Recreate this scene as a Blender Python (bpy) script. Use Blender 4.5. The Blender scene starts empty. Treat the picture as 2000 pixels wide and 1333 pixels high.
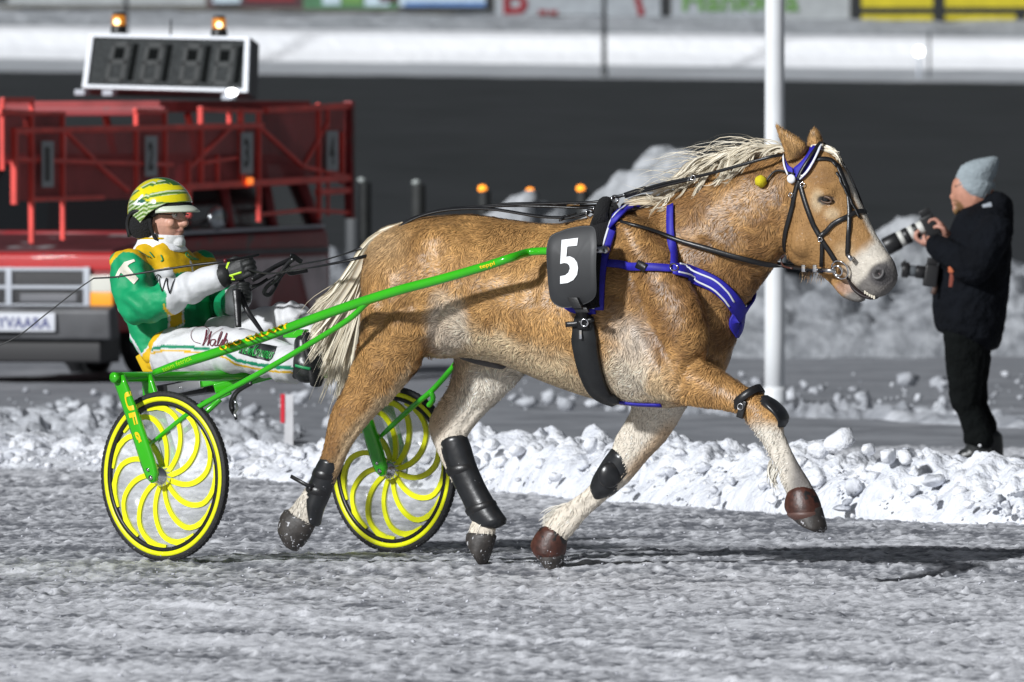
import bpy, bmesh, math, random
import numpy as np
from mathutils import Vector, Matrix
from mathutils.bvhtree import BVHTree

# ------------------------------------------------------------------ camera, sky, light, exposure
SC = bpy.context.scene
COL = SC.collection
CAM_H, FOC, PITCH = 1.55, 22222.0, math.atan(310.5 / 22222.0)
cam = bpy.data.cameras.new('camera')
cam.sensor_width = 36.0
cam.lens = 400.0
cam.clip_start = 0.5
cam.clip_end = 3000
cam.dof.use_dof = True
cam.dof.focus_distance = 45.8
cam.dof.aperture_fstop = 9.5
cam_ob = bpy.data.objects.new('camera', cam)
cam_ob.location = (0, 0, CAM_H)
cam_ob.rotation_euler = (math.pi / 2 - PITCH, 0, 0)
COL.objects.link(cam_ob)
SC.camera = cam_ob

SUN_EL = math.radians(27)
SUN_DIR = Vector((-0.66 * math.cos(SUN_EL), -0.75 * math.cos(SUN_EL), math.sin(SUN_EL))).normalized()   # towards the floodlight
world = bpy.data.worlds.new('World')
SC.world = world
world.use_nodes = True
wn = world.node_tree
bg = wn.nodes['Background']
sky = wn.nodes.new('ShaderNodeTexSky')
sky.sky_type = 'NISHITA'
sky.sun_disc = False
sky.sun_elevation = SUN_EL
sky.sun_rotation = math.atan2(SUN_DIR.x, SUN_DIR.y)
hsv = wn.nodes.new('ShaderNodeHueSaturation')
hsv.inputs['Saturation'].default_value = 0.35
wn.links.new(sky.outputs[0], hsv.inputs['Color'])
wn.links.new(hsv.outputs[0], bg.inputs['Color'])
bg.inputs['Strength'].default_value = 0.031
sun = bpy.data.lights.new('sun', 'SUN')
sun.energy = 4.3
sun.angle = math.radians(4.0)
sun.color = (0.97, 0.985, 1.0)
sun_ob = bpy.data.objects.new('sun', sun)
sun_ob.rotation_euler = (-SUN_DIR).to_track_quat('-Z', 'Y').to_euler()
sun_ob.location = (-40, -20, 40)
COL.objects.link(sun_ob)
SC.view_settings.view_transform = 'Standard'
SC.view_settings.look = 'None'
SC.view_settings.exposure = 0
SC.view_settings.gamma = 1
SC.view_settings.use_curve_mapping = False
SC.cycles.max_bounces = 6
SC.cycles.transparent_max_bounces = 12

# ------------------------------------------------------------------ geometry helpers
RNG = np.random.default_rng(7)
CP = np.array([0, 0, CAM_H])
C_UP = np.array([0, math.sin(PITCH), math.cos(PITCH)])
C_FW = np.array([0, math.cos(PITCH), -math.sin(PITCH)])

def ray(u, v):
    return np.array([(u - 1000) / FOC, 0, 0]) - C_UP * ((v - 666.5) / FOC) + C_FW

def at(u, v, Y):
    d = ray(u, v)
    return CP + d * (Y / d[1])

def gp(u, v, z=0.0):
    d = ray(u, v)
    return CP + d * ((z - CAM_H) / d[2])

def pix(P):
    """photo pixel of world points (n,3)"""
    P = np.asarray(P) - CP
    w = P @ C_FW
    return 1000 + FOC * P[:, 0] / w, 666.5 - FOC * (P @ C_UP) / w

class Frame:
    """a thing that heads along F; R is its own right hand side"""
    def __init__(s, x, y, yaw):
        a = math.radians(yaw)
        s.a = a
        s.O = np.array([x, y, 0.0])
        s.F = np.array([math.cos(a), -math.sin(a), 0.0])
        s.R = np.array([-math.sin(a), -math.cos(a), 0.0])
        s.Z = np.array([0, 0, 1.0])
    def p(s, u, v, lat=0.0):
        d = ray(u, v)
        t = ((s.O - CP) @ s.R + lat) / (d @ s.R)
        return CP + d * t
    def w(s, f, l, z):
        return s.O + s.F * f + s.R * l + s.Z * z

HF = Frame(0.41, 45.55, 30)      # the horse
SF = Frame(-0.95, 46.84, 41)     # the sulky and its driver

def nrm(v):
    v = np.asarray(v, float)
    return v / (np.linalg.norm(v) + 1e-12)

LOC = {}
def new_obj(name, data, parent=None, loc=(0, 0, 0)):
    o = bpy.data.objects.new(name, data)
    COL.objects.link(o)
    loc = np.array(loc, float)
    if parent is not None:
        o.parent = parent
        o.location = Vector(loc - LOC[parent.name])
    else:
        o.location = Vector(loc)
    LOC[o.name] = loc
    return o

def tag(o, label, cat, group=None, kind=None):
    if label: o['label'] = label
    if cat: o['category'] = cat
    if group: o['group'] = group
    if kind: o['kind'] = kind
    return o

def thing(name, label, cat, loc, group=None):
    o = new_obj(name, None, None, loc)
    o.empty_display_size = 0.1
    return tag(o, label, cat, group)

def mesh(name, verts, faces, mat, parent=None, smooth=True, cols=None, base=None):
    """one mesh object; verts in world metres"""
    verts = np.asarray(verts, float).reshape(-1, 3)
    base = np.array(LOC[parent.name] if parent is not None else (base if base is not None else verts.mean(0)), float)
    me = bpy.data.meshes.new(name)
    if isinstance(faces, np.ndarray):
        n, k = faces.shape
        vv = (verts - base).astype(np.float32)
        me.vertices.add(len(vv)); me.vertices.foreach_set('co', vv.ravel())
        me.loops.add(n * k); me.loops.foreach_set('vertex_index', faces.astype(np.int32).ravel())
        me.polygons.add(n)
        me.polygons.foreach_set('loop_start', np.arange(0, n * k, k, dtype=np.int32))
        me.polygons.foreach_set('loop_total', np.full(n, k, dtype=np.int32))
        me.update(calc_edges=True)
        me.validate()
    else:
        me.from_pydata([tuple(x) for x in verts - base], [], [tuple(f) for f in faces])
    if smooth:
        me.polygons.foreach_set('use_smooth', np.ones(len(me.polygons), bool))
    if cols is not None:
        ca = me.color_attributes.new('col', 'FLOAT_COLOR', 'POINT')
        c4 = np.ones((len(verts), 4), np.float32); c4[:, :3] = cols
        ca.data.foreach_set('color', c4.ravel())
    if mat is not None:
        me.materials.append(mat)
    return new_obj(name, me, parent, base)

class Geo:
    """collects shapes that become ONE mesh object"""
    def __init__(s): s.v = []; s.f = []; s.n = 0
    def add(s, v, f):
        v = np.asarray(v, float).reshape(-1, 3)
        s.f += [tuple(int(i) + s.n for i in q) for q in f]
        s.v.append(v); s.n += len(v)
        return s
    def V(s): return np.concatenate(s.v)
    def build(s, name, mat, parent=None, smooth=True, cols=None, base=None):
        return mesh(name, s.V(), s.f, mat, parent, smooth, cols, base)

def spline(pts, n=40):
    """Catmull-Rom through the points"""
    P = np.asarray(pts, float)
    if len(P) == 2:
        return P[0] + (P[1] - P[0]) * np.linspace(0, 1, n)[:, None]
    Q = np.vstack([2 * P[0] - P[1], P, 2 * P[-1] - P[-2]])
    t = np.linspace(0, len(P) - 1 - 1e-9, n)
    i = t.astype(int); x = (t - i)[:, None]
    a, b, c, d = Q[i], Q[i + 1], Q[i + 2], Q[i + 3]
    return 0.5 * (2 * b + (c - a) * x + (2 * a - 5 * b + 4 * c - d) * x ** 2 + (3 * b - a - 3 * c + d) * x ** 3)

def tube(pts, r, seg=10, cap=True):
    P = np.asarray(pts, float); n = len(P)
    r = np.broadcast_to(np.asarray(r, float), (n,))
    T = np.gradient(P, axis=0); T /= np.linalg.norm(T, axis=1)[:, None] + 1e-12
    u = nrm(np.cross(T[0], [0.3, 0.2, 1.0])); V = []
    for i in range(n):
        u = nrm(u - T[i] * (u @ T[i])); w = np.cross(T[i], u)
        a = np.arange(seg) * 2 * math.pi / seg
        V.append(P[i] + r[i] * (np.cos(a)[:, None] * u + np.sin(a)[:, None] * w))
    F = []
    for i in range(n - 1):
        for k in range(seg):
            k2 = (k + 1) % seg
            F.append((i * seg + k, i * seg + k2, (i + 1) * seg + k2, (i + 1) * seg + k))
    if cap:
        F.append(tuple(range(seg))[::-1]); F.append(tuple((n - 1) * seg + k for k in range(seg)))
    return np.concatenate(V), F

def loft(secs, seg=20, power=2.0, round_ends=True):
    """secs: (centre, avec, bvec) elliptic rings, closed at both ends"""
    S = [(np.array(c, float), np.array(a, float), np.array(b, float)) for c, a, b in secs]
    if round_ends:
        c0, a0, b0 = S[0]; c1 = S[1][0]; d = nrm(c0 - c1)
        k = min(np.linalg.norm(a0), np.linalg.norm(b0))
        S = [(c0 + d * k * .55, a0 * .25, b0 * .25), (c0 + d * k * .4, a0 * .7, b0 * .7)] + S
        c0, a0, b0 = S[-1]; c1 = S[-2][0]; d = nrm(c0 - c1)
        k = min(np.linalg.norm(a0), np.linalg.norm(b0))
        S = S + [(c0 + d * k * .4, a0 * .7, b0 * .7), (c0 + d * k * .55, a0 * .25, b0 * .25)]
    th = np.arange(seg) * 2 * math.pi / seg
    ct, st = np.cos(th), np.sin(th)
    ct = np.sign(ct) * np.abs(ct) ** (2 / power); st = np.sign(st) * np.abs(st) ** (2 / power)
    V = [c + ct[:, None] * a + st[:, None] * b for c, a, b in S]
    F = []
    for i in range(len(S) - 1):
        for k in range(seg):
            k2 = (k + 1) % seg
            F.append((i * seg + k, i * seg + k2, (i + 1) * seg + k2, (i + 1) * seg + k))
    F.append(tuple(range(seg))[::-1]); F.append(tuple((len(S) - 1) * seg + k for k in range(seg)))
    return np.concatenate(V), F

def limb(fr, pairs, seg=20, sub=3):
    """pairs: (u1,v1,u2,v2,lat,half_width): two outline points of the photo and the sideways half width in metres"""
    ks = []
    for u1, v1, u2, v2, lat, b in pairs:
        p, q = fr.p(u1, v1, lat), fr.p(u2, v2, lat)
        c = (p + q) / 2; a = (p - q) / 2
        h = a @ fr.F
        ca, sa = abs(math.cos(fr.a)), math.sin(fr.a)
        hp = abs(h) * ca
        h2 = math.copysign(math.sqrt(max(hp ** 2 - (b * sa) ** 2 * min(1, (hp / (np.linalg.norm(a) + 1e-9))), (0.6 * hp) ** 2)) / ca, h)
        a = a + fr.F * (h2 - h)
        ks.append(np.concatenate([c, a, [b]]))
    K = spline(np.array(ks), (len(ks) - 1) * sub + 1)
    return loft([(k[:3], k[3:6], fr.R * k[6]) for k in K], seg)

def box(c, ex, ey, ez):
    c = np.asarray(c, float); ex, ey, ez = (np.asarray(e, float) for e in (ex, ey, ez))
    V = [c + sx * ex + sy * ey + sz * ez for sx in (-1, 1) for sy in (-1, 1) for sz in (-1, 1)]
    F = [(0, 1, 3, 2), (4, 6, 7, 5), (0, 4, 5, 1), (2, 3, 7, 6), (0, 2, 6, 4), (1, 5, 7, 3)]
    return np.array(V), F

def bbox_bevel(c, ex, ey, ez, r=0.12):
    """a box with chamfered edges; r relative to the shortest half side"""
    c = np.asarray(c, float); E = [np.asarray(e, float) for e in (ex, ey, ez)]
    L = [np.linalg.norm(e) for e in E]; k = r * min(L)
    bm = bmesh.new()
    bmesh.ops.create_cube(bm, size=2.0)
    M = np.array([E[0] / L[0], E[1] / L[1], E[2] / L[2]])
    for v in bm.verts:
        v.co = Vector((v.co.x * L[0], v.co.y * L[1], v.co.z * L[2]))
    bmesh.ops.bevel(bm, geom=list(bm.edges), offset=k, segments=2, affect='EDGES', profile=0.7)
    bm.verts.index_update()
    V = np.array([v.co[:] for v in bm.verts]) @ M + c
    F = [tuple(v.index for v in f.verts) for f in bm.faces]
    bm.free()
    return V, F

def ball(c, r, n=2, sx=1, sy=1, sz=1, axes=None):
    bm = bmesh.new()
    bmesh.ops.create_icosphere(bm, subdivisions=n, radius=1.0)
    V = np.array([v.co[:] for v in bm.verts]) * np.array([sx, sy, sz]) * r
    if axes is not None: V = V @ np.array(axes)
    F = [tuple(v.index for v in f.verts) for f in bm.faces]
    bm.free()
    return V + np.asarray(c, float), F

def strap(pts, nrms, w, t=0.004, off=0.0):
    """flat band through pts, facing along nrms"""
    P = np.asarray(pts, float); N = np.asarray(nrms, float); n = len(P)
    w = np.broadcast_to(np.asarray(w, float), (n,))
    T = np.gradient(P, axis=0)
    V = []
    for i in range(n):
        tt = nrm(T[i]); nn = nrm(N[i] - tt * (N[i] @ tt)); s = np.cross(tt, nn)
        c = P[i] + nn * off
        V += [c - s * w[i] / 2, c - s * w[i] / 2 * .9 + nn * t, c + s * w[i] / 2 * .9 + nn * t, c + s * w[i] / 2]
    F = []
    for i in range(n - 1):
        for k in range(4):
            k2 = (k + 1) % 4
            F.append((i * 4 + k, i * 4 + k2, i * 4 + 4 + k2, i * 4 + 4 + k))
    F += [(3, 2, 1, 0), tuple((n - 1) * 4 + k for k in range(4))]
    return np.array(V), F

def lathe(c, axis, prof, seg=32, up=(0, 0, 1)):
    """prof: (radius, offset along axis) ring profile, closed loop not assumed"""
    axis = nrm(axis); u = nrm(np.cross(axis, up)) if abs(axis @ np.array(up)) < .99 else nrm(np.cross(axis, (1, 0, 0)))
    w = np.cross(axis, u); V = []; m = len(prof)
    for k in range(seg):
        a = 2 * math.pi * k / seg
        d = math.cos(a) * u + math.sin(a) * w
        V += [np.asarray(c) + d * r + axis * o for r, o in prof]
    F = []
    for k in range(seg):
        k2 = (k + 1) % seg
        for i in range(m - 1):
            F.append((k * m + i, k * m + i + 1, k2 * m + i + 1, k2 * m + i))
    return np.array(V), F

def ring(c, axis, prof, seg=48):
    """as lathe, with a closed profile (a torus of any section)"""
    V, F = lathe(c, axis, list(prof) + [prof[0]], seg)
    return V, F

def vol(shapes, voxel, iters=4, lam=0.5):
    """melt closed shapes into ONE continuous surface and relax it: verts, quads"""
    g = Geo()
    for v, f in shapes: g.add(v, f)
    me = bpy.data.meshes.new('tmp')
    me.from_pydata([tuple(x) for x in g.V()], [], g.f)
    bm = bmesh.new(); bm.from_mesh(me); bmesh.ops.recalc_face_normals(bm, faces=bm.faces); bm.to_mesh(me); bm.free()
    o = bpy.data.objects.new('tmp', me); COL.objects.link(o)
    md = o.modifiers.new('r', 'REMESH'); md.mode = 'VOXEL'; md.voxel_size = voxel; md.adaptivity = 0
    dg = bpy.context.evaluated_depsgraph_get()
    e = o.evaluated_get(dg); m2 = e.to_mesh()
    n = len(m2.vertices); V = np.empty(n * 3, np.float32); m2.vertices.foreach_get('co', V); V = V.reshape(-1, 3).astype(float)
    F = np.empty(len(m2.loops), np.int32); m2.loops.foreach_get('vertex_index', F); F = F.reshape(-1, 4)
    E = np.empty(len(m2.edges) * 2, np.int32); m2.edges.foreach_get('vertices', E); E = E.reshape(-1, 2)
    e.to_mesh_clear()
    bpy.data.objects.remove(o); bpy.data.meshes.remove(me)
    return relax(V, E, iters, lam), F, E

def relax(V, E, iters, lam=0.5, wgt=None):
    n = len(V)
    deg = np.bincount(E.ravel(), minlength=n)[:, None].astype(float)
    for it in range(iters):
        for l in (lam, -lam * 0.92):
            S = np.zeros_like(V)
            for k in range(3):
                S[:, k] = np.bincount(E[:, 0], V[E[:, 1], k], n) + np.bincount(E[:, 1], V[E[:, 0], k], n)
            D = (S / deg - V) * l
            V = V + (D if wgt is None else D * wgt[:, None])
    return V

def blur(V, E, iters, wgt=None):
    n = len(V)
    deg = np.bincount(E.ravel(), minlength=n)[:, None].astype(float)
    for it in range(iters):
        S = np.zeros_like(V)
        for k in range(3):
            S[:, k] = np.bincount(E[:, 0], V[E[:, 1], k], n) + np.bincount(E[:, 1], V[E[:, 0], k], n)
        D = (S / deg - V) * 0.5
        V = V + (D if wgt is None else D * wgt[:, None])
    return V

def vnormals(V, F):
    n = np.cross(V[F[:, 2]] - V[F[:, 0]], V[F[:, 3]] - V[F[:, 1]])
    N = np.zeros_like(V)
    for k in range(4):
        for a in range(3):
            N[:, a] += np.bincount(F[:, k], n[:, a], len(V))
    return N / (np.linalg.norm(N, axis=1)[:, None] + 1e-12)

def _h(ix, iy, iz):
    h = (ix * 374761393 + iy * 668265263 + iz * 2147483647 + 144665) & 0xffffffff
    h = ((h ^ (h >> 13)) * 1274126177) & 0xffffffff
    return ((h ^ (h >> 16)) & 0xffff) / 65535.0

def noise(P):
    """smooth value noise, 0..1"""
    P = np.asarray(P, float)
    i = np.floor(P).astype(np.int64); f = P - i; f = f * f * (3 - 2 * f)
    r = 0
    for dx in (0, 1):
        for dy in (0, 1):
            for dz in (0, 1):
                w = (f[:, 0] if dx else 1 - f[:, 0]) * (f[:, 1] if dy else 1 - f[:, 1]) * (f[:, 2] if dz else 1 - f[:, 2])
                r = r + w * _h(i[:, 0] + dx, i[:, 1] + dy, i[:, 2] + dz)
    return r

def fbm(P, o=4):
    P = np.asarray(P, float); r = 0; a = 0.5; s = 0
    for k in range(o):
        r = r + a * noise(P * 2 ** k + 17.3 * k); s += a; a *= 0.5
    return r / s

def in_poly(u, v, poly):
    p = np.asarray(poly, float); r = np.zeros(len(u), bool); j = len(p) - 1
    for i in range(len(p)):
        c = (p[i, 1] > v) != (p[j, 1] > v)
        x = (p[j, 0] - p[i, 0]) * (v - p[i, 1]) / (p[j, 1] - p[i, 1] + 1e-12) + p[i, 0]
        r ^= c & (u < x); j = i
    return r

def seg_dist(u, v, pts):
    d = np.full(len(u), 1e9)
    for (a, b), (c, e) in zip(pts[:-1], pts[1:]):
        L = (c - a) ** 2 + (e - b) ** 2 + 1e-9
        t = np.clip(((u - a) * (c - a) + (v - b) * (e - b)) / L, 0, 1)
        d = np.minimum(d, np.hypot(u - a - t * (c - a), v - b - t * (e - b)))
    return d

def sstep(a, b, x):
    t = np.clip((x - a) / (b - a), 0, 1)
    return t * t * (3 - 2 * t)

class Skin:
    """a surface things can be laid on: photo pixel -> point and normal on it"""
    def __init__(s, V, F):
        s.b = BVHTree.FromPolygons([tuple(x) for x in V], [tuple(int(i) for i in f) for f in F])
    def hit(s, u, v):
        d = nrm(ray(u, v))
        p, n, i, t = s.b.ray_cast(Vector(CP), Vector(d))
        if p is None: return None
        n = np.array(n)
        if n @ d > 0: n = -n
        return np.array(p), n
    def near(s, P):
        p, n, i, t = s.b.find_nearest(Vector(P))
        n = np.array(n); p = np.array(p)
        return p, n
    def path(s, uv, n=24, off=0.0, lift=None):
        """points laid on the surface along a photo path; points that miss snap to the nearest surface"""
        Q = spline(np.array(uv, float), n); P = []; N = []
        for u, v in Q:
            h = s.hit(u, v)
            if h is None:
                P.append(None); N.append(None)
            else:
                P.append(h[0] + h[1] * off); N.append(h[1])
        ok = [i for i in range(n) if P[i] is not None]
        for i in range(n):
            if P[i] is None:
                j = min(ok, key=lambda k: abs(k - i)) if ok else None
                q = at(Q[i][0], Q[i][1], P[j][1]) if ok else HF.p(Q[i][0], Q[i][1], .1); p, nn = s.near(q)
                P[i] = p + nn * off; N[i] = N[j] if ok else nn
        N = np.array(N)
        for _ in range(2):
            N[1:-1] = (N[:-2] + N[1:-1] * 2 + N[2:]) / 4
        return np.array(P), N

# ------------------------------------------------------------------ text
def text_geo(txt, shear=0.0, bold=0.0, res=3):
    c = bpy.data.curves.new('t', 'FONT'); c.body = txt; c.size = 1.0; c.shear = shear; c.offset = bold
    c.resolution_u = res; c.fill_mode = 'FRONT' if c.dimensions == '2D' else 'BOTH'
    o = bpy.data.objects.new('t', c); COL.objects.link(o)
    me = bpy.data.meshes.new_from_object(o.evaluated_get(bpy.context.evaluated_depsgraph_get()))
    bm = bmesh.new(); bm.from_mesh(me)
    bmesh.ops.triangulate(bm, faces=bm.faces)
    bmesh.ops.subdivide_edges(bm, edges=[e for e in bm.edges if e.calc_length() > 0.25], cuts=1, use_grid_fill=False)
    bmesh.ops.triangulate(bm, faces=bm.faces)
    bm.verts.index_update()
    V = np.array([v.co[:2] for v in bm.verts]); F = [tuple(v.index for v in f.verts) for f in bm.faces]
    bm.free(); bpy.data.objects.remove(o); bpy.data.curves.remove(c); bpy.data.meshes.remove(me)
    V -= V.min(0)
    return V, F, V.max(0)

def text_quad(txt, P0, P1, P3, **k):
    """text filling the parallelogram P0 (bottom left), P1 (bottom right), P3 (top left)"""
    V, F, mx = text_geo(txt, **k)
    P0, P1, P3 = (np.asarray(p, float) for p in (P0, P1, P3))
    return P0 + (V[:, :1] / mx[0]) * (P1 - P0) + (V[:, 1:] / mx[1]) * (P3 - P0), F

def text_skin(txt, skin, q0, q1, q3, off=0.003, depth=None, **k):
    """text laid on a surface; corners in photo pixels"""
    V, F, mx = text_geo(txt, **k)
    q0, q1, q3 = (np.asarray(q, float) for q in (q0, q1, q3))
    UV = q0 + (V[:, :1] / mx[0]) * (q1 - q0) + (V[:, 1:] / mx[1]) * (q3 - q0)
    hs = [skin.hit(u, v) for u, v in UV]
    good = [h for h in hs if h is not None]
    if not good: return np.zeros((3, 3)), [(0, 1, 2)]
    out = []
    for (u, v), h in zip(UV, hs):
        out.append(h[0] + h[1] * off if h is not None else at(u, v, good[0][0][1]))
    return np.array(out), F
# ------------------------------------------------------------------ materials
MATS = {}
def mat(name, col=(.5, .5, .5), rough=.5, metal=0.0, spec=.5, bump=None, vary=0.0, vscale=20, attr=False, emit=None, coat=0.0,
        alpha=None, dirt=None, sheen=0.0, trans=0.0):
    """bump=(scale, strength, distance); vary = brightness variation by noise; dirt=(colour, scale, threshold) speckles"""
    m = bpy.data.materials.new(name); m.use_nodes = True
    nt = m.node_tree; N = nt.nodes; L = nt.links
    b = N['Principled BSDF']
    b.inputs['Roughness'].default_value = rough
    b.inputs['Metallic'].default_value = metal
    b.inputs['Specular IOR Level'].default_value = spec
    b.inputs['Coat Weight'].default_value = coat
    b.inputs['Sheen Weight'].default_value = sheen
    b.inputs['Transmission Weight'].default_value = trans
    b.inputs['Base Color'].default_value = (*col, 1)
    src = None
    tc = N.new('ShaderNodeTexCoord')
    if attr:
        a = N.new('ShaderNodeAttribute'); a.attribute_name = 'col'; src = a.outputs['Color']
    if vary:
        n = N.new('ShaderNodeTexNoise'); n.inputs['Scale'].default_value = vscale; n.inputs['Detail'].default_value = 6
        L.new(tc.outputs['Object'], n.inputs['Vector'])
        mr = N.new('ShaderNodeMapRange'); mr.inputs[1].default_value = .3; mr.inputs[2].default_value = .7
        mr.inputs[3].default_value = 1 - vary; mr.inputs[4].default_value = 1 + vary
        L.new(n.outputs[0], mr.inputs[0])
        mx = N.new('ShaderNodeMix'); mx.data_type = 'RGBA'; mx.blend_type = 'MULTIPLY'; mx.inputs[0].default_value = 1
        if src is None: mx.inputs[6].default_value = (*col, 1)
        else: L.new(src, mx.inputs[6])
        L.new(mr.outputs[0], mx.inputs[7]); src = mx.outputs[2]
    if dirt:
        n = N.new('ShaderNodeTexNoise'); n.inputs['Scale'].default_value = dirt[1]; n.inputs['Detail'].default_value = 4
        L.new(tc.outputs['Object'], n.inputs['Vector'])
        mr = N.new('ShaderNodeMapRange'); mr.inputs[1].default_value = dirt[2]; mr.inputs[2].default_value = dirt[2] + .06
        L.new(n.outputs[0], mr.inputs[0])
        mx = N.new('ShaderNodeMix'); mx.data_type = 'RGBA'
        L.new(mr.outputs[0], mx.inputs[0])
        if src is None: mx.inputs[6].default_value = (*col, 1)
        else: L.new(src, mx.inputs[6])
        mx.inputs[7].default_value = (*dirt[0], 1); src = mx.outputs[2]
    if src is not None: L.new(src, b.inputs['Base Color'])
    if bump:
        n = N.new('ShaderNodeTexNoise'); n.inputs['Scale'].default_value = bump[0]; n.inputs['Detail'].default_value = 5
        L.new(tc.outputs['Object'], n.inputs['Vector'])
        bp = N.new('ShaderNodeBump'); bp.inputs['Strength'].default_value = bump[1]; bp.inputs['Distance'].default_value = bump[2]
        L.new(n.outputs[0], bp.inputs['Height']); L.new(bp.outputs[0], b.inputs['Normal'])
    if emit:
        b.inputs['Emission Color'].default_value = (*emit[0], 1); b.inputs['Emission Strength'].default_value = emit[1]
    if alpha is not None: b.inputs['Alpha'].default_value = alpha
    MATS[name] = m
    return m

M_hide = mat('horse_hide', attr=True, rough=.7, spec=.25, bump=(90, .5, .01), vary=.12, vscale=30)
M_fur = mat('winter_coat', attr=True, rough=.42, spec=.4)
M_mane = mat('flaxen_hair', attr=True, rough=.45, spec=.4)
M_hoof = mat('hoof_horn', (.035, .03, .027), .55, vary=.4, vscale=40, bump=(60, .4, .004), dirt=((.45, .45, .47), 55, .62))
M_leather = mat('black_leather', (.012, .012, .013), .35, bump=(180, .3, .002))
M_neoprene = mat('black_neoprene', (.014, .015, .016), .42, bump=(250, .3, .002), vary=.3, vscale=12)
M_boot = mat('moulded_boot', (.015, .016, .018), .3, bump=(35, .25, .004), vary=.3, vscale=25, dirt=((.3, .3, .31), 60, .7))
M_brown = mat('brown_leather', (.060, .020, .013), .42, bump=(90, .4, .003), vary=.5, vscale=30, dirt=((.012, .01, .01), 24, .56))
M_blue = mat('blue_webbing', (.018, .014, .34), .6, bump=(400, .4, .001), vary=.2, vscale=30)
M_trim = mat('silver_trim', (.75, .77, .82), .35)
M_fleece = mat('black_fleece', (.008, .008, .009), .95, bump=(160, 1, .01))
M_chrome = mat('chrome', (.8, .8, .82), .12, metal=1)
M_steel = mat('steel', (.55, .56, .58), .3, metal=1)
M_plate = mat('plate_rubber', (.021, .022, .024), .5, vary=.25, vscale=6)
M_white = mat('white_print', (.85, .86, .88), .5)
M_green = mat('green_paint', (.035, .42, .008), .16, coat=.6, vary=.05, vscale=8)
M_yelprint = mat('yellow_print', (.8, .55, .005), .4)
M_yellow = mat('yellow_rim', (.80, .83, .008), .4, vary=.08, vscale=15, dirt=((.5, .5, .3), 45, .72))
M_rubber = mat('tyre_rubber', (.014, .014, .015), .65, bump=(120, .5, .004), vary=.3, vscale=20)
M_seat = mat('yellow_seat', (.62, .40, .006), .45, bump=(200, .2, .002))
M_film = mat('disc_film', (.9, .92, .95), .15, alpha=.24)
M_cloth = mat('race_silks', attr=True, rough=.55, spec=.35, bump=(16, .45, .012), vary=.05, vscale=26)
M_helmet = mat('helmet_shell', attr=True, rough=.14, coat=.7)
M_skin = mat('face_skin', attr=True, rough=.5, bump=(220, .15, .002), vary=.08, vscale=60)
M_glove = mat('black_glove', (.013, .014, .014), .55, bump=(120, .5, .003))
M_lime = mat('lime_print', (.5, .8, .02), .5)
M_boots = mat('black_boot_rubber', (.016, .018, .018), .35, bump=(60, .3, .003), vary=.3, vscale=20)
M_dkgreen = mat('green_print', (.012, .25, .08), .5)
M_wine = mat('wine_print', (.13, .008, .025), .6)
M_eye = mat('dark_eye', (.008, .006, .005), .05, spec=.8)
M_eyewhite = mat('eye_white', (.6, .58, .55), .2)
M_glass = mat('clear_lens', (1, 1, 1), .03, alpha=.16, spec=.9)
M_black = mat('black_plastic', (.012, .012, .013), .4)
M_jacket = mat('dark_parka', (.004, .005, .0075), .9, spec=.12, bump=(14, .9, .05), vary=.35, vscale=6)
M_pants = mat('black_trousers', (.003, .004, .004), .9, spec=.12, bump=(12, .9, .05), vary=.3, vscale=8)
M_wool = mat('grey_wool', (.27, .315, .34), .9, bump=(60, .8, .01), vary=.1, vscale=30)
M_lens = mat('pale_lens_barrel', (.55, .55, .52), .5)
M_orange = mat('orange_badge', (.5, .13, .05), .6)
M_pole = mat('white_pole_paint', (.72, .74, .76), .5, vary=.06, vscale=3, dirt=((.45, .46, .48), 5, .68))
M_dkpole = mat('dark_pole', (.06, .065, .07), .6)
M_post = mat('dark_post', (.012, .014, .014), .7, vary=.4, vscale=8)
M_posttop = mat('pale_post_top', (.35, .38, .37), .6)
M_amber = mat('amber_lamp', (.9, .3, .02), .4, emit=((1.0, .30, .02), 2.2))
M_amberdim = mat('amber_glass', (.45, .16, .015), .12, emit=((1, .35, .03), .35))
M_lamp = mat('white_lamp', (1, 1, 1), .3, emit=((1, 1, .98), 6))
M_redpaint = mat('red_car_paint', (.42, .016, .018), .45, coat=.2, vary=.15, vscale=2)
M_maroon = mat('maroon_car_paint', (.24, .020, .024), .5, vary=.2, vscale=3, dirt=((.10, .05, .05), 3, .6))
M_hood = mat('slushy_maroon_paint', (.085, .02, .024), .5, vary=.25, vscale=3, dirt=((.30, .29, .30), 2.6, .60))
M_redgate = mat('red_gate_tube', (.74, .062, .048), .5, vary=.2, vscale=4)
M_redmesh = mat('red_gate_mesh', (.27, .045, .046), .8, vary=.25, vscale=3)
M_window = mat('dark_car_glass', (.008, .009, .010), .12)
M_bumper = mat('grey_bumper', (.07, .072, .078), .5, vary=.4, vscale=3)
M_grille = mat('black_grille', (.012, .012, .014), .5)
M_headlight = mat('headlight_glass', (.62, .62, .56), .2)
M_board = mat('clock_face', (.045, .049, .050), .95, spec=.05, vary=.25, vscale=30)
M_digit = mat('unlit_digit', (.075, .079, .079), .9, spec=.1, vary=.2, vscale=60)
M_digitdark = mat('digit_hole', (.006, .007, .007), .95, spec=.05)
M_alu = mat('pale_frame', (.42, .45, .50), .4)
M_side = mat('pale_sheen_and_grime', (.55, .46, .47), .5, vary=.45, vscale=2.5, dirt=((.08, .02, .025), 1.6, .55))
M_stakered = mat('red_stake', (.65, .02, .04), .6)
M_stakewhite = mat('white_stake', (.6, .6, .62), .6, vary=.15, vscale=8)
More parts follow.
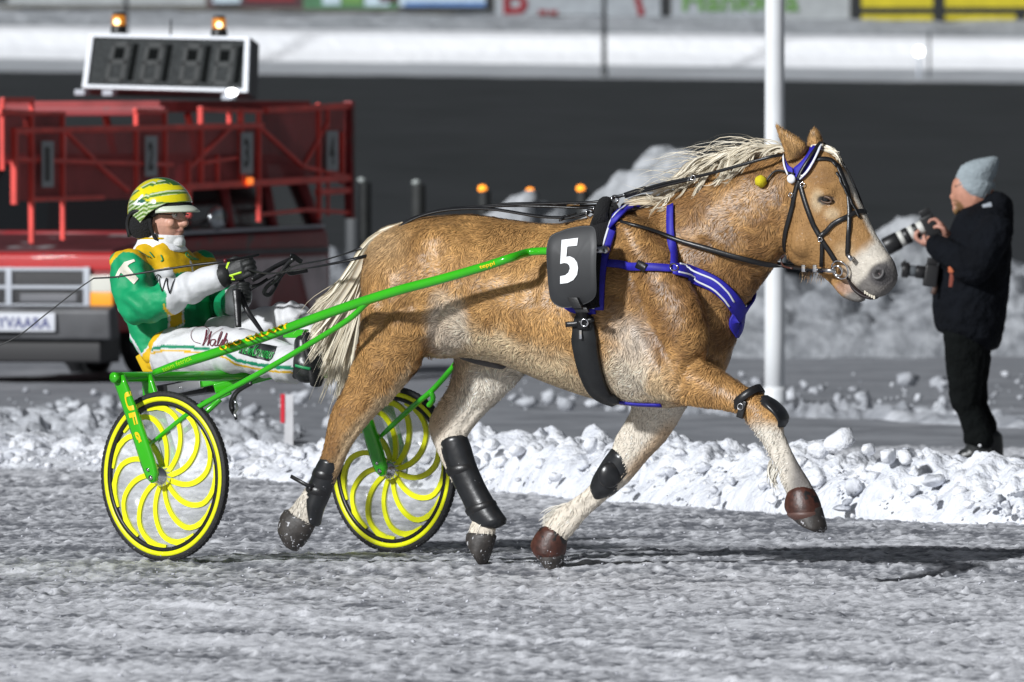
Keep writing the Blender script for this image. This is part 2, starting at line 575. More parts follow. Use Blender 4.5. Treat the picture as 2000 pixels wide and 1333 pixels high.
M_ban = {k: mat('banner_' + k, c, .6, vary=.12, vscale=3) for k, c in dict(
    white=(.30, .325, .35), grey=(.33, .35, .36), yellow=(.50, .42, .012), black=(.012, .014, .016), blue=(.10, .20, .42),
    green=(.06, .16, .08), red=(.22, .012, .02), maroon=(.06, .025, .03), lime=(.12, .25, .07), pale=(.45, .55, .62)).items()}

def snow_mat(name, c0, c1, scale, stretch=(1, 1, 1), lo=.35, hi=.65, bump=(30, .6, .02), dark=None, rough=.75, attr=False):
    m = bpy.data.materials.new(name); m.use_nodes = True
    nt = m.node_tree; N = nt.nodes; L = nt.links; b = N['Principled BSDF']
    b.inputs['Roughness'].default_value = rough; b.inputs['Specular IOR Level'].default_value = .3
    tc = N.new('ShaderNodeTexCoord'); mp = N.new('ShaderNodeMapping'); mp.inputs['Scale'].default_value = stretch
    L.new(tc.outputs['Object'], mp.inputs['Vector'])
    n = N.new('ShaderNodeTexNoise'); n.inputs['Scale'].default_value = scale; n.inputs['Detail'].default_value = 9; n.inputs['Roughness'].default_value = .68
    L.new(mp.outputs[0], n.inputs['Vector'])
    mr = N.new('ShaderNodeMapRange'); mr.inputs[1].default_value = lo; mr.inputs[2].default_value = hi
    L.new(n.outputs[0], mr.inputs[0]); fac = mr.outputs[0]
    if attr:
        a = N.new('ShaderNodeAttribute'); a.attribute_name = 'col'
        ma = N.new('ShaderNodeMath'); ma.operation = 'ADD'; ma.use_clamp = True
        sb = N.new('ShaderNodeMath'); sb.operation = 'MULTIPLY_ADD'; sb.inputs[1].default_value = .55; sb.inputs[2].default_value = -.28
        L.new(fac, sb.inputs[0]); L.new(a.outputs['Fac'], ma.inputs[0]); L.new(sb.outputs[0], ma.inputs[1]); fac = ma.outputs[0]
    mx = N.new('ShaderNodeMix'); mx.data_type = 'RGBA'; mx.inputs[6].default_value = (*c0, 1); mx.inputs[7].default_value = (*c1, 1)
    L.new(fac, mx.inputs[0]); src = mx.outputs[2]
    if dark:
        n2 = N.new('ShaderNodeTexNoise'); n2.inputs['Scale'].default_value = dark[1]; n2.inputs['Detail'].default_value = 5
        L.new(mp.outputs[0], n2.inputs['Vector'])
        m2 = N.new('ShaderNodeMapRange'); m2.inputs[1].default_value = dark[2]; m2.inputs[2].default_value = dark[2] + dark[3]
        L.new(n2.outputs[0], m2.inputs[0])
        x2 = N.new('ShaderNodeMix'); x2.data_type = 'RGBA'; L.new(m2.outputs[0], x2.inputs[0]); L.new(src, x2.inputs[6]); x2.inputs[7].default_value = (*dark[0], 1)
        src = x2.outputs[2]
    L.new(src, b.inputs['Base Color'])
    nb = N.new('ShaderNodeTexNoise'); nb.inputs['Scale'].default_value = bump[0]; nb.inputs['Detail'].default_value = 6
    L.new(tc.outputs['Object'], nb.inputs['Vector'])
    bp = N.new('ShaderNodeBump'); bp.inputs['Strength'].default_value = bump[1]; bp.inputs['Distance'].default_value = bump[2]
    L.new(nb.outputs[0], bp.inputs['Height']); L.new(bp.outputs[0], b.inputs['Normal'])
    MATS[name] = m
    return m

M_track = snow_mat('packed_track_snow', (.165, .172, .195), (.82, .83, .87), 40, (1, .5, 1), .35, .75, (90, .35, .004), attr=True)
M_snow = snow_mat('fresh_snow', (.56, .585, .65), (.82, .835, .87), 9, (1, 1, 1), .3, .62, (30, .8, .03))
M_clod = snow_mat('snow_clods', (.56, .585, .65), (.86, .87, .90), 4, (1, 1, 1), .3, .62, (45, .7, .02), dark=((.26, .275, .31), 2.2, .60, .06))
M_greyclod = snow_mat('grey_snow_lumps', (.24, .255, .285), (.62, .64, .68), 1.6, (1, 1, 1), .35, .65, (20, .8, .03))
M_trackclod = snow_mat('track_crumbs', (.34, .35, .39), (.72, .73, .78), 5, bump=(60, .5, .01))
M_road = snow_mat('icy_road', (.16, .168, .185), (.34, .352, .38), 2.2, (.5, .35, 1), .3, .7, (12, .5, .02), dark=((.33, .335, .36), 3.3, .64, .05))
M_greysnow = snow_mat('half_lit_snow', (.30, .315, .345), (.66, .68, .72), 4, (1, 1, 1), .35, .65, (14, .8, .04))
M_dimsnow = snow_mat('underlit_snow', (.14, .15, .165), (.36, .375, .40), 5, (1, 1, 1), .35, .65, (9, .9, .06))  # darker copy of the snow; the weaker floodlight is put into the colour
M_dark = snow_mat('dark_gravel', (.015, .018, .019), (.030, .033, .036), 2.0, (.2, .05, 1), .3, .7, (10, .4, .02))
M_lit = snow_mat('groomed_snow', (.78, .80, .84), (.92, .93, .95), .5, (.2, 1, 1), .3, .7, (3, .5, .1))
M_fardim = snow_mat('far_dimmed_snow', (.30, .32, .34), (.52, .54, .57), .9, (.25, 1, 1), .3, .7, (3, .5, .1))
M_farsnow = snow_mat('far_grey_snow', (.27, .29, .31), (.48, .50, .53), 1.4, (.6, 1, 1), .3, .7, (3, .8, .2))
# ------------------------------------------------------------------ the setting
def grid(P, ny, nx):
    i = np.arange(ny - 1)[:, None] * nx + np.arange(nx - 1)[None, :]
    return np.stack([i, i + 1, i + nx + 1, i + nx], -1).reshape(-1, 4)

def structure(o):
    o['kind'] = 'structure'
    return o

# one base sheet out to the horizon
g = Geo(); g.add([(-900, -60, -.06), (900, -60, -.06), (900, 1800, -.06), (-900, 1800, -.06)], [(0, 1, 2, 3)])
structure(g.build('ground', M_road, smooth=False))

# the trodden race track in front, real relief
def bank_front_v(u):
    return np.interp(u, [-450, 0, 200, 450, 900, 1250, 1600, 2000, 2850], [905, 915, 925, 938, 958, 985, 1012, 1030, 1066])
def make_track():
    xs = np.arange(-3.6, 3.6, .0135); ys = 33 + np.cumsum(np.full(780, .0425))
    X, Y = np.meshgrid(xs, ys); P = np.stack([X.ravel(), Y.ravel(), np.zeros(X.size)], 1)
    Fx, Fy = SF.F[0], SF.F[1]; q = P @ np.array([[Fx, -Fy, 0], [Fy, Fx, 0], [0, 0, 1]]); S_ = lambda f, s, o: np.stack([q[:, 0] * f, q[:, 1] * s, P[:, 2]], 1) + o
    a = fbm(S_(7, 15, 0), 3); b = fbm(S_(26, 42, 31), 3); c = fbm(P * [2.2, 1.2, 1] + 5, 2); d = noise(S_(40, 60, 3))
    z = .013 * (a - .5) + .016 * (b - .5) + .024 * (c - .5) + .003 * d - .034 * sstep(46.15, 45.5, P[:, 1])
    crumbs = np.clip(noise(P * [20, 12, 1] + 71) - .74, 0, 1) * .060
    crumbs += np.clip(noise(P * [44, 24, 1] + 12) - .74, 0, 1) * .035
    z += crumbs
    wh = (a - .5) * 1.1 + (b - .5) * 2.0 + crumbs * 10 + (fbm(S_(.8, 2.2, 9), 4) - .48) * 1.5
    fl = noise(S_(26, 44, 77)); gr = noise(np.stack([P[:, 0] * 34, P[:, 1] * 6.5, P[:, 2]], 1) + 91); g2 = noise(np.stack([P[:, 0] * 20, P[:, 1] * 9, P[:, 2]], 1) + 61); z += .008 * np.clip(gr - .62, 0, 1) + .012 * np.clip(g2 - .68, 0, 1); wh += 2.4 * np.clip(gr - .60, 0, 1) + 2.0 * np.clip(g2 - .66, 0, 1) - .9 * np.clip(.34 - gr, 0, 1); wh += 2.0 * np.clip(fl - .66, 0, 1) + 1.2 * np.clip(noise(np.stack([P[:, 0] * 16, P[:, 1] * 11, P[:, 2]], 1) + 33) - .68, 0, 1)
    for (u0, v0, u1, v1, k, w) in [(150, 1155, 760, 1200, .8, .035), (740, 1205, 1990, 1325, .9, .035), (330, 1166, 1000, 1238, .5, .05),
                                   (-100, 1180, 900, 1290, .45, .06), (1100, 1120, 2200, 1190, .4, .08), (-50, 1090, 300, 1100, .3, .1), (900, 1260, 2100, 1380, .5, .05)]:
        A, B = gp(u0, v0)[:2], gp(u1, v1)[:2]; D = (B - A) / np.linalg.norm(B - A)
        q = P[:, :2] - A; al = q @ D; ac = q @ np.array([-D[1], D[0]]); L = np.linalg.norm(B - A)
        m = np.exp(-(ac / w) ** 2) * sstep(-.3, .3, al) * sstep(-.3, .3, L - al) * (.4 + .9 * noise(np.stack([al * 6, ac * 3, al * 0], 1)))
        z += m * k * .016; wh += m * k * 1.15
    # scuffed darker lane the horses run in
    uu, vv = pix(P)
    wh -= .33 * np.exp(-((vv - 1035) / 60) ** 2) * (.5 + noise(P * [1.5, .8, 1] + 40))
    wh += .22 * sstep(1130, 1240, vv)
    P[:, 2] = z
    col = np.clip(.34 + wh * .74, 0, 1)
    return mesh('race_track', P, grid(P, len(ys), len(xs)), M_track, smooth=True, cols=np.repeat(col[:, None], 3, 1))
structure(make_track())

ICO = {}
def ico(n):
    if n not in ICO:
        v, f = ball((0, 0, 0), 1, n); ICO[n] = (v, np.array(f))
    return ICO[n]
def clods(name, items, mat_, seed, label=None, n=1, flat=.8):
    """items: (centre, radius); a heap of lumps as one 'stuff' object"""
    r = np.random.default_rng(seed); VV, FF, k = [], [], 0
    for c, R in items:
        v, f = ico(2 if (R > .02 and n > 1) else 1)
        A = np.linalg.qr(r.normal(size=(3, 3)))[0]
        w = v * (.75 + .5 * noise(v * 1.5 + r.uniform(0, 90, 3)))[:, None]
        for _p in range(7):
            pn = r.normal(size=3); pn /= np.linalg.norm(pn); dd = w @ pn; lim = r.uniform(.42, .85); w = w - pn * np.clip(dd - lim, 0, None)[:, None]
        w = w * (1 + .30 * (noise(v * 3.3 + r.uniform(0, 90, 3)) - .5))[:, None]
        w = (w * r.uniform(.7, 1.25, 3)) @ A * R
        w[:, 2] *= flat
        VV.append(w + np.asarray(c)); FF.append(f + k); k += len(v)
    o = mesh(name, np.concatenate(VV), np.concatenate(FF), mat_, smooth=True)
    o['kind'] = 'stuff'
    if label: o['label'] = label
    return o

# bank of shovelled snow along the inside of the track
def snow_ridge(name, us, vf_fn, hf, depth, nt, mat_, lump, seed, nlump):
    """ridge along a line on the ground; hf(u) = height, with lumps pressed into the surface"""
    r = np.random.default_rng(seed)
    base = np.array([gp(u, vf_fn(u))[:2] for u in us]); n = len(us)
    T = np.gradient(base, axis=0); T /= np.linalg.norm(T, axis=1)[:, None]; Nn = np.stack([-T[:, 1], T[:, 0]], 1)
    s = np.linspace(0, 1, nt)
    dep = np.array([depth(u) for u in us])
    XY = base[:, None, :] + Nn[:, None, :] * (s[None, :, None] * dep[:, None, None])
    prof = np.sin(np.pi * np.clip(s, 0, 1) ** .75) ** .8
    H = np.array([hf(u) for u in us])[:, None] * prof[None, :]
    P = np.concatenate([XY, np.zeros((n, nt, 1))], 2).reshape(-1, 3)
    k = 1 / lump
    z = H.ravel() * (.45 + 1.1 * fbm(P * [.55 * k, .45 * k, 1] + seed, 4)) - .03
    ed = prof[None, :].repeat(n, 0).ravel()
    lumps = np.zeros(len(P))
    idx = r.integers(0, len(P), nlump)
    for i in idx:
        R = lump * r.uniform(.18, .62) * (.5 + ed[i]); c = P[i]
        j0 = i // nt; w = 3 + int(R / (np.linalg.norm(base[min(j0 + 1, n - 1)] - base[max(j0 - 1, 0)]) / 2 + 1e-6))
        lo, hi = max(0, j0 - w) * nt, min(n, j0 + w + 1) * nt
        q = P[lo:hi]; d2 = ((q[:, 0] - c[0]) * r.uniform(.8, 1.2)) ** 2 + ((q[:, 1] - c[1]) * r.uniform(.6, 1.1)) ** 2
        hh = np.minimum(np.sqrt(np.clip(R * R - d2, 0, None)) * r.uniform(.5, 1.0), np.clip(R * r.uniform(.25, .6) + (q[:, 0] - c[0]) * r.uniform(-.7, .7) + (q[:, 1] - c[1]) * r.uniform(-.6, .4), 0, None))
        lumps[lo:hi] = np.maximum(lumps[lo:hi], hh)
    P[:, 2] = z + lumps * (.25 + .75 * np.minimum(1, ed * 2)) + .35 * lump * (fbm(P * [2.2 * k, 2 * k, 1] + 50, 3) - .5) * ed
    P[ed < .02, 2] = -.05
    return mesh(name, P, grid(P, n, nt)[:, ::-1].copy(), mat_, smooth=True), base, Nn, dep

NB_H = lambda u: float(np.interp(u, [-450, 150, 350, 520, 800, 1100, 1350, 1560, 1640, 1720, 2000, 2850], [.10, .10, .13, .20, .24, .25, .25, .23, .30, .22, .20, .20]))
ob, B_, N_, D_ = snow_ridge('snow_bank', np.linspace(-450, 2850, 1000), bank_front_v, NB_H, lambda u: float(np.interp(u, [-200, 300, 600, 1000, 2200], [3.0, 2.4, 1.3, 1.05, 1.0])), 90, M_snow, .13, 3, 1500)
structure(ob)
_r = np.random.default_rng(21); items = []
for _ in range(900):
    u = _r.uniform(-150, 2150); s = _r.beta(1.1, 2.2)
    i = int(np.clip((u + 450) / 3300 * 999, 0, 999)); h = NB_H(u) * math.sin(math.pi * s ** .75) ** .8 if 0 < s < 1 else 0
    xy = B_[i] + N_[i] * D_[i] * (s * 1.05 - .05)
    R = .010 + .042 * _r.random() ** 3 if s > .08 else .010 + .03 * _r.random() ** 2
    items.append(((xy[0], xy[1], max(0, h * .85) + R * .3), R))
for u, v, R in [(1640, 864, .085), (1600, 880, .06), (1700, 880, .055), (1735, 888, .045), (1770, 893, .05), (1155, 870, .06), (1010, 880, .05), (960, 868, .05), (1330, 885, .05), (1820, 940, .06), (1560, 905, .05)]:
    i = int(np.clip((u + 450) / 3300 * 999, 0, 999)); xy = B_[i] + N_[i] * D_[i] * .45
    q = at(u, v, xy[1]); items.append(((q[0], q[1], q[2]), R))
clods('snow_clods', items, M_clod, 5, 'white clods of shovelled snow heaped along the track edge', n=2)
ob, *_q = snow_ridge('snow_bank', np.linspace(-260, 560, 300), lambda u: 872, lambda u: float(np.interp(u, [-260, 0, 230, 420, 560], [.10, .12, .09, .06, .0])), lambda u: 6.0, 110, M_greysnow, .15, 31, 420)
structure(ob)
# crumbs kicked up over the track
items = []
for _ in range(900):
    v = 985 + 345 * _r.random() ** 1.1; u = _r.uniform(-60, 2060); q = gp(u, v)
    R = .003 + .007 * _r.random() ** 4
    items.append(((q[0], q[1], R * .5 + .008), R))
clods('snow_crumbs', items, M_trackclod, 6, 'crumbs of loose snow scattered over the race track', flat=.7)
# loose lumps on the road behind
items = []
for _ in range(420):
    k = _r.random()
    if k < .35: u, v = _r.uniform(-50, 700), _r.normal(800, 26)
    elif k < .6: u, v = _r.uniform(-50, 260), _r.normal(850, 25)
    else: u, v = _r.uniform(1000, 2050), _r.normal(772, 16)
    v = max(720, min(905, v)); q = gp(u, v); R = .015 + .075 * _r.random() ** 4
    items.append(((q[0], q[1], R * .2), R))
clods('road_snow_lumps', items, M_greyclod, 8, 'lumps of snow lying on the icy road behind the bank')

# icy road behind the bank, with a low windrow of snow
xs = np.linspace(-14, 14, 260); ys = np.linspace(55, 112, 420)
X, Y = np.meshgrid(xs, ys); P = np.stack([X.ravel(), Y.ravel(), 0 * X.ravel()], 1)
P[:, 2] = -.03 + .06 * (fbm(P * [1.2, .5, 1] + 3, 4) - .5) + .04 * np.clip(fbm(P * [3, 1.2, 1] + 8, 3) - .6, 0, 1)
structure(mesh('icy_road', P, grid(P, len(ys), len(xs)), M_road))
for a in ([(1480, 800), (1700, 806), (2080, 828)], [(1180, 790), (1380, 797), (1560, 801)], [(-80, 838), (80, 838), (240, 850)], [(1560, 792), (1760, 798), (2050, 816)]):
    pts = spline([gp(*q) for q in a], 90); P = []
    for i, p in enumerate(pts):
        w = .10 + .22 * noise(np.array([[i * .21, a[0][0], 0]]))[0]; h = .004 + .05 * noise(np.array([[i * .33, 7, a[0][0]]]))[0] ** 2
        for t in np.linspace(-1, 1, 7):
            P.append((p[0], p[1] + t * w * 3, -.04 + (h + .04) * (1 - t * t) * (.6 + .8 * noise(np.array([[i * .5, t * 2, 3.]]))[0])))
    structure(mesh('snow_windrow', P, grid(P, 90, 7), M_greyclod))

# snow bank behind the road, its weaker light put into a grey colour
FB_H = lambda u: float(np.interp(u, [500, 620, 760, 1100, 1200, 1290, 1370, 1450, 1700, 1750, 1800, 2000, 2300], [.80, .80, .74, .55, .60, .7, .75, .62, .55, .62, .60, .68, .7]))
ob, *_q = snow_ridge('grey_snow_bank', np.linspace(520, 3600, 640), lambda u: 693, FB_H, lambda u: 4.5, 80, M_dimsnow, .45, 13, 420)
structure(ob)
# heap of snow with a knobbly top, behind the horse's neck
def heap(name, lumps, Y, mat_, vox=.05):
    sh = []
    for u, v, R in lumps:
        c = at(u, v, Y + _r.uniform(-.25, .25)); sh.append(ball(c, R, 3, 1, .9, .95))
    V, F, E = vol(sh, vox, 1)
    Nn = vnormals(V, F)
    V = V + Nn * (.16 * (fbm(V * 3.2, 4) - .5))[:, None] + Nn * (.05 * (fbm(V * 11, 3) - .5))[:, None]
    o = mesh(name, V, F, mat_)
    return structure(o)
M_heap = snow_mat('heap_snow', (.26, .275, .29), (.44, .455, .48), 5, (1, 1, 1), .35, .65, (9, .9, .05))
heap('snow_heap', [(1300, 322, .22), (1285, 350, .26), (1330, 345, .27), (1225, 372, .20), (1260, 385, .28), (1310, 400, .36), (1370, 375, .25), (1400, 420, .36),
                   (1200, 430, .32), (1260, 460, .42), (1340, 470, .46), (1430, 490, .46), (1200, 500, .42), (1300, 560, .6), (1420, 570, .55), (1180, 580, .5), (1255, 352, .11), (1218, 352, .09)], 104.5, M_heap)
heap('snow_heap', [(1033, 392, .09), (1026, 412, .15), (1015, 430, .24), (1040, 440, .25), (1060, 460, .3), (1000, 460, .3), (1030, 500, .4)], 107, M_heap)
heap('snow_heap', [(1765, 440, .12), (1775, 462, .2), (1745, 470, .16), (1760, 500, .32), (1790, 520, .35), (1730, 520, .3)], 103.4, M_heap)

# dark infield rising behind, then the groomed far straight and its bank
def prof_sheet(name, prof, mat_, nx, sub, amp, sc, xr=24):
    yy = np.interp(np.linspace(0, len(prof) - 1, sub), range(len(prof)), [p[0] for p in prof]); zz = np.interp(yy, [p[0] for p in prof], [p[1] for p in prof])
    zz[1:-1] = (zz[:-2] + 2 * zz[1:-1] + zz[2:]) / 4; pr = np.stack([0 * yy, yy, zz], 1)
    xs = np.linspace(-xr, xr, nx); P = []
    for q in pr:
        for x in xs: P.append((x, q[1], q[2] - .0115 * x * sstep(110, 290, q[1])))
    P = np.array(P); P[:, 2] += amp * (fbm(P * [sc, sc * .8, sc], 4) - .5)
    return structure(mesh(name, P, grid(P, sub, nx), mat_))
prof_sheet('dark_infield', [(100, -.15), (103, -.05), (106, .8), (110, 1.05), (150, 1.75), (220, 3.0), (298, 4.28), (301, 4.36)], M_dark, 60, 120, .05, .5, 60)
prof_sheet('far_glow_edge', [(298.6, 4.30), (301, 4.47), (303.5, 4.70)], M_fardim, 300, 40, .03, .9, 40)  # greyed strip; the fading of the far glow is put into its colour
prof_sheet('far_straight', [(303.2, 4.62), (303.6, 4.74), (304.3, 5.02), (305.0, 5.48), (306.5, 5.60), (309, 5.62)], M_lit, 300, 60, .035, .9, 40)  # face shaped steep to catch the sun, standing in for floodlit snow
prof_sheet('far_snow_bank', [(308.6, 5.55), (310, 5.72), (311.5, 5.95), (313, 6.10), (316, 6.18), (322, 6.1)], M_farsnow, 360, 44, .30, .9, 40)

# hoardings on top of the far bank; only their lower edge is in the picture
HY = 314.5
def hoard(u0, u1, v1, name, label, base, strips=(), texts=(), v0=-55, group='advertising hoardings on the far bank'):
    A, B = at(u0, v1, HY), at(u1, v1, HY); top = at(u0, v0, HY)[2]
    mid = (A + B) / 2
    t = thing(name, label, 'hoarding', (mid[0], mid[1], A[2]), group)
    b = box(((A[0] + B[0]) / 2, HY + .03, (A[2] + top) / 2), ((B[0] - A[0]) / 2 - .01, 0, 0), (0, .03, 0), (0, 0, (top - A[2]) / 2))
    mesh('panel', *b, M_ban[base], t, smooth=False)
    k = 0
    for (a, c, d, e, m_) in strips:
        k += 1; p, q = at(a, c, HY - .012 - .004 * k), at(d, e, HY - .012 - .004 * k)
        bb = box(((p[0] + q[0]) / 2, HY - .006 - .004 * k, (p[2] + q[2]) / 2), (abs(q[0] - p[0]) / 2, 0, 0), (0, .004, 0), (0, 0, abs(q[2] - p[2]) / 2))
        mesh('print', *bb, M_ban[m_], t, smooth=False)
    for (s, a, c, d, e, m_) in texts:
        y = HY - .045
        V, F = text_quad(s, at(a, c, y), at(d, c, y), at(a, e, y), bold=.02)
        mesh('lettering', V, F, M_ban[m_], t, smooth=False)
    return t
hoard(-60, 402, 10, 'hoarding', 'plain pale grey hoarding at the left end of the far bank', 'grey', [(-40, 6, 15, -30, 'black')])
hoard(405, 592, 16, 'hoarding', 'dark maroon hoarding with pale picture patches on the far bank', 'maroon', [(415, 6, 470, -40, 'pale'), (480, 2, 575, -40, 'red'), (420, 15, 470, 8, 'black')])
hoard(592, 778, 18, 'hoarding', 'green hoarding with a pale round patch on the far bank', 'green', [(630, 10, 665, -40, 'pale'), (668, 10, 708, -30, 'lime'), (712, 12, 760, -40, 'pale'), (740, 5, 776, -40, 'maroon')])
hoard(779, 965, 23, 'hoarding', 'pale blue hoarding with a dark lower edge on the far bank', 'pale', [(790, 14, 950, 4, 'blue'), (779, 22, 964, 13, 'black'), (948, 20, 964, -50, 'black')])
hoard(966, 1180, 30, 'hoarding', 'pale hoarding with one big red letter on the far bank', 'white', [(1052, 29, 1068, 20, 'red'), (1072, 29, 1089, 21, 'red')], [('B', 983, 28, 1030, -42, 'red')])
hoard(1182, 1310, 34, 'hoarding', 'pale hoarding with a red slanting stroke and dark end post on the far bank', 'white', [(1290, 32, 1310, -50, 'black'), (1245, 31, 1258, 14, 'red'), (1241, 14, 1253, -3, 'red'), (1236, -3, 1249, -30, 'red')])
hoard(1311, 1497, 38, 'hoarding', 'white hoarding with green lettering on the far bank', 'white', [], [('Hankkija', 1333, 36, 1560, -20, 'lime')])
hoard(1498, 1660, 42, 'hoarding', 'blank pale grey hoarding right of the white pole on the far bank', 'grey', [])
hoard(1661, 2060, 47, 'hoarding', 'yellow hoarding crossed by black bars on the far bank', 'yellow', [(1661, 46, 1682, -50, 'black'), (1661, 28, 2050, 15, 'black'), (1822, 46, 1845, -50, 'black'), (1984, 46, 2004, 28, 'black'), (1682, 46, 2000, 40, 'black')])

# lamp posts of the far straight, round white marker
def post(name, label, u, vb, Y, r, h, m_, cat='pole', group=None):
    A = at(u, vb, Y)
    t = thing(name, label, cat, (A[0], A[1], A[2]), group)
    mesh('shaft', *tube([A - [0, 0, .3], A + [0, 0, h * .5], A + [0, 0, h]], [r, r * .9, r * .7], 14), m_, t)
    return t, A
t, A = post('lamp_post', 'thin dark lamp post at the far edge of the dark infield', 1180, 150, 299.5, .065, 9, M_dkpole, 'lamp post', 'lamp posts along the far straight')
mesh('foot', *lathe(A, (0, 0, 1), [(.10, -.3), (.10, .25), (.07, .3)], 14), M_dkpole, t)
mesh('lamp_head', *bbox_bevel(A + [0, -.3, 9.05], (.18, 0, 0), (0, .4, 0), (0, 0, .08)), M_dkpole, t)
t, A = post('lamp_post', 'thin dark lamp post rising behind the left amber beacon of the clock', 246, 146, 299.5, .065, 9, M_dkpole, 'lamp post', 'lamp posts along the far straight')
mesh('foot', *lathe(A, (0, 0, 1), [(.10, -.3), (.10, .25), (.07, .3)], 14), M_dkpole, t)
mesh('lamp_head', *bbox_bevel(A + [0, -.3, 9.05], (.18, 0, 0), (0, .4, 0), (0, 0, .08)), M_dkpole, t)
A = at(1795, 158, 300.2)
t = thing('distance_marker', 'small white globe on a short grey post before the far straight', 'marker', A)
mesh('globe', *ball(at(1795, 101, 300.2), .115, 3), M_lamp, t)
mesh('stem', *tube([A - [0, 0, .2], at(1795, 110, 300.2)], .05, 10), M_alu, t)
A = at(1815, 160, 300.4)
t = thing('distance_marker', 'thin grey stake beside the white globe before the far straight', 'marker', A)
mesh('stake', *tube([A - [0, 0, .2], at(1815, 60, 300.4)], .035, 8), M_dkpole, t)

# the white pole behind the horse's head
A = gp(1513, 781)
t = thing('lamp_pole', 'tall white painted pole standing on the road behind the horse head', 'pole', A)
top = A + [0.0, 0, 6.2]
mesh('shaft', *tube(spline([A - [0, 0, .1], A + [0, 0, 3], top], 12), np.linspace(.072, .066, 12), 24), M_pole, t)
mesh('base_collar', *lathe(A, (0, 0, 1), [(.085, -.1), (.085, .06), (.078, .09), (.073, .09)], 24), M_pole, t)

# low dark marker posts, three of them lit
for u, vt, lab, top, w in [(706, 356, 'dark marker post with a pale cap right of the red gate', 'pale', .075), (813, 360, 'dark marker post with a dull cap above the horse croup', 'pale', .07),
                           (942, 372, 'dark marker post under an amber light, leftmost of the three lit ones', 'amber', .062), (1035, 377, 'dark marker post under an amber light in front of a white snow cone', 'amber', .062),
                           (1134, 372, 'dark marker post under an amber light next to the knobbly snow heap', 'amber', .062)]:
    Y = 109.0 if u != 1035 else 109.6
    A = at(u + 4, 450, Y); B = at(u + 4, vt, Y)
    t = thing('marker_post', lab, 'marker post', A, 'dark marker posts behind the grey bank')
    mesh('post', *lathe(A, (0, 0, 1), [(w, -.35), (w, B[2] - A[2] - .015), (w * .85, B[2] - A[2]), (0, B[2] - A[2])], 18), M_post, t)
    c = at(u, vt - 3, Y - .02)
    if top == 'amber':
        mesh('lamp', *ball(c, .043, 2, 1, 1, .85), M_amber, t)
    else:
        mesh('cap', *ball(c, .045, 2, 1, 1, .7), M_posttop, t)
# pale thick post by the gate
A = at(690, 470, 107); B = at(690, 352, 107)
t = thing('pale_post', 'pale grey post standing close behind the red starting gate', 'post', A)
mesh('post', *lathe(A, (0, 0, 1), [(.075, -.3), (.075, B[2] - A[2] - .05), (.05, B[2] - A[2]), (0, B[2] - A[2])], 18), M_dkpole, t)
# red and white stake in the bank
A = gp(558, 868); B = at(562, 771, A[1])
t = thing('boundary_stake', 'short white stake with a red edge stuck in the snow bank', 'stake', A)
hh = B[2] - A[2]
mesh('board', *box(((A[0] + B[0]) / 2 + .012, A[1], A[2] + hh / 2 - .05), (.026, 0, 0), (0, .012, 0), (0, 0, hh / 2 + .05)), M_stakewhite, t, smooth=False)
mesh('red_band', *box(((A[0] + B[0]) / 2 - .024, A[1] - .004, A[2] + hh * .72), (.012, 0, 0), (0, .013, 0), (0, 0, hh * .29)), M_stakered, t, smooth=False)
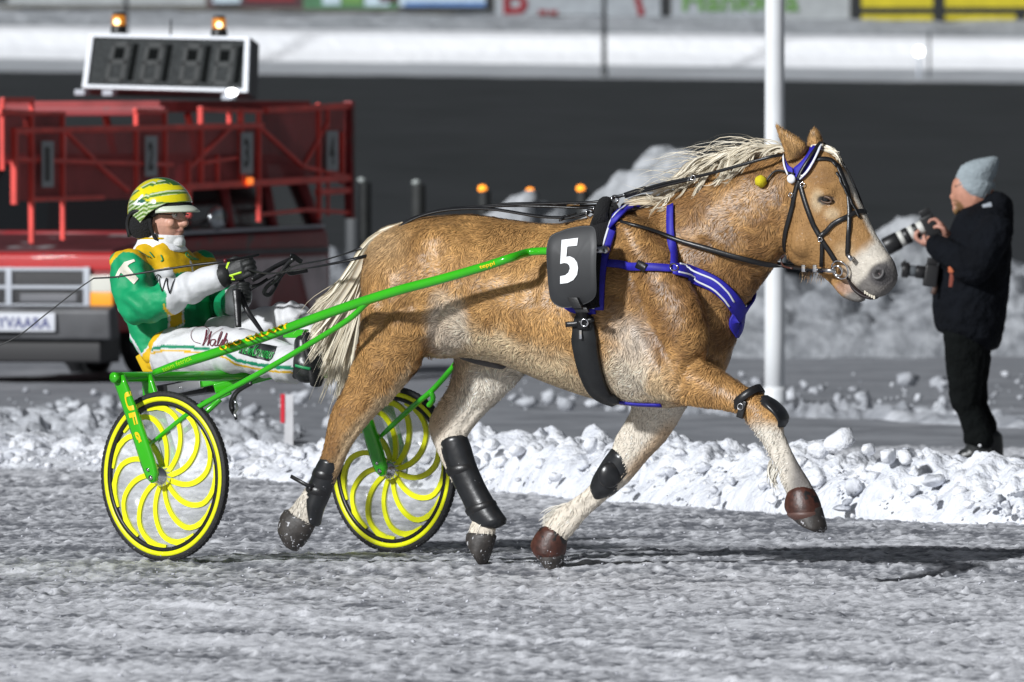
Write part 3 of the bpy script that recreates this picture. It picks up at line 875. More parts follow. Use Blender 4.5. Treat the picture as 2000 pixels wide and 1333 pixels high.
# ------------------------------------------------------------------ the horse: one continuous body
def horse_body():
    sh = []
    T = [(722, 500, 590, .06), (738, 466, 620, .13), (765, 447, 660, .20), (800, 433, 690, .255), (850, 422, 700, .285), (920, 419, 700, .30), (1000, 430, 716, .315),
         (1070, 438, 745, .33), (1130, 432, 768, .325), (1190, 414, 786, .31), (1250, 408, 796, .285), (1312, 425, 798, .25), (1362, 468, 784, .21), (1398, 515, 745, .15), (1415, 560, 700, .09)]
    sh.append(limb(HF, [(u, a, u, b, 0, w) for u, a, b, w in T], 28))
    # neck
    sh.append(limb(HF, [(1180, 440, 1366, 720, 0, .18), (1225, 412, 1402, 685, 0, .175), (1275, 400, 1440, 625, 0, .16), (1340, 362, 1472, 578, 0, .14), (1400, 334, 1496, 546, 0, .12),
                        (1460, 312, 1517, 514, 0, .105), (1515, 300, 1536, 492, 0, .095), (1555, 290, 1548, 470, 0, .085)], 24))
    # head
    H = [(1548, 290, 1526, 420, 0, .070), (1585, 285, 1528, 470, 0, .088), (1622, 294, 1537, 505, 0, .100), (1650, 328, 1560, 524, 0, .104), (1668, 366, 1594, 533, 0, .092), (1690, 412, 1624, 538, 0, .076),
         (1711, 455, 1645, 545, 0, .064), (1731, 487, 1662, 556, 0, .060), (1747, 510, 1682, 572, 0, .060), (1754, 535, 1704, 582, 0, .050)]
    sh.append(limb(HF, H, 24))
    sh.append(limb(HF, [(1617, 524, 1604, 538, 0, .050), (1642, 545, 1622, 555, 0, .042), (1666, 563, 1645, 582, 0, .038), (1692, 580, 1672, 592, 0, .034)], 16))
    # cheek, brow and nostril bulges
    for lat in (1, -1):
        sh.append(ball(HF.p(1572, 470, .062 * lat), .066, 2, 1, .8, 1.1))
        sh.append(ball(HF.p(1612, 378, .080 * lat), .038, 2, 1.2, .8, .8))
        sh.append(ball(HF.p(1718, 535, .046 * lat), .034, 2, 1, .8, 1.1))
        sh.append(limb(HF, [(1632, 402, 1620, 416, .078 * lat, .012), (1665, 448, 1652, 458, .062 * lat, .012), (1690, 480, 1678, 490, .05 * lat, .010)], 10))
        # shoulder and quarter muscle
        sh.append(limb(HF, [(1200, 430, 1275, 440, .17 * lat, .07), (1235, 540, 1345, 545, .20 * lat, .075), (1270, 640, 1385, 635, .20 * lat, .075), (1290, 730, 1385, 710, .18 * lat, .07)], 18))
        sh.append(limb(HF, [(800, 470, 905, 450, .19 * lat, .08), (760, 560, 890, 560, .20 * lat, .09), (740, 640, 870, 640, .18 * lat, .09)], 18))
    # near hind
    sh.append(limb(HF, [(872, 520, 712, 520, .15, .13), (862, 585, 706, 580, .17, .14), (856, 640, 703, 635, .175, .125), (835, 700, 694, 690, .17, .098), (795, 750, 678, 738, .165, .075), (752, 797, 660, 776, .16, .058),
                        (712, 840, 643, 805, .16, .05), (690, 868, 636, 846, .16, .043), (677, 893, 630, 880, .16, .038), (666, 920, 620, 905, .16, .032), (650, 955, 606, 938, .16, .032),
                        (636, 985, 588, 965, .16, .038), (622, 1010, 572, 985, .16, .038), (614, 1030, 560, 1000, .16, .035)], 20))
    # far hind
    sh.append(limb(HF, [(1010, 560, 850, 560, -.15, .13), (1050, 640, 868, 640, -.16, .12), (1035, 720, 886, 705, -.165, .09), (985, 776, 870, 762, -.165, .068), (943, 818, 842, 803, -.165, .055), (917, 850, 834, 832, -.165, .048),
                        (907, 875, 848, 870, -.165, .040), (922, 915, 876, 930, -.165, .032), (948, 960, 905, 975, -.165, .032), (970, 1005, 922, 1012, -.165, .038), (970, 1032, 918, 1026, -.165, .036), (966, 1050, 914, 1046, -.165, .040)], 20))
    # near fore
    sh.append(limb(HF, [(1290, 600, 1225, 720, .15, .12), (1335, 660, 1270, 778, .17, .105), (1365, 694, 1320, 790, .18, .085), (1402, 714, 1372, 800, .18, .068), (1452, 748, 1420, 806, .18, .054), (1500, 775, 1448, 816, .18, .049), (1528, 812, 1462, 832, .18, .047),
                        (1531, 842, 1482, 856, .18, .037), (1548, 882, 1500, 886, .18, .031), (1566, 915, 1517, 918, .18, .033), (1583, 942, 1526, 944, .18, .038), (1592, 962, 1537, 968, .18, .036), (1602, 985, 1540, 990, .18, .040)], 20))
    # far fore
    sh.append(limb(HF, [(1385, 690, 1240, 690, -.13, .11), (1365, 750, 1232, 748, -.15, .095), (1342, 800, 1233, 796, -.16, .075), (1306, 856, 1202, 852, -.16, .06), (1266, 898, 1192, 884, -.16, .052), (1243, 926, 1168, 916, -.16, .05), (1226, 945, 1152, 948, -.16, .045),
                        (1186, 976, 1122, 972, -.16, .036), (1146, 1012, 1092, 992, -.16, .034), (1120, 1044, 1066, 1022, -.16, .038), (1106, 1058, 1055, 1040, -.16, .036), (1100, 1072, 1046, 1062, -.16, .040)], 20))
    # dock of the tail
    sh.append(limb(HF, [(770, 450, 760, 480, 0, .04), (742, 462, 738, 490, 0, .035), (722, 485, 716, 505, 0, .025)], 12))
    V, F, E = vol(sh, .0105, 3, .6)
    u, v = pix(V)
    # soften the joins of the big masses, keep head and lower legs crisp
    w = np.clip(sstep(1540, 1420, u) * sstep(880, 790, v) + .10, 0, 1)
    V = blur(V, E, 26, w)
    # eye sockets, nostrils, mouth slit pressed in
    lat = (V - HF.O) @ HF.R
    N = vnormals(V, F)
    u, v = pix(V)
    side = np.abs(lat)
    d = np.hypot((u - 1716) / 11, (v - 534) / 9); V -= N * (.016 * np.clip(1.1 - d, 0, 1) * (side > .02))[:, None]
    d = np.hypot((u - 1613) / 15, (v - 390) / 8); V -= N * (.006 * np.clip(1.2 - d, 0, 1) * (side > .03))[:, None]
    crease = [(.012, 9, [(862, 600), (850, 655), (832, 704)]), (.010, 14, [(1222, 520), (1258, 600), (1296, 680), (1322, 742)]), (.014, 8, [(1328, 752), (1344, 714), (1372, 697), (1400, 706)]), (.010, 9, [(1550, 405), (1538, 460), (1528, 500)]),
              (.009, 14, [(728, 520), (752, 610), (744, 700)]), (.009, 12, [(708, 668), (760, 612), (815, 590)]), (.008, 9, [(1500, 560), (1440, 520), (1380, 470)]), (.006, 5, [(700, 830), (668, 876), (640, 930)]), (.006, 5, [(930, 800), (900, 840), (905, 880)]),
              (.005, 5, [(1515, 850), (1535, 900), (1552, 940)]), (.005, 5, [(1170, 965), (1130, 995), (1098, 1030)]), (.006, 6, [(1585, 440), (1630, 470), (1660, 500)]), (.006, 10, [(960, 640), (1040, 690), (1110, 715)])]
    for dep, wd, ln in crease:
        V = V - N * (dep * np.exp(-(seg_dist(u, v, ln) / wd) ** 2) * (lat > .0 if ln[0][0] not in (930, 1170) else lat < 0))[:, None]
    return V, F, E

HV, HFc, HE = horse_body()
HN = vnormals(HV, HFc)
SKIN = Skin(HV, HFc)

def coat_colour(V):
    """the colours of the coat itself: gold, darker neck, cream belly, white stockings, blaze, grey muzzle"""
    u, v = pix(V); lat = (V - HF.O) @ HF.R
    n1 = fbm(V * 7, 4); n2 = fbm(V * 22 + 9, 3); n3 = fbm(V * [3, 3, 3] + 40, 3)
    gold = np.array([.53, .298, .108]); brown = np.array([.25, .128, .046]); cream = np.array([.64, .50, .32]); white = np.array([.70, .64, .55]); grey = np.array([.075, .07, .07])
    pink = np.array([.42, .25, .19])
    k = np.clip(.26 + 1.3 * (n1 - .5) + .9 * (n2 - .5), 0, 1)
    neck = sstep(1130, 1290, u) * sstep(1600, 1480, u) * sstep(760, 640, v)
    k = np.clip(k + .62 * neck + 1.3 * neck * (n2 - .5), 0, 1)
    k = np.clip(k + .30 * sstep(870, 780, u) * sstep(560, 700, v), 0, 1)
    C = gold + (brown - gold) * k[:, None]
    def mixin(c, a):
        nonlocal C
        a = np.clip(a, 0, 1)[:, None]; C = C * (1 - a) + c * a
    nn = (n1 - .5) * 70 + (n2 - .5) * 40
    # belly line
    bel = np.interp(u, [860, 960, 1040, 1120, 1200, 1300, 1340], [680, 700, 735, 760, 780, 795, 800])
    mixin(cream, sstep(95, 25, bel - v + nn) * sstep(850, 930, u) * sstep(1345, 1290, u) * .9)
    mixin(cream, .35 * sstep(820, 760, u) * sstep(560, 470, v))
    # white flank and elbow
    mixin(white, sstep(1.25, .6, np.hypot((u - 876 + nn * .3) / 46, (v - 636 + nn * .6) / 66)) * .62)
    mixin(white, sstep(1.4, .4, np.hypot((u - 1228 + nn * .4) / 46, (v - 705 + nn * .7) / 88)) * .62)
    # legs
    far = lat < -.06
    leg = v > bel
    mixin(white, (far & (v > 690) & (u > 830) & (u < 1040)) * sstep(690, 740, v) * .9)
    mixin(white, (far & (v > 770) & (u > 1040) & (u < 1380)) * .92)
    mixin(gold * .9, (far & (u > 830) & (u < 1040)) * sstep(905, 860, u + (v - 800) * .5) * sstep(690, 740, v) * sstep(880, 830, v) * .55)
    mixin(gold * .85, (far & (u > 1150) & (u < 1380)) * sstep(30, 5, np.abs((u - 1250) * .78 + (v - 880) * .62 - 20)) * sstep(800, 850, v) * sstep(950, 920, v) * .6)
    nf = ~far & (u > 1440) & (v > 745)
    mixin(gold * 1.05, nf * sstep(750, 770, v) * .5)
    mixin(white, nf * sstep(812, 850, v + nn * .3))
    nh = ~far & (u < 800) & (v > 700)
    mixin(cream, nh * sstep(18, 2, (-(u - 735) * .62 + (790 - v) * -.78) * -1 + nn * .3) * 0)
    edge = np.interp(v, [700, 750, 800, 850, 900], [835, 795, 745, 700, 672])
    mixin(cream, nh * sstep(42, 8, edge - u + nn * .3) * .75)
    mixin(brown * .8, nh * sstep(800, 850, v) * sstep(690, 645, u) * .5)
    mixin(white * .9, nh * sstep(930, 960, v))
    # head
    head = sstep(1525, 1560, u)
    face = np.array([.38, .21, .082])
    mixin(face, head * .75 * sstep(640, 600, v))
    mixin(brown * .9, head * .55 * sstep(1.2, .5, np.hypot((u - 1605) / 30, (v - 345) / 22)))
    mixin(cream * 1.0, head * .75 * sstep(1.3, .4, np.hypot((u - 1596) / 14, (v - 392) / 24)))
    mixin(cream * 1.0, head * .65 * sstep(1.2, .4, np.hypot((u - 1625) / 18, (v - 418) / 14)))
    mixin(cream, head * .45 * sstep(1.2, .3, np.hypot((u - 1650) / 26, (v - 500) / 34)))
    ridge = np.interp(v, [285, 318, 364, 412, 460, 499, 530], [1600, 1643, 1666, 1690, 1714, 1741, 1754])
    mixin(white * 1.1, head * sstep(.03, .012, np.abs(lat)) * sstep(325, 350, v) * sstep(505, 480, v))
    ax = (u - 1575) * .64 + (v - 370) * .77
    mixin(white * .95, head * sstep(150, 172, ax + nn * .25) * sstep(1640, 1665, u))
    mixin(grey, head * sstep(1.15, .75, np.hypot((u - 1722) / 26, (v - 537) / 24)))
    mixin(grey * 1.6, head * sstep(198, 214, ax + nn * .15) * .85)
    mixin(pink, head * sstep(1.2, .5, np.hypot((u - 1650) / 22, (v - 562) / 14)) * .7)
    mixin(grey * .4, head * sstep(1.0, .55, np.hypot((u - 1715) / 11, (v - 534) / 9)))
    mixin(grey * .8, head * sstep(1.15, .8, np.hypot((u - 1613) / 17, (v - 391) / 9)))
    return np.clip(C, 0.005, .9)

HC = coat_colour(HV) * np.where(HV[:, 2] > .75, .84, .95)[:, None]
horse = thing('race_horse', 'chestnut cold-blooded trotter with flaxen mane and tail in full trot, wearing number 5', 'horse', HF.O)
horse_hide = mesh('body', HV, HFc, M_hide, horse, cols=HC)

# ---- winter coat: tufts of hair lying on the hide
def tufts():
    tri = HFc
    c = HV[tri].mean(1); n = np.cross(HV[tri[:, 2]] - HV[tri[:, 0]], HV[tri[:, 3]] - HV[tri[:, 1]]); A = np.linalg.norm(n, axis=1) / 2
    u, v = pix(c); lat = (c - HF.O) @ HF.R
    dens = np.ones(len(c))
    dens[u > 1545] = .25
    low = v > 800
    dens[low] = .45
    dens *= np.where(lat < -.12, .45, 1.0)
    p = A * dens; p /= p.sum()
    idx = RNG.choice(len(c), 105000, p=p)
    q = HV[tri[idx]]; a, b = RNG.random((2, len(idx), 1))
    P = (q[:, 0] * (1 - a) + q[:, 1] * a) * (1 - b) + (q[:, 3] * (1 - a) + q[:, 2] * a) * b
    N = n[idx] / (np.linalg.norm(n[idx], axis=1)[:, None] + 1e-12)
    u, v = pix(P); lt = (P - HF.O) @ HF.R
    # lie of the hair, with swirls of damp curls
    ang = (fbm(P * 9, 3) - .5) * 4.2 + (noise(P * 28) - .5) * 2.2
    calm = np.where((u > 1540) | (v > 790), .35, 1.0); ang *= calm
    D = -.55 * HF.F + np.array([0, 0, -.83])
    D = np.repeat(D[None], len(P), 0)
    quarter = sstep(900, 800, u) * sstep(800, 700, v); D = D + quarter[:, None] * (HF.F * .3)
    hd = u > 1540
    D[hd] = np.array([0, 0, -.7]) + HF.F * .75
    D -= N * (D * N).sum(1)[:, None]; D /= np.linalg.norm(D, axis=1)[:, None] + 1e-9
    B = np.cross(N, D)
    D = D * np.cos(ang)[:, None] + B * np.sin(ang)[:, None]; B = np.cross(N, D)
    L = (.016 + .016 * RNG.random(len(P))) * np.where(u > 1540, .32, 1) * np.where(v > 790, .55, 1)
    feather = ((v > 960) & (v < 1045)) | ((v > 880) & (v < 960) & (u > 1450) & (u < 1530)) | ((v > 800) & (v < 860) & (u > 1440) & (u < 1490))
    L = np.where(feather & (RNG.random(len(P)) < .5), L * 1.7, L)
    W = (.0020 + .0026 * RNG.random(len(P))) * np.where(u > 1540, .6, 1)
    curl = RNG.normal(0, .22, len(P)) + (noise(P * 12 + 5) - .5) * 2.0
    V = np.empty((len(P), 7, 3))
    for k, (t, w) in enumerate(((0, 1.0), (.38, .9), (.72, .6))):
        h = .0012 + L * t * (.22 - .10 * t)
        cc = P + D * (L * t * np.cos(curl * t))[:, None] + B * (L * t * np.sin(curl * t))[:, None] + N * h[:, None]
        V[:, 2 * k] = cc - B * (W * w / 2)[:, None]; V[:, 2 * k + 1] = cc + B * (W * w / 2)[:, None]
    V[:, 6] = P + D * (L * np.cos(curl))[:, None] + B * (L * np.sin(curl))[:, None] + N * (.0012 + L * .09)[:, None]
    C = coat_colour(P) * (1 + RNG.normal(0, .10, len(P)))[:, None] * (.42 + 1.12 * noise((P - D * ((P * D).sum(1) * .72)[:, None]) * 62)[:, None])
    C = np.clip(C, .004, .9)
    CC = np.repeat(C[:, None, :], 7, 1)
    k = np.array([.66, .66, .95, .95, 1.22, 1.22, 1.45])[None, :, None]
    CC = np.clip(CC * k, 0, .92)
    i = np.arange(len(P))[:, None] * 7
    tr = np.array([[0, 1, 3], [0, 3, 2], [2, 3, 5], [2, 5, 4], [4, 5, 6]])
    F = (i[:, :, None] + tr[None]).reshape(-1, 3)
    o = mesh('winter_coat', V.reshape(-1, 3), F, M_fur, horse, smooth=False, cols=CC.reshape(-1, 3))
    o['kind'] = 'stuff'
tufts()

# ---- long hair as curved locks
def locks(name, guides, n, width, seed, cols, parent, spread=.02, wig=.012, seg=12, lenvar=.35, clump=0):
    """guides: list of paths (root..tip, equal count). Each lock blends two neighbouring guides."""
    r = np.random.default_rng(seed)
    G = [spline(g, seg) for g in guides]; V, F, C, k = [], [], [], 0
    t = np.linspace(0, 1, seg)
    cl = [(r.uniform(0, len(G) - 1 - 1e-6), r.normal(0, spread, 3), r.uniform(0, 6.3, 3), r.uniform(3, 8), r.random()) for _ in range(max(1, clump))]
    for _ in range(n):
        c_ = cl[r.integers(len(cl))] if clump else None
        x = r.uniform(0, len(G) - 1 - 1e-6) if not clump else min(len(G) - 1 - 1e-6, max(0, c_[0] + r.normal(0, .06))); i = int(x); f = x - i
        p = G[i] * (1 - f) + G[i + 1] * f
        off = r.normal(0, spread, 3) if not clump else c_[1] + r.normal(0, spread * .22, 3); p = p + off * (.25 + .75 * t[:, None])
        ph = r.uniform(0, 6.3, 3) if not clump else c_[2] + r.normal(0, .25, 3); p = p + wig * t[:, None] * np.sin(t[:, None] * (r.uniform(3, 8) if not clump else c_[3]) + ph)
        cut = 1 - lenvar * (r.random() if not clump else np.clip(c_[4] + r.normal(0, .12), 0, 1)); p = spline(p[:max(3, int(seg * cut))], seg)
        T = np.gradient(p, axis=0); s = np.cross(T, C_FW + r.normal(0, .35, 3)); s /= np.linalg.norm(s, axis=1)[:, None] + 1e-9
        w = width * r.uniform(.35, 1.2) * (1 - .9 * t ** 1.6)
        V.append(np.stack([p - s * w[:, None] / 2, p + s * w[:, None] / 2], 1).reshape(-1, 3))
        a = np.arange(seg - 1)[:, None] * 2 + k
        F.append(np.concatenate([a, a + 1, a + 3, a + 2], 1)); k += 2 * seg
        c = np.array(cols[0]) + (np.array(cols[1]) - np.array(cols[0])) * r.random()
        C.append(np.repeat((c * r.uniform(.75, 1.15))[None], 2 * seg, 0))
    return mesh(name, np.concatenate(V), np.concatenate(F), M_mane, parent, smooth=True, cols=np.concatenate(C))
FLAX = ((.62, .54, .40), (.82, .76, .62))
def hp(u, v, lat=0.0): return HF.p(u, v, lat)
tail_g = [[hp(788, 441, .03), hp(738, 462, .03), hp(695, 525), hp(650, 578), hp(606, 612)],
          [hp(784, 444, .04), hp(731, 480, .03), hp(690, 555), hp(648, 612), hp(618, 655)],
          [hp(778, 448, .03), hp(727, 498, .02), hp(694, 575, -.02), hp(652, 645, -.03), hp(622, 712, -.04)],
          [hp(770, 452, -.03), hp(724, 510, -.03), hp(698, 592, -.03), hp(665, 672, -.05), hp(636, 752, -.06)],
          [hp(768, 455, -.03), hp(722, 520, -.04), hp(702, 605, -.04), hp(682, 684, -.06), hp(658, 770, -.08)],
          [hp(766, 458, -.03), hp(722, 530, -.05), hp(706, 610, -.06), hp(694, 694, -.08), hp(682, 775, -.09)]]
locks('tail', tail_g, 2600, .016, 2, FLAX, horse, .026, .018, 14, .12, 150)
locks('tail_wisps', tail_g, 90, .004, 3, FLAX, horse, .035, .03, 16, .0)
mane_g = []
for i, (ru, rv) in enumerate([(1318, 392), (1345, 366), (1375, 348), (1405, 334), (1435, 322), (1465, 312), (1495, 304), (1520, 299), (1540, 296)]):
    L = [62, 78, 92, 108, 120, 128, 122, 100, 70][i]; up = [2, 6, 12, 20, 26, 30, 26, 12, 2][i]
    mane_g.append([hp(ru, rv, 0), hp(ru - .22 * L, rv - up * .55 - 2, .012), hp(ru - .55 * L, rv - up * .5 + 6, .03), hp(ru - .85 * L, rv + 8 + .10 * L, .045), hp(ru - 1.15 * L, rv + 10 + .05 * L, .055)])
locks('mane', mane_g, 620, .0078, 4, FLAX, horse, .016, .024, 14, .5, 46)
mane_h = [[hp(u, v, 0), hp(u - 15, v - 6, .03), hp(u - 28, v + 14, .06), hp(u - 46, v + 34, .085), hp(u - 64, v + 40, .10)] for u, v in [(1330, 380), (1370, 352), (1410, 333), (1450, 318), (1490, 306)]]
locks('mane_fall', mane_h, 420, .0075, 14, FLAX, horse, .014, .022, 12, .45, 34)
locks('mane_wisps', [[g[0], g[1] + [0, 0, .03], g[2] + [-.03, 0, .05], g[3] + [-.05, 0, .06], g[4] + [-.08, 0, .05]] for g in mane_g], 46, .0035, 5, FLAX, horse, .015, .03, 12, .3)
locks('withers_hair', [[hp(1310, 402), hp(1285, 388, .02), hp(1255, 385, .03), hp(1230, 392, .04), hp(1214, 398, .05)], [hp(1305, 404), hp(1280, 398, .03), hp(1252, 398, .05), hp(1232, 402, .06), hp(1218, 404, .07)]], 90, .011, 6, ((.55, .44, .28), (.72, .62, .46)), horse, .008, .006, 8, .3)
locks('forelock', [[hp(1585, 288, -.03), hp(1606, 287, -.03), hp(1624, 293, -.03), hp(1636, 303, -.02), hp(1642, 322, -.02)], [hp(1585, 288, .02), hp(1608, 293, .02), hp(1628, 300, .01), hp(1638, 312, .01), hp(1641, 328, .01)]], 80, .010, 8, FLAX, horse, .008, .010, 9, .4)
locks('fetlock_feather', [[hp(1110, 985, -.16), hp(1090, 992, -.16), hp(1075, 1005, -.16), hp(1062, 1020, -.16)], [hp(1088, 1005, -.16), hp(1070, 1015, -.16), hp(1060, 1030, -.16), hp(1062, 1048, -.16)]], 110, .008, 9, ((.6, .56, .48), (.8, .77, .70)), horse, .012, .008, 8, .4)
locks('fetlock_feather', [[hp(1505, 900, .18), hp(1500, 912, .18), hp(1502, 930, .18), hp(1512, 945, .18)], [hp(1518, 925, .18), hp(1512, 938, .18), hp(1516, 950, .18), hp(1524, 962, .18)]], 80, .008, 10, ((.6, .56, .48), (.8, .77, .70)), horse, .010, .008, 8, .4)
locks('chin_hair', [[hp(u, 530 + .1 * (u - 1560)), hp(u - 1, 536 + .1 * (u - 1560)), hp(u - 2, 545 + .1 * (u - 1560)), hp(u - 6, 552 + .1 * (u - 1560))] for u in (1560, 1580, 1600, 1615)], 60, .003, 11, ((.22, .13, .07), (.4, .28, .16)), horse, .012, .004, 6, .4)

# ---- ears, eyes, teeth, hooves
def ear(pts, name):
    secs = []
    for (u1, v1), (u2, v2), lat, b in pts:
        p, q = hp(u1, v1, lat), hp(u2, v2, lat); secs.append(np.concatenate([(p + q) / 2, (p - q) / 2 * .92, [b]]))
    K = spline(np.array(secs), 16)
    V, F = loft([(k[:3], k[3:6], HF.R * k[6]) for k in K], 18, round_ends=False)
    V, F2, E = vol([(V, F)], .0045, 3)
    u, v = pix(V); n = fbm(V * 40, 3)
    c = np.array([.42, .24, .09]) * (.45 + .9 * n)[:, None] * np.where(in_poly(u, v, [(1545, 316), (1566, 312), (1560, 290), (1540, 270), (1524, 256), (1534, 285)]), .55, 1.0)[:, None]
    short_fur(V, F2, 1500, .014, .0022, (-.1, 0, 1), (.46, .27, .11))
    return mesh(name, V, F2, M_hide, horse, cols=c)
def short_fur(V, F, n, L, W, up, col, name='ear_hair'):
    tri = F; n_ = np.cross(V[tri[:, 2]] - V[tri[:, 0]], V[tri[:, 3]] - V[tri[:, 1]]); A = np.linalg.norm(n_, axis=1)
    idx = RNG.choice(len(F), n, p=A / A.sum()); a = RNG.random((n, 1)); b = RNG.random((n, 1)); q = V[tri[idx]]
    P = (q[:, 0] * (1 - a) + q[:, 1] * a) * (1 - b) + (q[:, 3] * (1 - a) + q[:, 2] * a) * b; N = n_[idx] / (A[idx][:, None] + 1e-12)
    D = np.asarray(up) + RNG.normal(0, .25, (n, 3)); D -= N * (D * N).sum(1)[:, None]; D /= np.linalg.norm(D, axis=1)[:, None] + 1e-9; B = np.cross(N, D)
    l = L * (.5 + RNG.random((n, 1))); vv = np.stack([P - B * W / 2, P + B * W / 2, P + D * l + N * l * .28], 1)
    c = np.asarray(col) * (.45 + 1.1 * noise(P * 70))[:, None] * (1 + RNG.normal(0, .15, n))[:, None]
    o = mesh(name, vv.reshape(-1, 3), np.arange(3 * n).reshape(-1, 3), M_fur, horse, smooth=False, cols=np.clip(np.repeat(c[:, None], 3, 1), .01, .9).reshape(-1, 3)); o['kind'] = 'stuff'
ear([((1566, 310), (1536, 318), .055, .030), ((1577, 290), (1533, 300), .06, .036), ((1568, 275), (1529, 288), .062, .032), ((1550, 264), (1523, 272), .064, .025), ((1531, 254), (1519, 258), .066, .015), ((1518, 243), (1514, 244), .068, .004)], 'ear')
ear([((1606, 300), (1580, 300), -.055, .028), ((1608, 283), (1577, 283), -.06, .030), ((1604, 268), (1579, 268), -.062, .024), ((1598, 257), (1584, 259), -.064, .016), ((1592, 252), (1589, 252), -.066, .004)], 'ear')
h = SKIN.hit(1613, 390)
for s in (1, -1):
    p = h[0] if s == 1 else h[0] - 2 * ((h[0] - HF.O) @ HF.R) * HF.R
    nn = h[1] if s == 1 else h[1] - 2 * (h[1] @ HF.R) * HF.R
    mesh('eye', *ball(p - nn * .012, .0215, 3), M_eye, horse)
    # lids
    up, dn = [], []
    for t in np.linspace(0, math.pi, 12):
        d = HF.F * (.026 * -math.cos(t)); zz = .012 * math.sin(t)
        up.append(p + d * 1.0 + nn * (.001 + .006 * math.sin(t)) + np.array([0, 0, zz - .2 * (d @ HF.F)]))
        dn.append(p + d * 1.0 + nn * (.000 + .006 * math.sin(t)) + np.array([0, 0, -zz * .9 - .2 * (d @ HF.F)]))
    mesh('eyelid', *tube(up, .0052, 8), mat('lid', (.10, .055, .03), .5) if s == 1 else MATS['lid'], horse)
    mesh('eyelid', *tube(dn, .0042, 8), MATS['lid'], horse)
h = SKIN.hit(1716, 534)
if h is not None:
    ax = [nrm(np.cross(h[1], (0, 0, 1))), nrm(np.cross(np.cross(h[1], (0, 0, 1)), h[1])), h[1]]
    mesh('nostril', *ball(h[0] - h[1] * .004, .017, 2, 1.1, 1.45, .34, ax), mat('nostril_dark', (.035, .012, .012), .5), horse)
    rim = [h[0] + h[1] * .004 + ax[0] * .021 * math.cos(a) + ax[1] * .025 * math.sin(a) for a in np.linspace(0, 2 * math.pi, 25)]
    mesh('nostril_rim', *tube(rim, .0055, 8, False), mat('muzzle_grey', (.10, .095, .095), .55), horse)
mesh('sheath', *limb(HF, [(880, 664, 868, 684, 0, .05), (915, 674, 906, 704, 0, .055), (955, 690, 946, 716, 0, .05), (985, 706, 978, 722, 0, .035)], 18), mat('grey_skin', (.055, .05, .05), .6, vary=.3, vscale=20), horse)
mouth = spline([(1664, 530), (1670, 548), (1680, 563), (1692, 576), (1706, 583)], 16)
mesh('mouth', *limb(HF, [(1668, 540, 1662, 546, .0, .050), (1680, 558, 1668, 567, 0, .046), (1700, 574, 1682, 581, 0, .040), (1716, 580, 1698, 586, 0, .03)], 14), mat('mouth_dark', (.02, .012, .012), .4), horse)
M_tooth = mat('tooth', (.6, .55, .45), .4)
for i in range(5):
    for s in (1, -1):
        u, v = 1690 + i * 4.4, 571 + i * 2.6
        mesh('tooth', *bbox_bevel(hp(u, v, s * (.034 - i * .003)), HF.F * .004, HF.R * .003, (0, 0, .007), .3), M_tooth, horse)

def hoof(pairs, name='hoof'):
    V, F = limb(HF, pairs, 22, 4)
    return mesh(name, V, F, M_hoof, horse)
hoof([(616, 1028, 556, 996, .16, .042), (606, 1048, 547, 1010, .16, .050), (594, 1066, 543, 1034, .16, .052), (586, 1072, 550, 1052, .16, .045)])
hoof([(970, 1048, 911, 1043, -.165, .044), (964, 1070, 910, 1058, -.165, .050), (957, 1090, 920, 1078, -.165, .050), (950, 1105, 934, 1098, -.165, .035)])
hoof([(1606, 992, 1540, 1000, .18, .046), (1612, 1014, 1550, 1016, .18, .054), (1616, 1033, 1566, 1028, .18, .056), (1612, 1038, 1580, 1034, .18, .050)])
hoof([(1104, 1066, 1038, 1058, -.16, .046), (1102, 1090, 1046, 1082, -.16, .054), (1097, 1114, 1062, 1106, -.16, .052), (1090, 1129, 1074, 1122, -.16, .040)])

# ---- boots: each strapped on, each a thing of its own
def shell(name, label, cat, pairs, m, group, extra=None, seg=22, sub=4):
    V, F = limb(HF, pairs, seg, sub)
    t = thing(name, label, cat, V.mean(0) * [1, 1, 1], group)
    o = mesh('shell', V, F, m, t)
    return t
G_BOOT = 'protective boots on the horse legs'
t = shell('shin_boot', 'long black moulded shin boot on the far hind leg', 'leg boot',
          [(912, 850, 858, 868, -.165, .050), (920, 872, 862, 888, -.165, .050), (928, 900, 872, 914, -.165, .046), (940, 930, 886, 946, -.165, .044), (956, 962, 904, 982, -.165, .045), (976, 994, 920, 1016, -.165, .048), (990, 1014, 938, 1032, -.165, .046)], M_boot, G_BOOT)
mesh('strap', *limb(HF, [(929, 905, 870, 921, -.165, .051), (933, 914, 875, 930, -.165, .051)], 22, 2), M_leather, t)
mesh('strap', *limb(HF, [(968, 978, 908, 1000, -.165, .051), (972, 987, 913, 1008, -.165, .051)], 22, 2), M_leather, t)
t = shell('ankle_boot', 'black wrapped boot with a flapping strap on the near hind cannon', 'leg boot',
          [(664, 908, 625, 896, .16, .040), (662, 922, 618, 908, .16, .042), (652, 952, 606, 936, .16, .042), (642, 978, 598, 962, .16, .043), (632, 1000, 598, 984, .16, .045), (626, 1026, 604, 1018, .16, .038)], M_boot, G_BOOT)
mesh('strap', *limb(HF, [(659, 930, 613, 915, .16, .046), (656, 940, 609, 925, .16, .046)], 22, 2), M_leather, t)
mesh('strap', *limb(HF, [(648, 962, 600, 947, .16, .047), (645, 971, 597, 956, .16, .047)], 22, 2), M_leather, t)
pts = spline([hp(612, 952, .20), hp(600, 948, .215), hp(585, 940, .22), hp(569, 931, .21)], 12)
mesh('loose_strap', *strap(pts, np.repeat(HF.R[None], 12, 0), .016, .005), M_leather, t)
mesh('buckle', *ball(hp(606, 954, .208), .010, 2), M_leather, t)
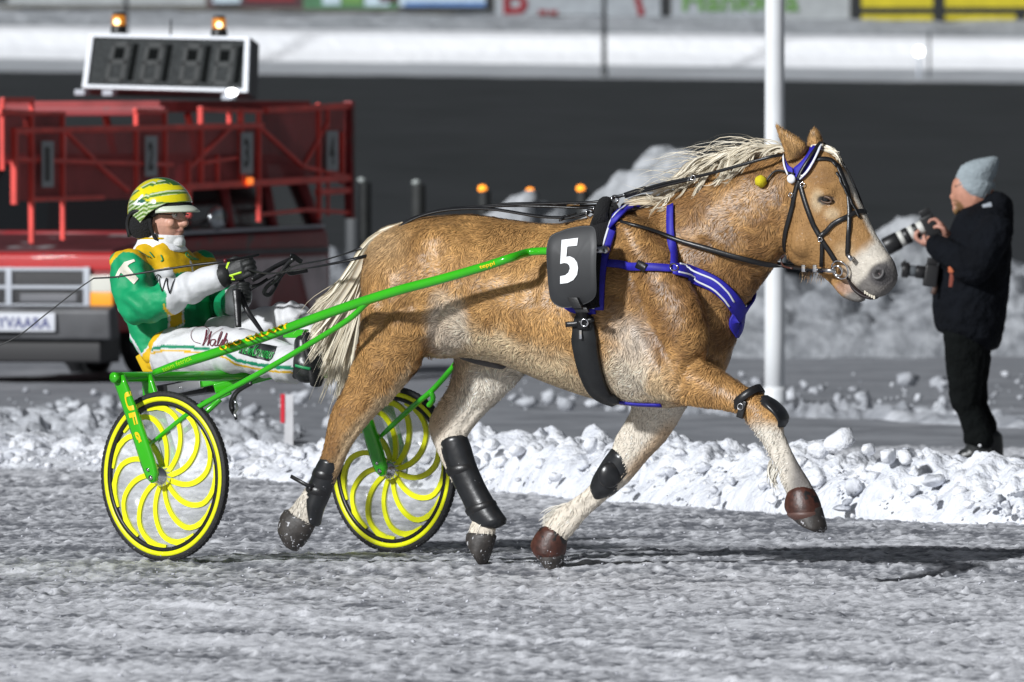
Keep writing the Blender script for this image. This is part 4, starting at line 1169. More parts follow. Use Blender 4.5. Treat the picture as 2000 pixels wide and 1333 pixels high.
t = shell('knee_boot', 'black knee boot on the far foreleg that pushes back', 'knee boot',
          [(1246, 905, 1194, 876, -.16, .056), (1244, 920, 1182, 892, -.16, .058), (1232, 936, 1168, 914, -.16, .058), (1216, 952, 1156, 936, -.16, .055), (1198, 968, 1152, 956, -.16, .048), (1182, 976, 1158, 968, -.16, .036)], M_boot, G_BOOT)
mesh('bulge', *ball(hp(1190, 928, -.10), .046, 3, 1.0, .55, 1.15), M_boot, t)
t = shell('knee_boot', 'black knee boot on the near foreleg that reaches forward', 'knee boot',
          [(1500, 772, 1478, 790, .18, .03), (1516, 782, 1498, 800, .18, .052), (1532, 800, 1514, 812, .18, .054), (1538, 818, 1522, 824, .18, .046), (1531, 834, 1522, 834, .18, .03)], M_boot, G_BOOT)
def round_leg(uv_a, uv_b, lat, b, w, name, parent, m=M_leather, grow=1.12):
    """closed band round a leg between two outline points"""
    p, q = hp(*uv_a, lat), hp(*uv_b, lat); c = (p + q) / 2; a = (p - q) / 2 * grow
    ax = nrm(np.cross(a, HF.R)); P = []
    for t_ in np.linspace(0, 2 * math.pi, 33): P.append(c + a * math.cos(t_) + HF.R * b * math.sin(t_))
    P = np.array(P); N = P - c
    return mesh(name, *strap(P, N, w, .005), m, parent)
round_leg((1482, 760), (1440, 796), .18, .058, .034, 'strap', t)
mesh('side_pad', *bbox_bevel(hp(1449, 800, .232), HF.F * .014 + np.array([0, 0, -.004]), HF.R * .007, np.array([0, 0, .034]) + HF.F * .01, .5), M_leather, t)
mesh('buckle', *ring(hp(1446, 795, .243), HF.R, [(.011, -.002), (.014, -.002), (.014, .002), (.011, .002)], 16), M_steel, t)
t = shell('bell_boot', 'brown leather bell boot on the far forefoot near the ground', 'hoof boot',
          [(1110, 1048, 1056, 1030, -.16, .047), (1108, 1060, 1044, 1046, -.16, .055), (1106, 1076, 1036, 1064, -.16, .061), (1102, 1088, 1040, 1078, -.16, .062)], M_brown, 'brown hoof boots on the forefeet')
t2 = shell('bell_boot', 'brown leather bell boot on the near forefoot held high in the air', 'hoof boot',
           [(1590, 956, 1538, 962, .18, .046), (1598, 970, 1533, 976, .18, .054), (1604, 986, 1532, 992, .18, .060), (1606, 1000, 1538, 1005, .18, .061)], M_brown, 'brown hoof boots on the forefeet')
mesh('welt', *limb(HF, [(1607, 1000, 1536, 1005, .18, .064), (1608, 1005, 1540, 1010, .18, .064)], 22, 2), mat('pale_welt', (.10, .05, .04), .5), t2)
# ------------------------------------------------------------------ harness
def mirror(P, N=None):
    l = (P - HF.O) @ HF.R
    Q = P - 2 * l[:, None] * HF.R
    return Q if N is None else (Q, N - 2 * (N @ HF.R)[:, None] * HF.R)

def both(uv, w, t, off, name, m, parent, n=24, far=True):
    P, N = SKIN.path(uv, n, off)
    o = mesh(name, *strap(P, N, w, t), m, parent)
    if far:
        Q, M = mirror(P, N)
        mesh(name, *strap(Q, M, w, t), m, parent)
    return P, N

harness = thing('race_harness', 'blue and black racing harness strapped round the chest of the chestnut horse', 'harness', hp(1190, 560, .3))
# black fleece saddle over the back, blue edge with a silver line
both([(1205, 398), (1186, 420), (1168, 470), (1158, 530), (1156, 590), (1158, 604)], .085, .022, .010, 'saddle_pad', M_fleece, harness, 26)
both([(1238, 408), (1214, 424), (1196, 448), (1182, 482), (1173, 520), (1170, 560), (1169, 606)], np.interp(np.linspace(0, 1, 26), [0, .3, 1], [.052, .074, .056]), .009, .016, 'blue_panel', M_blue, harness, 26)
both([(1226, 412), (1208, 430), (1193, 456), (1181, 488), (1172, 520), (1166, 560), (1163, 604)], .0085, .004, .026, 'silver_line', M_trim, harness, 30)
both([(1096, 578), (1104, 592), (1120, 603), (1140, 607), (1165, 606)], .032, .012, .010, 'blue_panel', M_blue, harness, 16)
# ridge of the saddle over the spine
top = np.array([hp(1183 - 10 * abs(l) / .2, 400 + 34 * (abs(l) / .2) ** 1.6, l) for l in np.linspace(-.2, .2, 17)])
mesh('saddle_ridge', *tube(top, .034, 14), M_fleece, harness)
# girth: black padded belt
both([(1140, 604), (1143, 640), (1146, 680), (1158, 730), (1176, 764), (1206, 780)], np.interp(np.linspace(0, 1, 30), [0, .12, .3, .8, 1], [.035, .085, .115, .095, .07]), .020, .008, 'girth', M_neoprene, harness, 30)
P, N = SKIN.path([(1140, 596), (1143, 622), (1145, 640)], 12, .03)
mesh('girth_buckle', *strap(P, N, .050, .012), M_leather, harness)
P, N = SKIN.path([(1112, 632), (1135, 630), (1166, 622)], 12, .034)
mesh('girth_strap', *strap(P, N, .022, .008), M_leather, harness)
h = SKIN.hit(1150, 628); c = h[0] + h[1] * .05
mesh('buckle', *ring(c, h[1], [(.012, -.003), (.017, -.003), (.017, .003), (.012, .003)], 18), M_chrome, harness)
h = SKIN.hit(1140, 650); mesh('buckle', *bbox_bevel(h[0] + h[1] * .034, HF.F * .006, HF.R * .004, (0, 0, .018), .3), M_chrome, harness)
# belly strap to the breast
both([(1206, 782), (1240, 787), (1292, 789)], .024, .006, .006, 'belly_strap', M_blue, harness, 10, False)
# breast collar
both([(1172, 515), (1220, 519), (1270, 523), (1312, 528)], .033, .005, .014, 'breast_strap', M_blue, harness, 20)
both([(1312, 529), (1350, 537), (1392, 552), (1422, 576), (1440, 604), (1441, 632), (1432, 655)], np.interp(np.linspace(0, 1, 40), [0, .08, .8, 1], [.048, .070, .062, .035]), .007, .014, 'breast_collar', M_blue, harness, 40)
for dv, du in ((-7.5, 2.5), (8, -4)):
    both([(1322, 529 + dv), (1350 + du, 537 + dv), (1392 + du, 552 + dv), (1416 + du * 1.4, 572 + dv * .8), (1428 + du * 1.4, 590 + dv * .6)], .0075, .003, .021, 'silver_line', M_trim, harness, 40)
both([(1313, 404), (1312, 440), (1313, 480), (1314, 525)], .034, .005, .013, 'neck_strap', M_blue, harness, 24)
h = SKIN.hit(1313, 528)
mesh('ring', *ring(h[0] + h[1] * .02, h[1], [(.014, -.003), (.019, -.003), (.019, .003), (.014, .003)], 18), M_chrome, harness)
P, N = SKIN.path([(1250, 516), (1258, 521), (1266, 526)], 8, .016); mesh('slider', *strap(P, N, .036, .008), M_leather, harness)
# shaft stud and loops
h = SKIN.hit(1165, 499); c = h[0] + h[1] * .05
mesh('shaft_stud', *tube([c - HF.F * .02, c + HF.F * .055], .013, 14), M_steel, harness)
mesh('shaft_stud', *ball(c + HF.F * .06, .017, 2), M_steel, harness)
h = SKIN.hit(1163, 514); mesh('snap', *ball(h[0] + h[1] * .045, .011, 2), M_chrome, harness)
# terrets on the saddle
for (u, v, l) in [(1152, 417, .10), (1166, 410, -.08), (1201, 390, .0)]:
    c = hp(u, v, l)
    mesh('terret', *ring(c, HF.F * .8 + HF.R * .5, [(.013, -.003), (.019, -.003), (.019, .003), (.013, .003)], 20), M_chrome, harness)
    mesh('terret_stem', *tube([c - [0, 0, .018], c - [0, 0, .05]], .005, 8), M_chrome, harness)
mesh('hook', *tube(spline([hp(1201, 400), hp(1199, 388), hp(1203, 384), hp(1212, 385)], 10), .006, 8), M_chrome, harness)
P, N = SKIN.path([(1096, 436), (1120, 425), (1150, 412)], 12, .025); mesh('tie_strap', *strap(P, N, .018, .006), M_leather, harness)
P, N = SKIN.path([(1100, 446), (1112, 432), (1128, 424)], 12, .03); mesh('tie_strap', *strap(P, N, .014, .006), M_leather, harness)

# number plate 5
plate = thing('number_plate', 'black rubber saddle plate with a white number 5 on the horse side', 'number plate', hp(1115, 525, .4))
outl = [(1094, 452), (1110, 446), (1140, 441), (1160, 444), (1165, 470), (1164, 520), (1165, 560), (1163, 578), (1152, 590), (1130, 598), (1104, 602), (1088, 598), (1076, 586), (1071, 560), (1068, 520), (1067, 488), (1072, 466), (1081, 457)]
O2 = spline(np.array(outl + outl[:1], float), 72)[:-1]
def plate_pt(u, v, off):
    s = (v - 525) / 80
    lat = .425 + .020 * (1 - s * s) - .03 * max(0, -s - .5)
    return HF.p(u, v, lat + off)
cen = O2.mean(0); Vp, Fp = [], []; m = len(O2); ks = (1, .97, .75, .5, .25)
for side, off in ((0, .0), (1, -.008)):
    for kk in ks:
        for q in O2:
            w = cen + (q - cen) * kk; Vp.append(plate_pt(w[0], w[1], off + (-.002 if kk == 1 and not side else 0)))
    Vp.append(plate_pt(cen[0], cen[1], off))
S = len(ks) * m + 1
for side in (0, 1):
    for i in range(len(ks) - 1):
        for k in range(m):
            a, b = side * S + i * m + k, side * S + i * m + (k + 1) % m
            Fp.append((a, b, b + m, a + m))
    for k in range(m): Fp.append((side * S + (len(ks) - 1) * m + k, side * S + (len(ks) - 1) * m + (k + 1) % m, side * S + S - 1))
for k in range(m): Fp.append((k, (k + 1) % m, S + (k + 1) % m, S + k))
mesh('panel', np.array(Vp), Fp, M_plate, plate)
# the figure, cut as one outline
fig = [(1097, 469), (1129, 465), (1127, 480), (1108, 482), (1106, 502), (1113, 501), (1121, 505), (1127, 513), (1129, 524), (1127, 537), (1120, 547), (1109, 553), (1094, 555), (1094, 540), (1104, 538), (1110, 533), (1113, 525), (1112, 519), (1108, 515), (1102, 514), (1094, 516)]
bm = bmesh.new(); vs = [bm.verts.new((u, v, 0)) for u, v in fig]; bm.faces.new(vs)
bmesh.ops.triangulate(bm, faces=bm.faces)
for _ in range(3):
    bmesh.ops.subdivide_edges(bm, edges=[e for e in bm.edges if e.calc_length() > 7], cuts=1); bmesh.ops.triangulate(bm, faces=bm.faces)
bm.verts.index_update()
mesh('figure', np.array([plate_pt(v.co.x, v.co.y, .004) for v in bm.verts]), [tuple(v.index for v in f.verts) for f in bm.faces], M_white, plate, smooth=False); bm.free()
mesh('buckle_tab', *bbox_bevel(plate_pt(1124, 592, .014), HF.F * .022, HF.R * .008, np.array([0, 0, .022]) - HF.F * .012, .3), M_leather, plate)
mesh('buckle_tab', *bbox_bevel(plate_pt(1136, 606, .012), HF.F * .03, HF.R * .006, np.array([0, 0, .010]) - HF.F * .006, .3), M_leather, plate)

# ------------------------------------------------------------------ bridle
bridle = thing('bridle', 'black leather bridle with a blue ear hood and a ring bit on the horse head', 'bridle', hp(1580, 400, .1))
def bs(uv, w, name='strap', m=M_leather, off=.004, t=.005, n=20, far=True, par=None):
    return both(uv, w, t, off, name, m, par or bridle, n, far)
bs([(1566, 325), (1580, 318), (1600, 312), (1622, 314), (1634, 326)], .018, 'brow_band')
bs([(1634, 322), (1646, 350), (1655, 375), (1659, 410), (1658, 440), (1657, 470), (1656, 500)], .019, 'cheek_strap')
bs([(1562, 352), (1556, 368), (1550, 395), (1544, 420), (1536, 450), (1533, 475), (1535, 490)], .019, 'throat_latch')
bs([(1562, 355), (1568, 378), (1578, 410), (1592, 445), (1606, 470), (1620, 490), (1634, 512)], .021, 'cheek_strap')
bs([(1600, 464), (1614, 452), (1630, 436), (1655, 424), (1676, 414), (1693, 416)], .020, 'nose_band')
bs([(1606, 476), (1606, 495), (1605, 520)], .016, 'chin_strap')
bs([(1645, 318), (1662, 352), (1678, 385), (1690, 410)], .010, 'face_strap', off=.006, far=False)
bs([(1604, 284), (1574, 330), (1563, 352)], .014, 'crown_strap', off=.02)
for q, a in (((1570, 362), 14), ((1548, 382), 10), ((1604, 467), 10)):
    h = SKIN.hit(*q); mesh('buckle', *ring(h[0] + h[1] * .013, h[1], [(.007, -.002), (.0105, -.002), (.0105, .002), (.007, .002)], 14), M_chrome, bridle)
h = SKIN.hit(1551, 352); mesh('white_rosette', *ball(h[0] + h[1] * .020, .019, 2, 1, 1, .55, [HF.F, (0, 0, 1), h[1]]), M_white, bridle)
h = SKIN.hit(1567, 347); mesh('buckle', *bbox_bevel(h[0] + h[1] * .018, HF.F * .009, HF.R * .004, (0, 0, .008), .4), M_chrome, bridle)
# blue ear hood between and behind the ears
hood = []
def hood_part(poly_u, poly_l, lift, name):
    A = spline(np.array(poly_u, float), 14); B = spline(np.array(poly_l, float), 14); V, F = [], []
    for k, f in enumerate(np.linspace(0, 1, 6)):
        for a, b in zip(A, B):
            q = a * (1 - f) + b * f; hh = SKIN.hit(*q)
            V.append(hh[0] + hh[1] * lift if hh is not None else HF.p(q[0], q[1], .0))
    F = [(i * 14 + k, i * 14 + k + 1, (i + 1) * 14 + k + 1, (i + 1) * 14 + k) for i in range(5) for k in range(13)]
    o = mesh(name, V, F, M_blue, bridle)
    md = o.modifiers.new('solid', 'SOLIDIFY'); md.thickness = .006; md.offset = 1
hood_part([(1552, 330), (1566, 318), (1580, 300), (1586, 284), (1606, 289)], [(1556, 350), (1566, 352), (1580, 338), (1592, 318), (1600, 300)], .010, 'ear_hood')
hood_part([(1534, 306), (1540, 322), (1550, 330)], [(1532, 322), (1538, 340), (1552, 350)], .010, 'ear_hood')
P, N = SKIN.path([(1566, 352), (1580, 338), (1592, 318), (1600, 300), (1604, 288)], 18, .018); mesh('silver_line', *strap(P, N, .009, .003), M_trim, bridle)
P, N = SKIN.path([(1534, 306), (1536, 325), (1544, 344)], 10, .018); mesh('silver_line', *strap(P, N, .007, .003), M_trim, bridle)
# bit ring
h = SKIN.hit(1645, 524); bc = h[0] + h[1] * .016; bn = h[1]
mesh('bit_ring', *ring(bc, bn, [(.036, -.004), (.041, -.004), (.041, .004), (.036, .004)], 32), M_chrome, bridle)
mesh('bit_ring', *ring(bc + bn * .008 - HF.F * .006, bn, [(.018, -.005), (.024, -.005), (.024, .005), (.018, .005)], 28), M_chrome, bridle)
mesh('bit_plate', *tube([bc - HF.F * .012 + bn * .012, bc - HF.F * .075 + bn * .012 + np.array([0, 0, .002])], .0085, 12), M_steel, bridle)
mesh('bit_plate', *tube([hp(1656, 498, .09), hp(1664, 508, .09)], .010, 12), M_steel, bridle)
bc_far = bc - 2 * ((bc - HF.O) @ HF.R) * HF.R
mesh('bit_ring', *ring(bc_far, bn - 2 * (bn @ HF.R) * HF.R, [(.036, -.004), (.041, -.004), (.041, .004), (.036, .004)], 32), M_chrome, bridle)
# yellow ear plug hanging by its cord
plug = thing('ear_plug', 'yellow pompom ear plug dangling behind the horse ear', 'ear plug', hp(1490, 357, .2))
h = SKIN.hit(1491, 357); pc = h[0] + h[1] * .022
V, F = ball(pc, .024, 3); N = (V - pc) / .024; V = V + N * (.006 * (noise(V * 220) - .5))[:, None]
mesh('pompom', V, F, mat('yellow_wool', (.62, .52, .01), .9, bump=(300, .8, .004)), plug)
P, N = SKIN.path([(1496, 362), (1506, 348), (1516, 338), (1530, 336), (1556, 342)], 16, .016)
mesh('cord', *tube(P, .0042, 8), M_leather, plug)

# ------------------------------------------------------------------ overcheck and reins
chk = thing('check_rein', 'black overcheck rein from the saddle hook up along the mane to the poll', 'rein', hp(1300, 370, 0))
def swing(uvl, n=30):
    return spline([hp(u, v, l) for u, v, l in uvl], n)
p = swing([(1204, 385, .03), (1225, 380, .04)], 4); mesh('snap', *tube(p, .007, 8), M_steel, chk)
p = swing([(1222, 382, .05), (1240, 376, .055), (1262, 369, .06)], 8); mesh('strap', *strap(p, np.repeat(HF.R[None], 8, 0), .024, .010), M_leather, chk)
p = swing([(1255, 371, .06), (1300, 358, .085), (1355, 347, .10)], 12); mesh('strap', *strap(p, np.repeat(HF.R[None], 12, 0), .012, .008), M_leather, chk)
p = swing([(1255, 375, .065), (1300, 363, .09), (1352, 351, .105)], 12); mesh('strap', *strap(p, np.repeat(HF.R[None], 12, 0), .010, .008), M_leather, chk)
mesh('buckle', *ring(hp(1354, 348, .112), HF.R, [(.008, -.003), (.012, -.003), (.012, .003), (.008, .003)], 14), M_chrome, chk)
p = swing([(1355, 347, .10), (1400, 336, .12), (1450, 322, .125), (1500, 308, .11), (1520, 304, .08), (1534, 303, .05)], 24); mesh('strap', *strap(p, np.repeat(HF.R[None], 24, 0), .013, .006), M_leather, chk)

# near rein: hand - back - terret - neck - bit
rein = thing('driving_rein', 'long black near side driving rein from the driver to the bit', 'rein', hp(1300, 470, .3), 'driving reins')
def yline(uvY, n=40): return spline([at(u, v, Y) for u, v, Y in uvY], n)
H1 = (487, 545)       # near hand
uvY = [(1152, 418), (1180, 425), (1230, 440), (1312, 466), (1400, 490), (1470, 508), (1530, 520)]
P, N = SKIN.path(uvY, 40, .012)
Bp = bc - HF.F * .07 + bn * .012
P = np.vstack([[hp(1152, 417, .10)], P[2:], [hp(1562, 523, .125)], [Bp]]); N = np.vstack([[N[0]], N[2:], [N[-1]], [bn]])
P = spline(P, 60); N = spline(N, 60)
for _ in range(14):
    P[1:-1] = (P[:-2] + P[1:-1] * 2 + P[2:]) / 4
P[4:-6] += HF.R * .012
mesh('strap', *strap(P, N, np.interp(np.linspace(0, 1, 60), [0, .35, .6, 1], [.010, .013, .022, .022]), .007), M_leather, rein)
for u in (1570, 1592):
    mesh('keeper', *bbox_bevel(hp(u, 524.5, .125), HF.F * .008, HF.R * .006, (0, 0, .014), .3), M_chrome, rein)
# loop under the jaw
p = spline([hp(1531, 500, .06), hp(1526, 508, .05), hp(1530, 520, .06), hp(1548, 525, .08)], 12); mesh('loop', *tube(p, .004, 8), M_brown, rein)
# snow flung up by the hooves and wheels
_r2 = np.random.default_rng(77); items = []
for u, v, Y, su, sv, n in ((1065, 1108, 45.8, 34, 18, 110), (940, 1092, 46.2, 26, 14, 50), (566, 1058, 46.0, 28, 20, 60), (300, 1085, 46.2, 60, 12, 50), (740, 1070, 47.2, 60, 14, 50), (1290, 1000, 46, 120, 50, 30), (600, 930, 46, 60, 60, 24), (760, 1000, 46.5, 80, 60, 24)):
    for _ in range(n):
        q = at(_r2.normal(u, su), min(1112, _r2.normal(v, sv)), Y + _r2.normal(0, .15))
        if q[2] > .0: items.append((q, .0012 + .0035 * _r2.random() ** 3))
clods('flying_snow', items, M_trackclod, 12, 'flecks of snow flung up round the hooves and wheels')
# ------------------------------------------------------------------ the sulky
def sp(u, v, lat=0.0): return SF.p(u, v, lat)
sulky = thing('sulky', 'bright green racing sulky with two yellow spoked disc wheels behind the horse', 'sulky', SF.O)
AX = SF.R
def wheel(c, side):
    w = new_obj('wheel', None, sulky, c)
    R = .348
    mesh('tyre', *ring(c, AX, [(R - .028, -.012), (R - .015, -.0155), (R - .005, -.012), (R, 0), (R - .005, .012), (R - .015, .0155), (R - .028, .012)], 72), M_rubber, w)
    g = Geo()                                   # fine tread blocks round the tyre
    for k in range(90):
        a = 2 * math.pi * k / 90; d = math.cos(a) * SF.F + math.sin(a) * SF.Z; tt = -math.sin(a) * SF.F + math.cos(a) * SF.Z
        for o in (-.0075, .0075): g.add(*box(c + d * (R - .0043) + AX * o + tt * .004 * (1 if o > 0 else -1), d * .0020, AX * .0042, tt * .0085))
    g.build('tread', M_rubber, w, smooth=False)
    mesh('rim', *ring(c, AX, [(R - .0415, -.014), (R - .0235, -.016), (R - .0235, .016), (R - .0415, .014)], 72), M_yellow, w)
    mesh('rim_band', *ring(c, AX, [(R - .058, -.0145), (R - .042, -.0145), (R - .042, .0145), (R - .058, .0145)], 72), M_black, w)
    mesh('disc_cover', *lathe(c, AX, [(.03, .0006), (R - .050, .0006), (R - .050, -.0006), (.03, -.0006)], 64), M_film, w)
    n = 11
    for k in range(n):
        a0 = 2 * math.pi * k / n + .18; V = []
        S = 18
        for i in range(S):
            t = i / (S - 1)
            r = .036 + .262 * (1 - (1 - t) ** 1.2)
            a = a0 + .80 * t ** 1.4 + .34 * max(0, (t - .68) / .32) ** 2
            wd = .0108 + .008 * max(0, t - .85) / .15
            pc = c + (math.cos(a) * SF.F + math.sin(a) * SF.Z) * r
            e = .01; a2 = a0 + .80 * (t + e) ** 1.4 + .34 * max(0, (t + e - .68) / .32) ** 2; r2 = .036 + .262 * (1 - max(0, 1 - t - e) ** 1.2) + (.002 if t > .99 else 0)
            tg = nrm(c + (math.cos(a2) * SF.F + math.sin(a2) * SF.Z) * r2 - pc); nn = np.cross(tg, AX)
            for sx, sy in ((-1, -1), (1, -1), (1, 1), (-1, 1)): V.append(pc + nn * wd * sx + AX * (.0075 * sy))
        F = []
        for i in range(S - 1):
            for q in range(4): F.append((i * 4 + q, i * 4 + (q + 1) % 4, i * 4 + 4 + (q + 1) % 4, i * 4 + 4 + q))
        F += [(3, 2, 1, 0), tuple((S - 1) * 4 + q for q in range(4))]
        mesh('spoke', V, F, M_yellow, w, smooth=False)
    mesh('hub', *lathe(c, AX, [(0, .060), (.018, .060), (.024, .048), (.037, .040), (.042, .024), (.042, -.024), (.037, -.040), (.024, -.048), (0, -.060)], 28), M_chrome, w)
    g = Geo()
    for k in range(6):
        a = 2 * math.pi * k / 6; g.add(*ball(c + (math.cos(a) * SF.F + math.sin(a) * SF.Z) * .028 + AX * .032, .004, 1))
    g.build('hub_bolts', M_steel, w)
    return w
WN = sp(322, 935, .705); WF = sp(768, 922, -.705)
WN[2] = WF[2] = .352
w1 = wheel(WN, 1); w2 = wheel(WF, -1)
w1['label'] = 'near wheel with curved yellow spokes'; w2['label'] = 'far wheel behind the hind legs'

def fork(c, top, s):
    """two flat blades either side of a wheel, joined at the crown"""
    g = []
    for o in (.072, -.060):
        a = top + AX * (o * 1.25) ; b = c + AX * o + (c - top) * .055
        pts = spline([a, a * .5 + b * .5 + SF.F * .004, b], 16)
        wd = np.interp(np.linspace(0, 1, 16), [0, .45, .8, .93, 1], [.030, .033, .036, .032, .012])
        P, F = [], []
        tg = nrm(b - a); fw = nrm(np.cross(tg, AX))
        for p, w_ in zip(pts, wd):
            for x, y in ((-1, -.6), (-.6, -1), (.6, -1), (1, -.6), (1, .6), (.6, 1), (-.6, 1), (-1, .6)): P.append(p + fw * w_ * x + AX * .011 * y)
        for i in range(15):
            for q in range(8): F.append((i * 8 + q, i * 8 + (q + 1) % 8, i * 8 + 8 + (q + 1) % 8, i * 8 + 8 + q))
        F += [tuple(range(8))[::-1], tuple(15 * 8 + q for q in range(8))]
        o_ = mesh('fork_blade', P, F, M_green, sulky)
        for dd, rr in ((.0, .010), (.035, .007)):
            q = b - tg * (.02 + dd) + AX * (.012 if o > 0 else -.012)
            mesh('axle_bolt', *tube([q - AX * .006, q + AX * .006], rr, 12), M_chrome, o_)
        g.append(o_)
    return g
TN = sp(262, 737, .705); TF = TN - AX * 1.41
FN = fork(WN, TN, 1); FFk = fork(WF, TF, -1)
# arch tube across
a0 = TN + AX * .075; 
mesh('arch_tube', *tube(spline([a0, TN, TF, TF - AX * .075], 24), .0215, 18), M_green, sulky)
mesh('tube_plug', *ball(a0 + AX * .002, .023, 2, 1, 1, .4, [SF.F, SF.Z, AX]), M_green, sulky)
# shafts
def shaft(pts, far):
    P = spline(pts, 60)
    r = np.interp(np.linspace(0, 1, 60), [0, .1, .5, .8, 1], [.014, .0205, .020, .017, .0155])
    return mesh('shaft', *tube(P, r, 16), M_green, sulky), P
Ys = lambda u: float(np.interp(u, [300, 520, 780, 960, 1075], [46.42, 46.02, 45.50, 45.26, 45.16]))
NPX = [(302, 728), (350, 712), (420, 690), (520, 657), (620, 620), (700, 592), (780, 567), (860, 546), (940, 523), (995, 505), (1030, 494), (1060, 491), (1085, 492)]
sh_n, SHP = shaft([at(u, v, Ys(u)) if u < 1010 else HF.p(u, v, .385) for u, v in NPX], False)
far = []
for P in [at(u, v, Ys(u)) for u, v in NPX]:
    # mirror image on the other side: about the line from the seat to the saddle
    far.append(P)
mid0 = SF.w(-.05, 0, 0); mid1 = HF.w(.0, 0, 0)
dl = nrm((mid1 - mid0) * [1, 1, 0]); nl = np.array([-dl[1], dl[0], 0])
far = [p - 2 * ((p - mid0) @ nl) * nl for p in far]
shaft(far, True)
sh_bvh = Skin(*tube(SHP, np.interp(np.linspace(0, 1, 60), [0, .1, .5, .8, 1], [.014, .0205, .020, .017, .0155]), 24))
# struts from fork to shaft
s0 = sp(300, 862, .700); Ye = Ys(722)
def strut(pts): return mesh('strut', *tube(spline(pts, 30), np.interp(np.linspace(0, 1, 30), [0, .15, 1], [.008, .0115, .0125]), 12), M_green, sulky)
SPX = [(293, 868), (372, 806), (440, 766), (520, 722), (600, 675), (680, 625), (718, 590)]
Yst = lambda u: float(np.interp(u, [293, 718], [s0[1] - .01, Ye + .012]))
stn = [at(u, v, Yst(u)) for u, v in SPX]; strut(stn)
stf = [p - 2 * ((p - mid0) @ nl) * nl for p in stn]
d = sp(736, 862, -.64) - stf[0]; strut([sp(738, 858, -.66), sp(800, 800, -.60), sp(845, 762, -.55), sp(890, 712, -.50)])
strut([sp(842, 765, -.54), sp(846, 780, -.56), sp(838, 792, -.58)])
strut([sp(350, 852, .60), sp(400, 808, .56), sp(430, 780, .52)])
# seat frame under the driver
def bar(a, b, r1, r2, m=M_green, name='seat_frame', up=(0, 0, 1)):
    a, b = np.asarray(a, float), np.asarray(b, float); t = nrm(b - a); s = nrm(np.cross(t, up)); u_ = np.cross(s, t)
    return mesh(name, *bbox_bevel((a + b) / 2, t * np.linalg.norm(b - a) / 2, s * r1, u_ * r2, .3), m, sulky)
bar(sp(290, 742, .12), sp(292, 782, .12), .02, .020)
bar(sp(395, 748, .10), sp(560, 712, -.05), .022, .020)
bar(sp(330, 762, .13), sp(394, 749, .12), .012, .020, M_steel, 'seat_plate')
h_ = sp(352, 758, .155); mesh('bolt', *ball(h_, .006, 2), M_chrome, sulky)
bar(sp(300, 770, .0), sp(420, 752, .0), .05, .03, M_black, 'seat_block')
bar(sp(420, 760, .1), sp(540, 728, -.05), .03, .022, M_green)
bar(sp(395, 790, .30), sp(450, 765, .25), .012, .012)
# seat cushion
bm = bmesh.new(); prof = [(263, 697), (272, 691), (288, 692), (300, 703), (340, 712), (396, 716), (414, 725), (400, 728), (278, 728)]
A_ = [bm.verts.new(sp(u, v, .16)) for u, v in prof]; B_2 = [bm.verts.new(sp(u, v, .16) - SF.R * .32) for u, v in prof]
bm.faces.new(A_); bm.faces.new(B_2[::-1])
for i in range(len(prof)): bm.faces.new([A_[i], B_2[i], B_2[(i + 1) % len(prof)], A_[(i + 1) % len(prof)]])
bmesh.ops.recalc_face_normals(bm, faces=bm.faces); bmesh.ops.bevel(bm, geom=list(bm.edges), offset=.008, segments=3, affect='EDGES', profile=.6)
bm.verts.index_update(); mesh('seat', np.array([v.co[:] for v in bm.verts]), [tuple(v.index for v in f.verts) for f in bm.faces], M_seat, sulky); bm.free()
# stirrup bracket on the shaft
mesh('stirrup', *bbox_bevel(sp(578, 652, .10), SF.F * .055, SF.R * .02, (0, 0, .018), .3), M_green, sulky)
# strap hanging from the frame
hang = thing('hanging_strap', 'black strap with a snap hook hanging below the sulky frame', 'strap', sp(460, 790, .15))
p = spline([sp(492, 748, .15), sp(468, 762, .15), sp(455, 778, .16), sp(452, 795, .16), sp(458, 808, .16)], 20)
mesh('band', *strap(p, np.repeat(SF.R[None], 20, 0), .020, .006), M_leather, hang)
mesh('snap_hook', *tube(spline([sp(458, 782, .17), sp(463, 796, .17), sp(458, 808, .17), sp(462, 815, .17)], 10), .006, 8), M_steel, hang)
p = spline([sp(474, 755, .13), sp(461, 772, .13), sp(456, 795, .13), sp(462, 820, .13)], 16)
mesh('band', *strap(p, np.repeat(SF.R[None], 16, 0), .012, .005), M_leather, hang)
# lettering on shaft and fork
def on_shaft(txt, q0, q1, hgt, m, **k):
    q0, q1 = np.array(q0, float), np.array(q1, float); d = q1 - q0; n_ = np.array([d[1], -d[0]]) / np.linalg.norm(d)
    V, F = text_skin(txt, sh_bvh, q0, q1, q0 + n_ * hgt, .0012, **k)
    mesh('lettering', V, F, m, sulky, smooth=False)
on_shaft('team fetrick', (319, 727), (376, 703), 9, mat('lime_lettering', (.30, .62, .01), .4), bold=.01)
on_shaft('UFO GALAXY', (431, 686), (566, 640), 11, M_yelprint, bold=.035)
on_shaft('teppi', (938, 528), (968, 519), 9, M_yelprint, bold=.02)
fb = Skin(*((lambda o: (np.array([v.co[:] for v in o.data.vertices]) + LOC[o.name], [tuple(p.vertices) for p in o.data.polygons]))(FN[0])))
V, F = text_skin('UF', fb, (241, 768), (257, 832), (254, 764.5), .0015, bold=.03); mesh('lettering', V, F, M_yelprint, sulky, smooth=False)
V, F = text_skin('\u00f8', fb, (259, 846), (265, 868), (272, 842), .0015, bold=.03); mesh('lettering', V, F, M_yelprint, sulky, smooth=False)
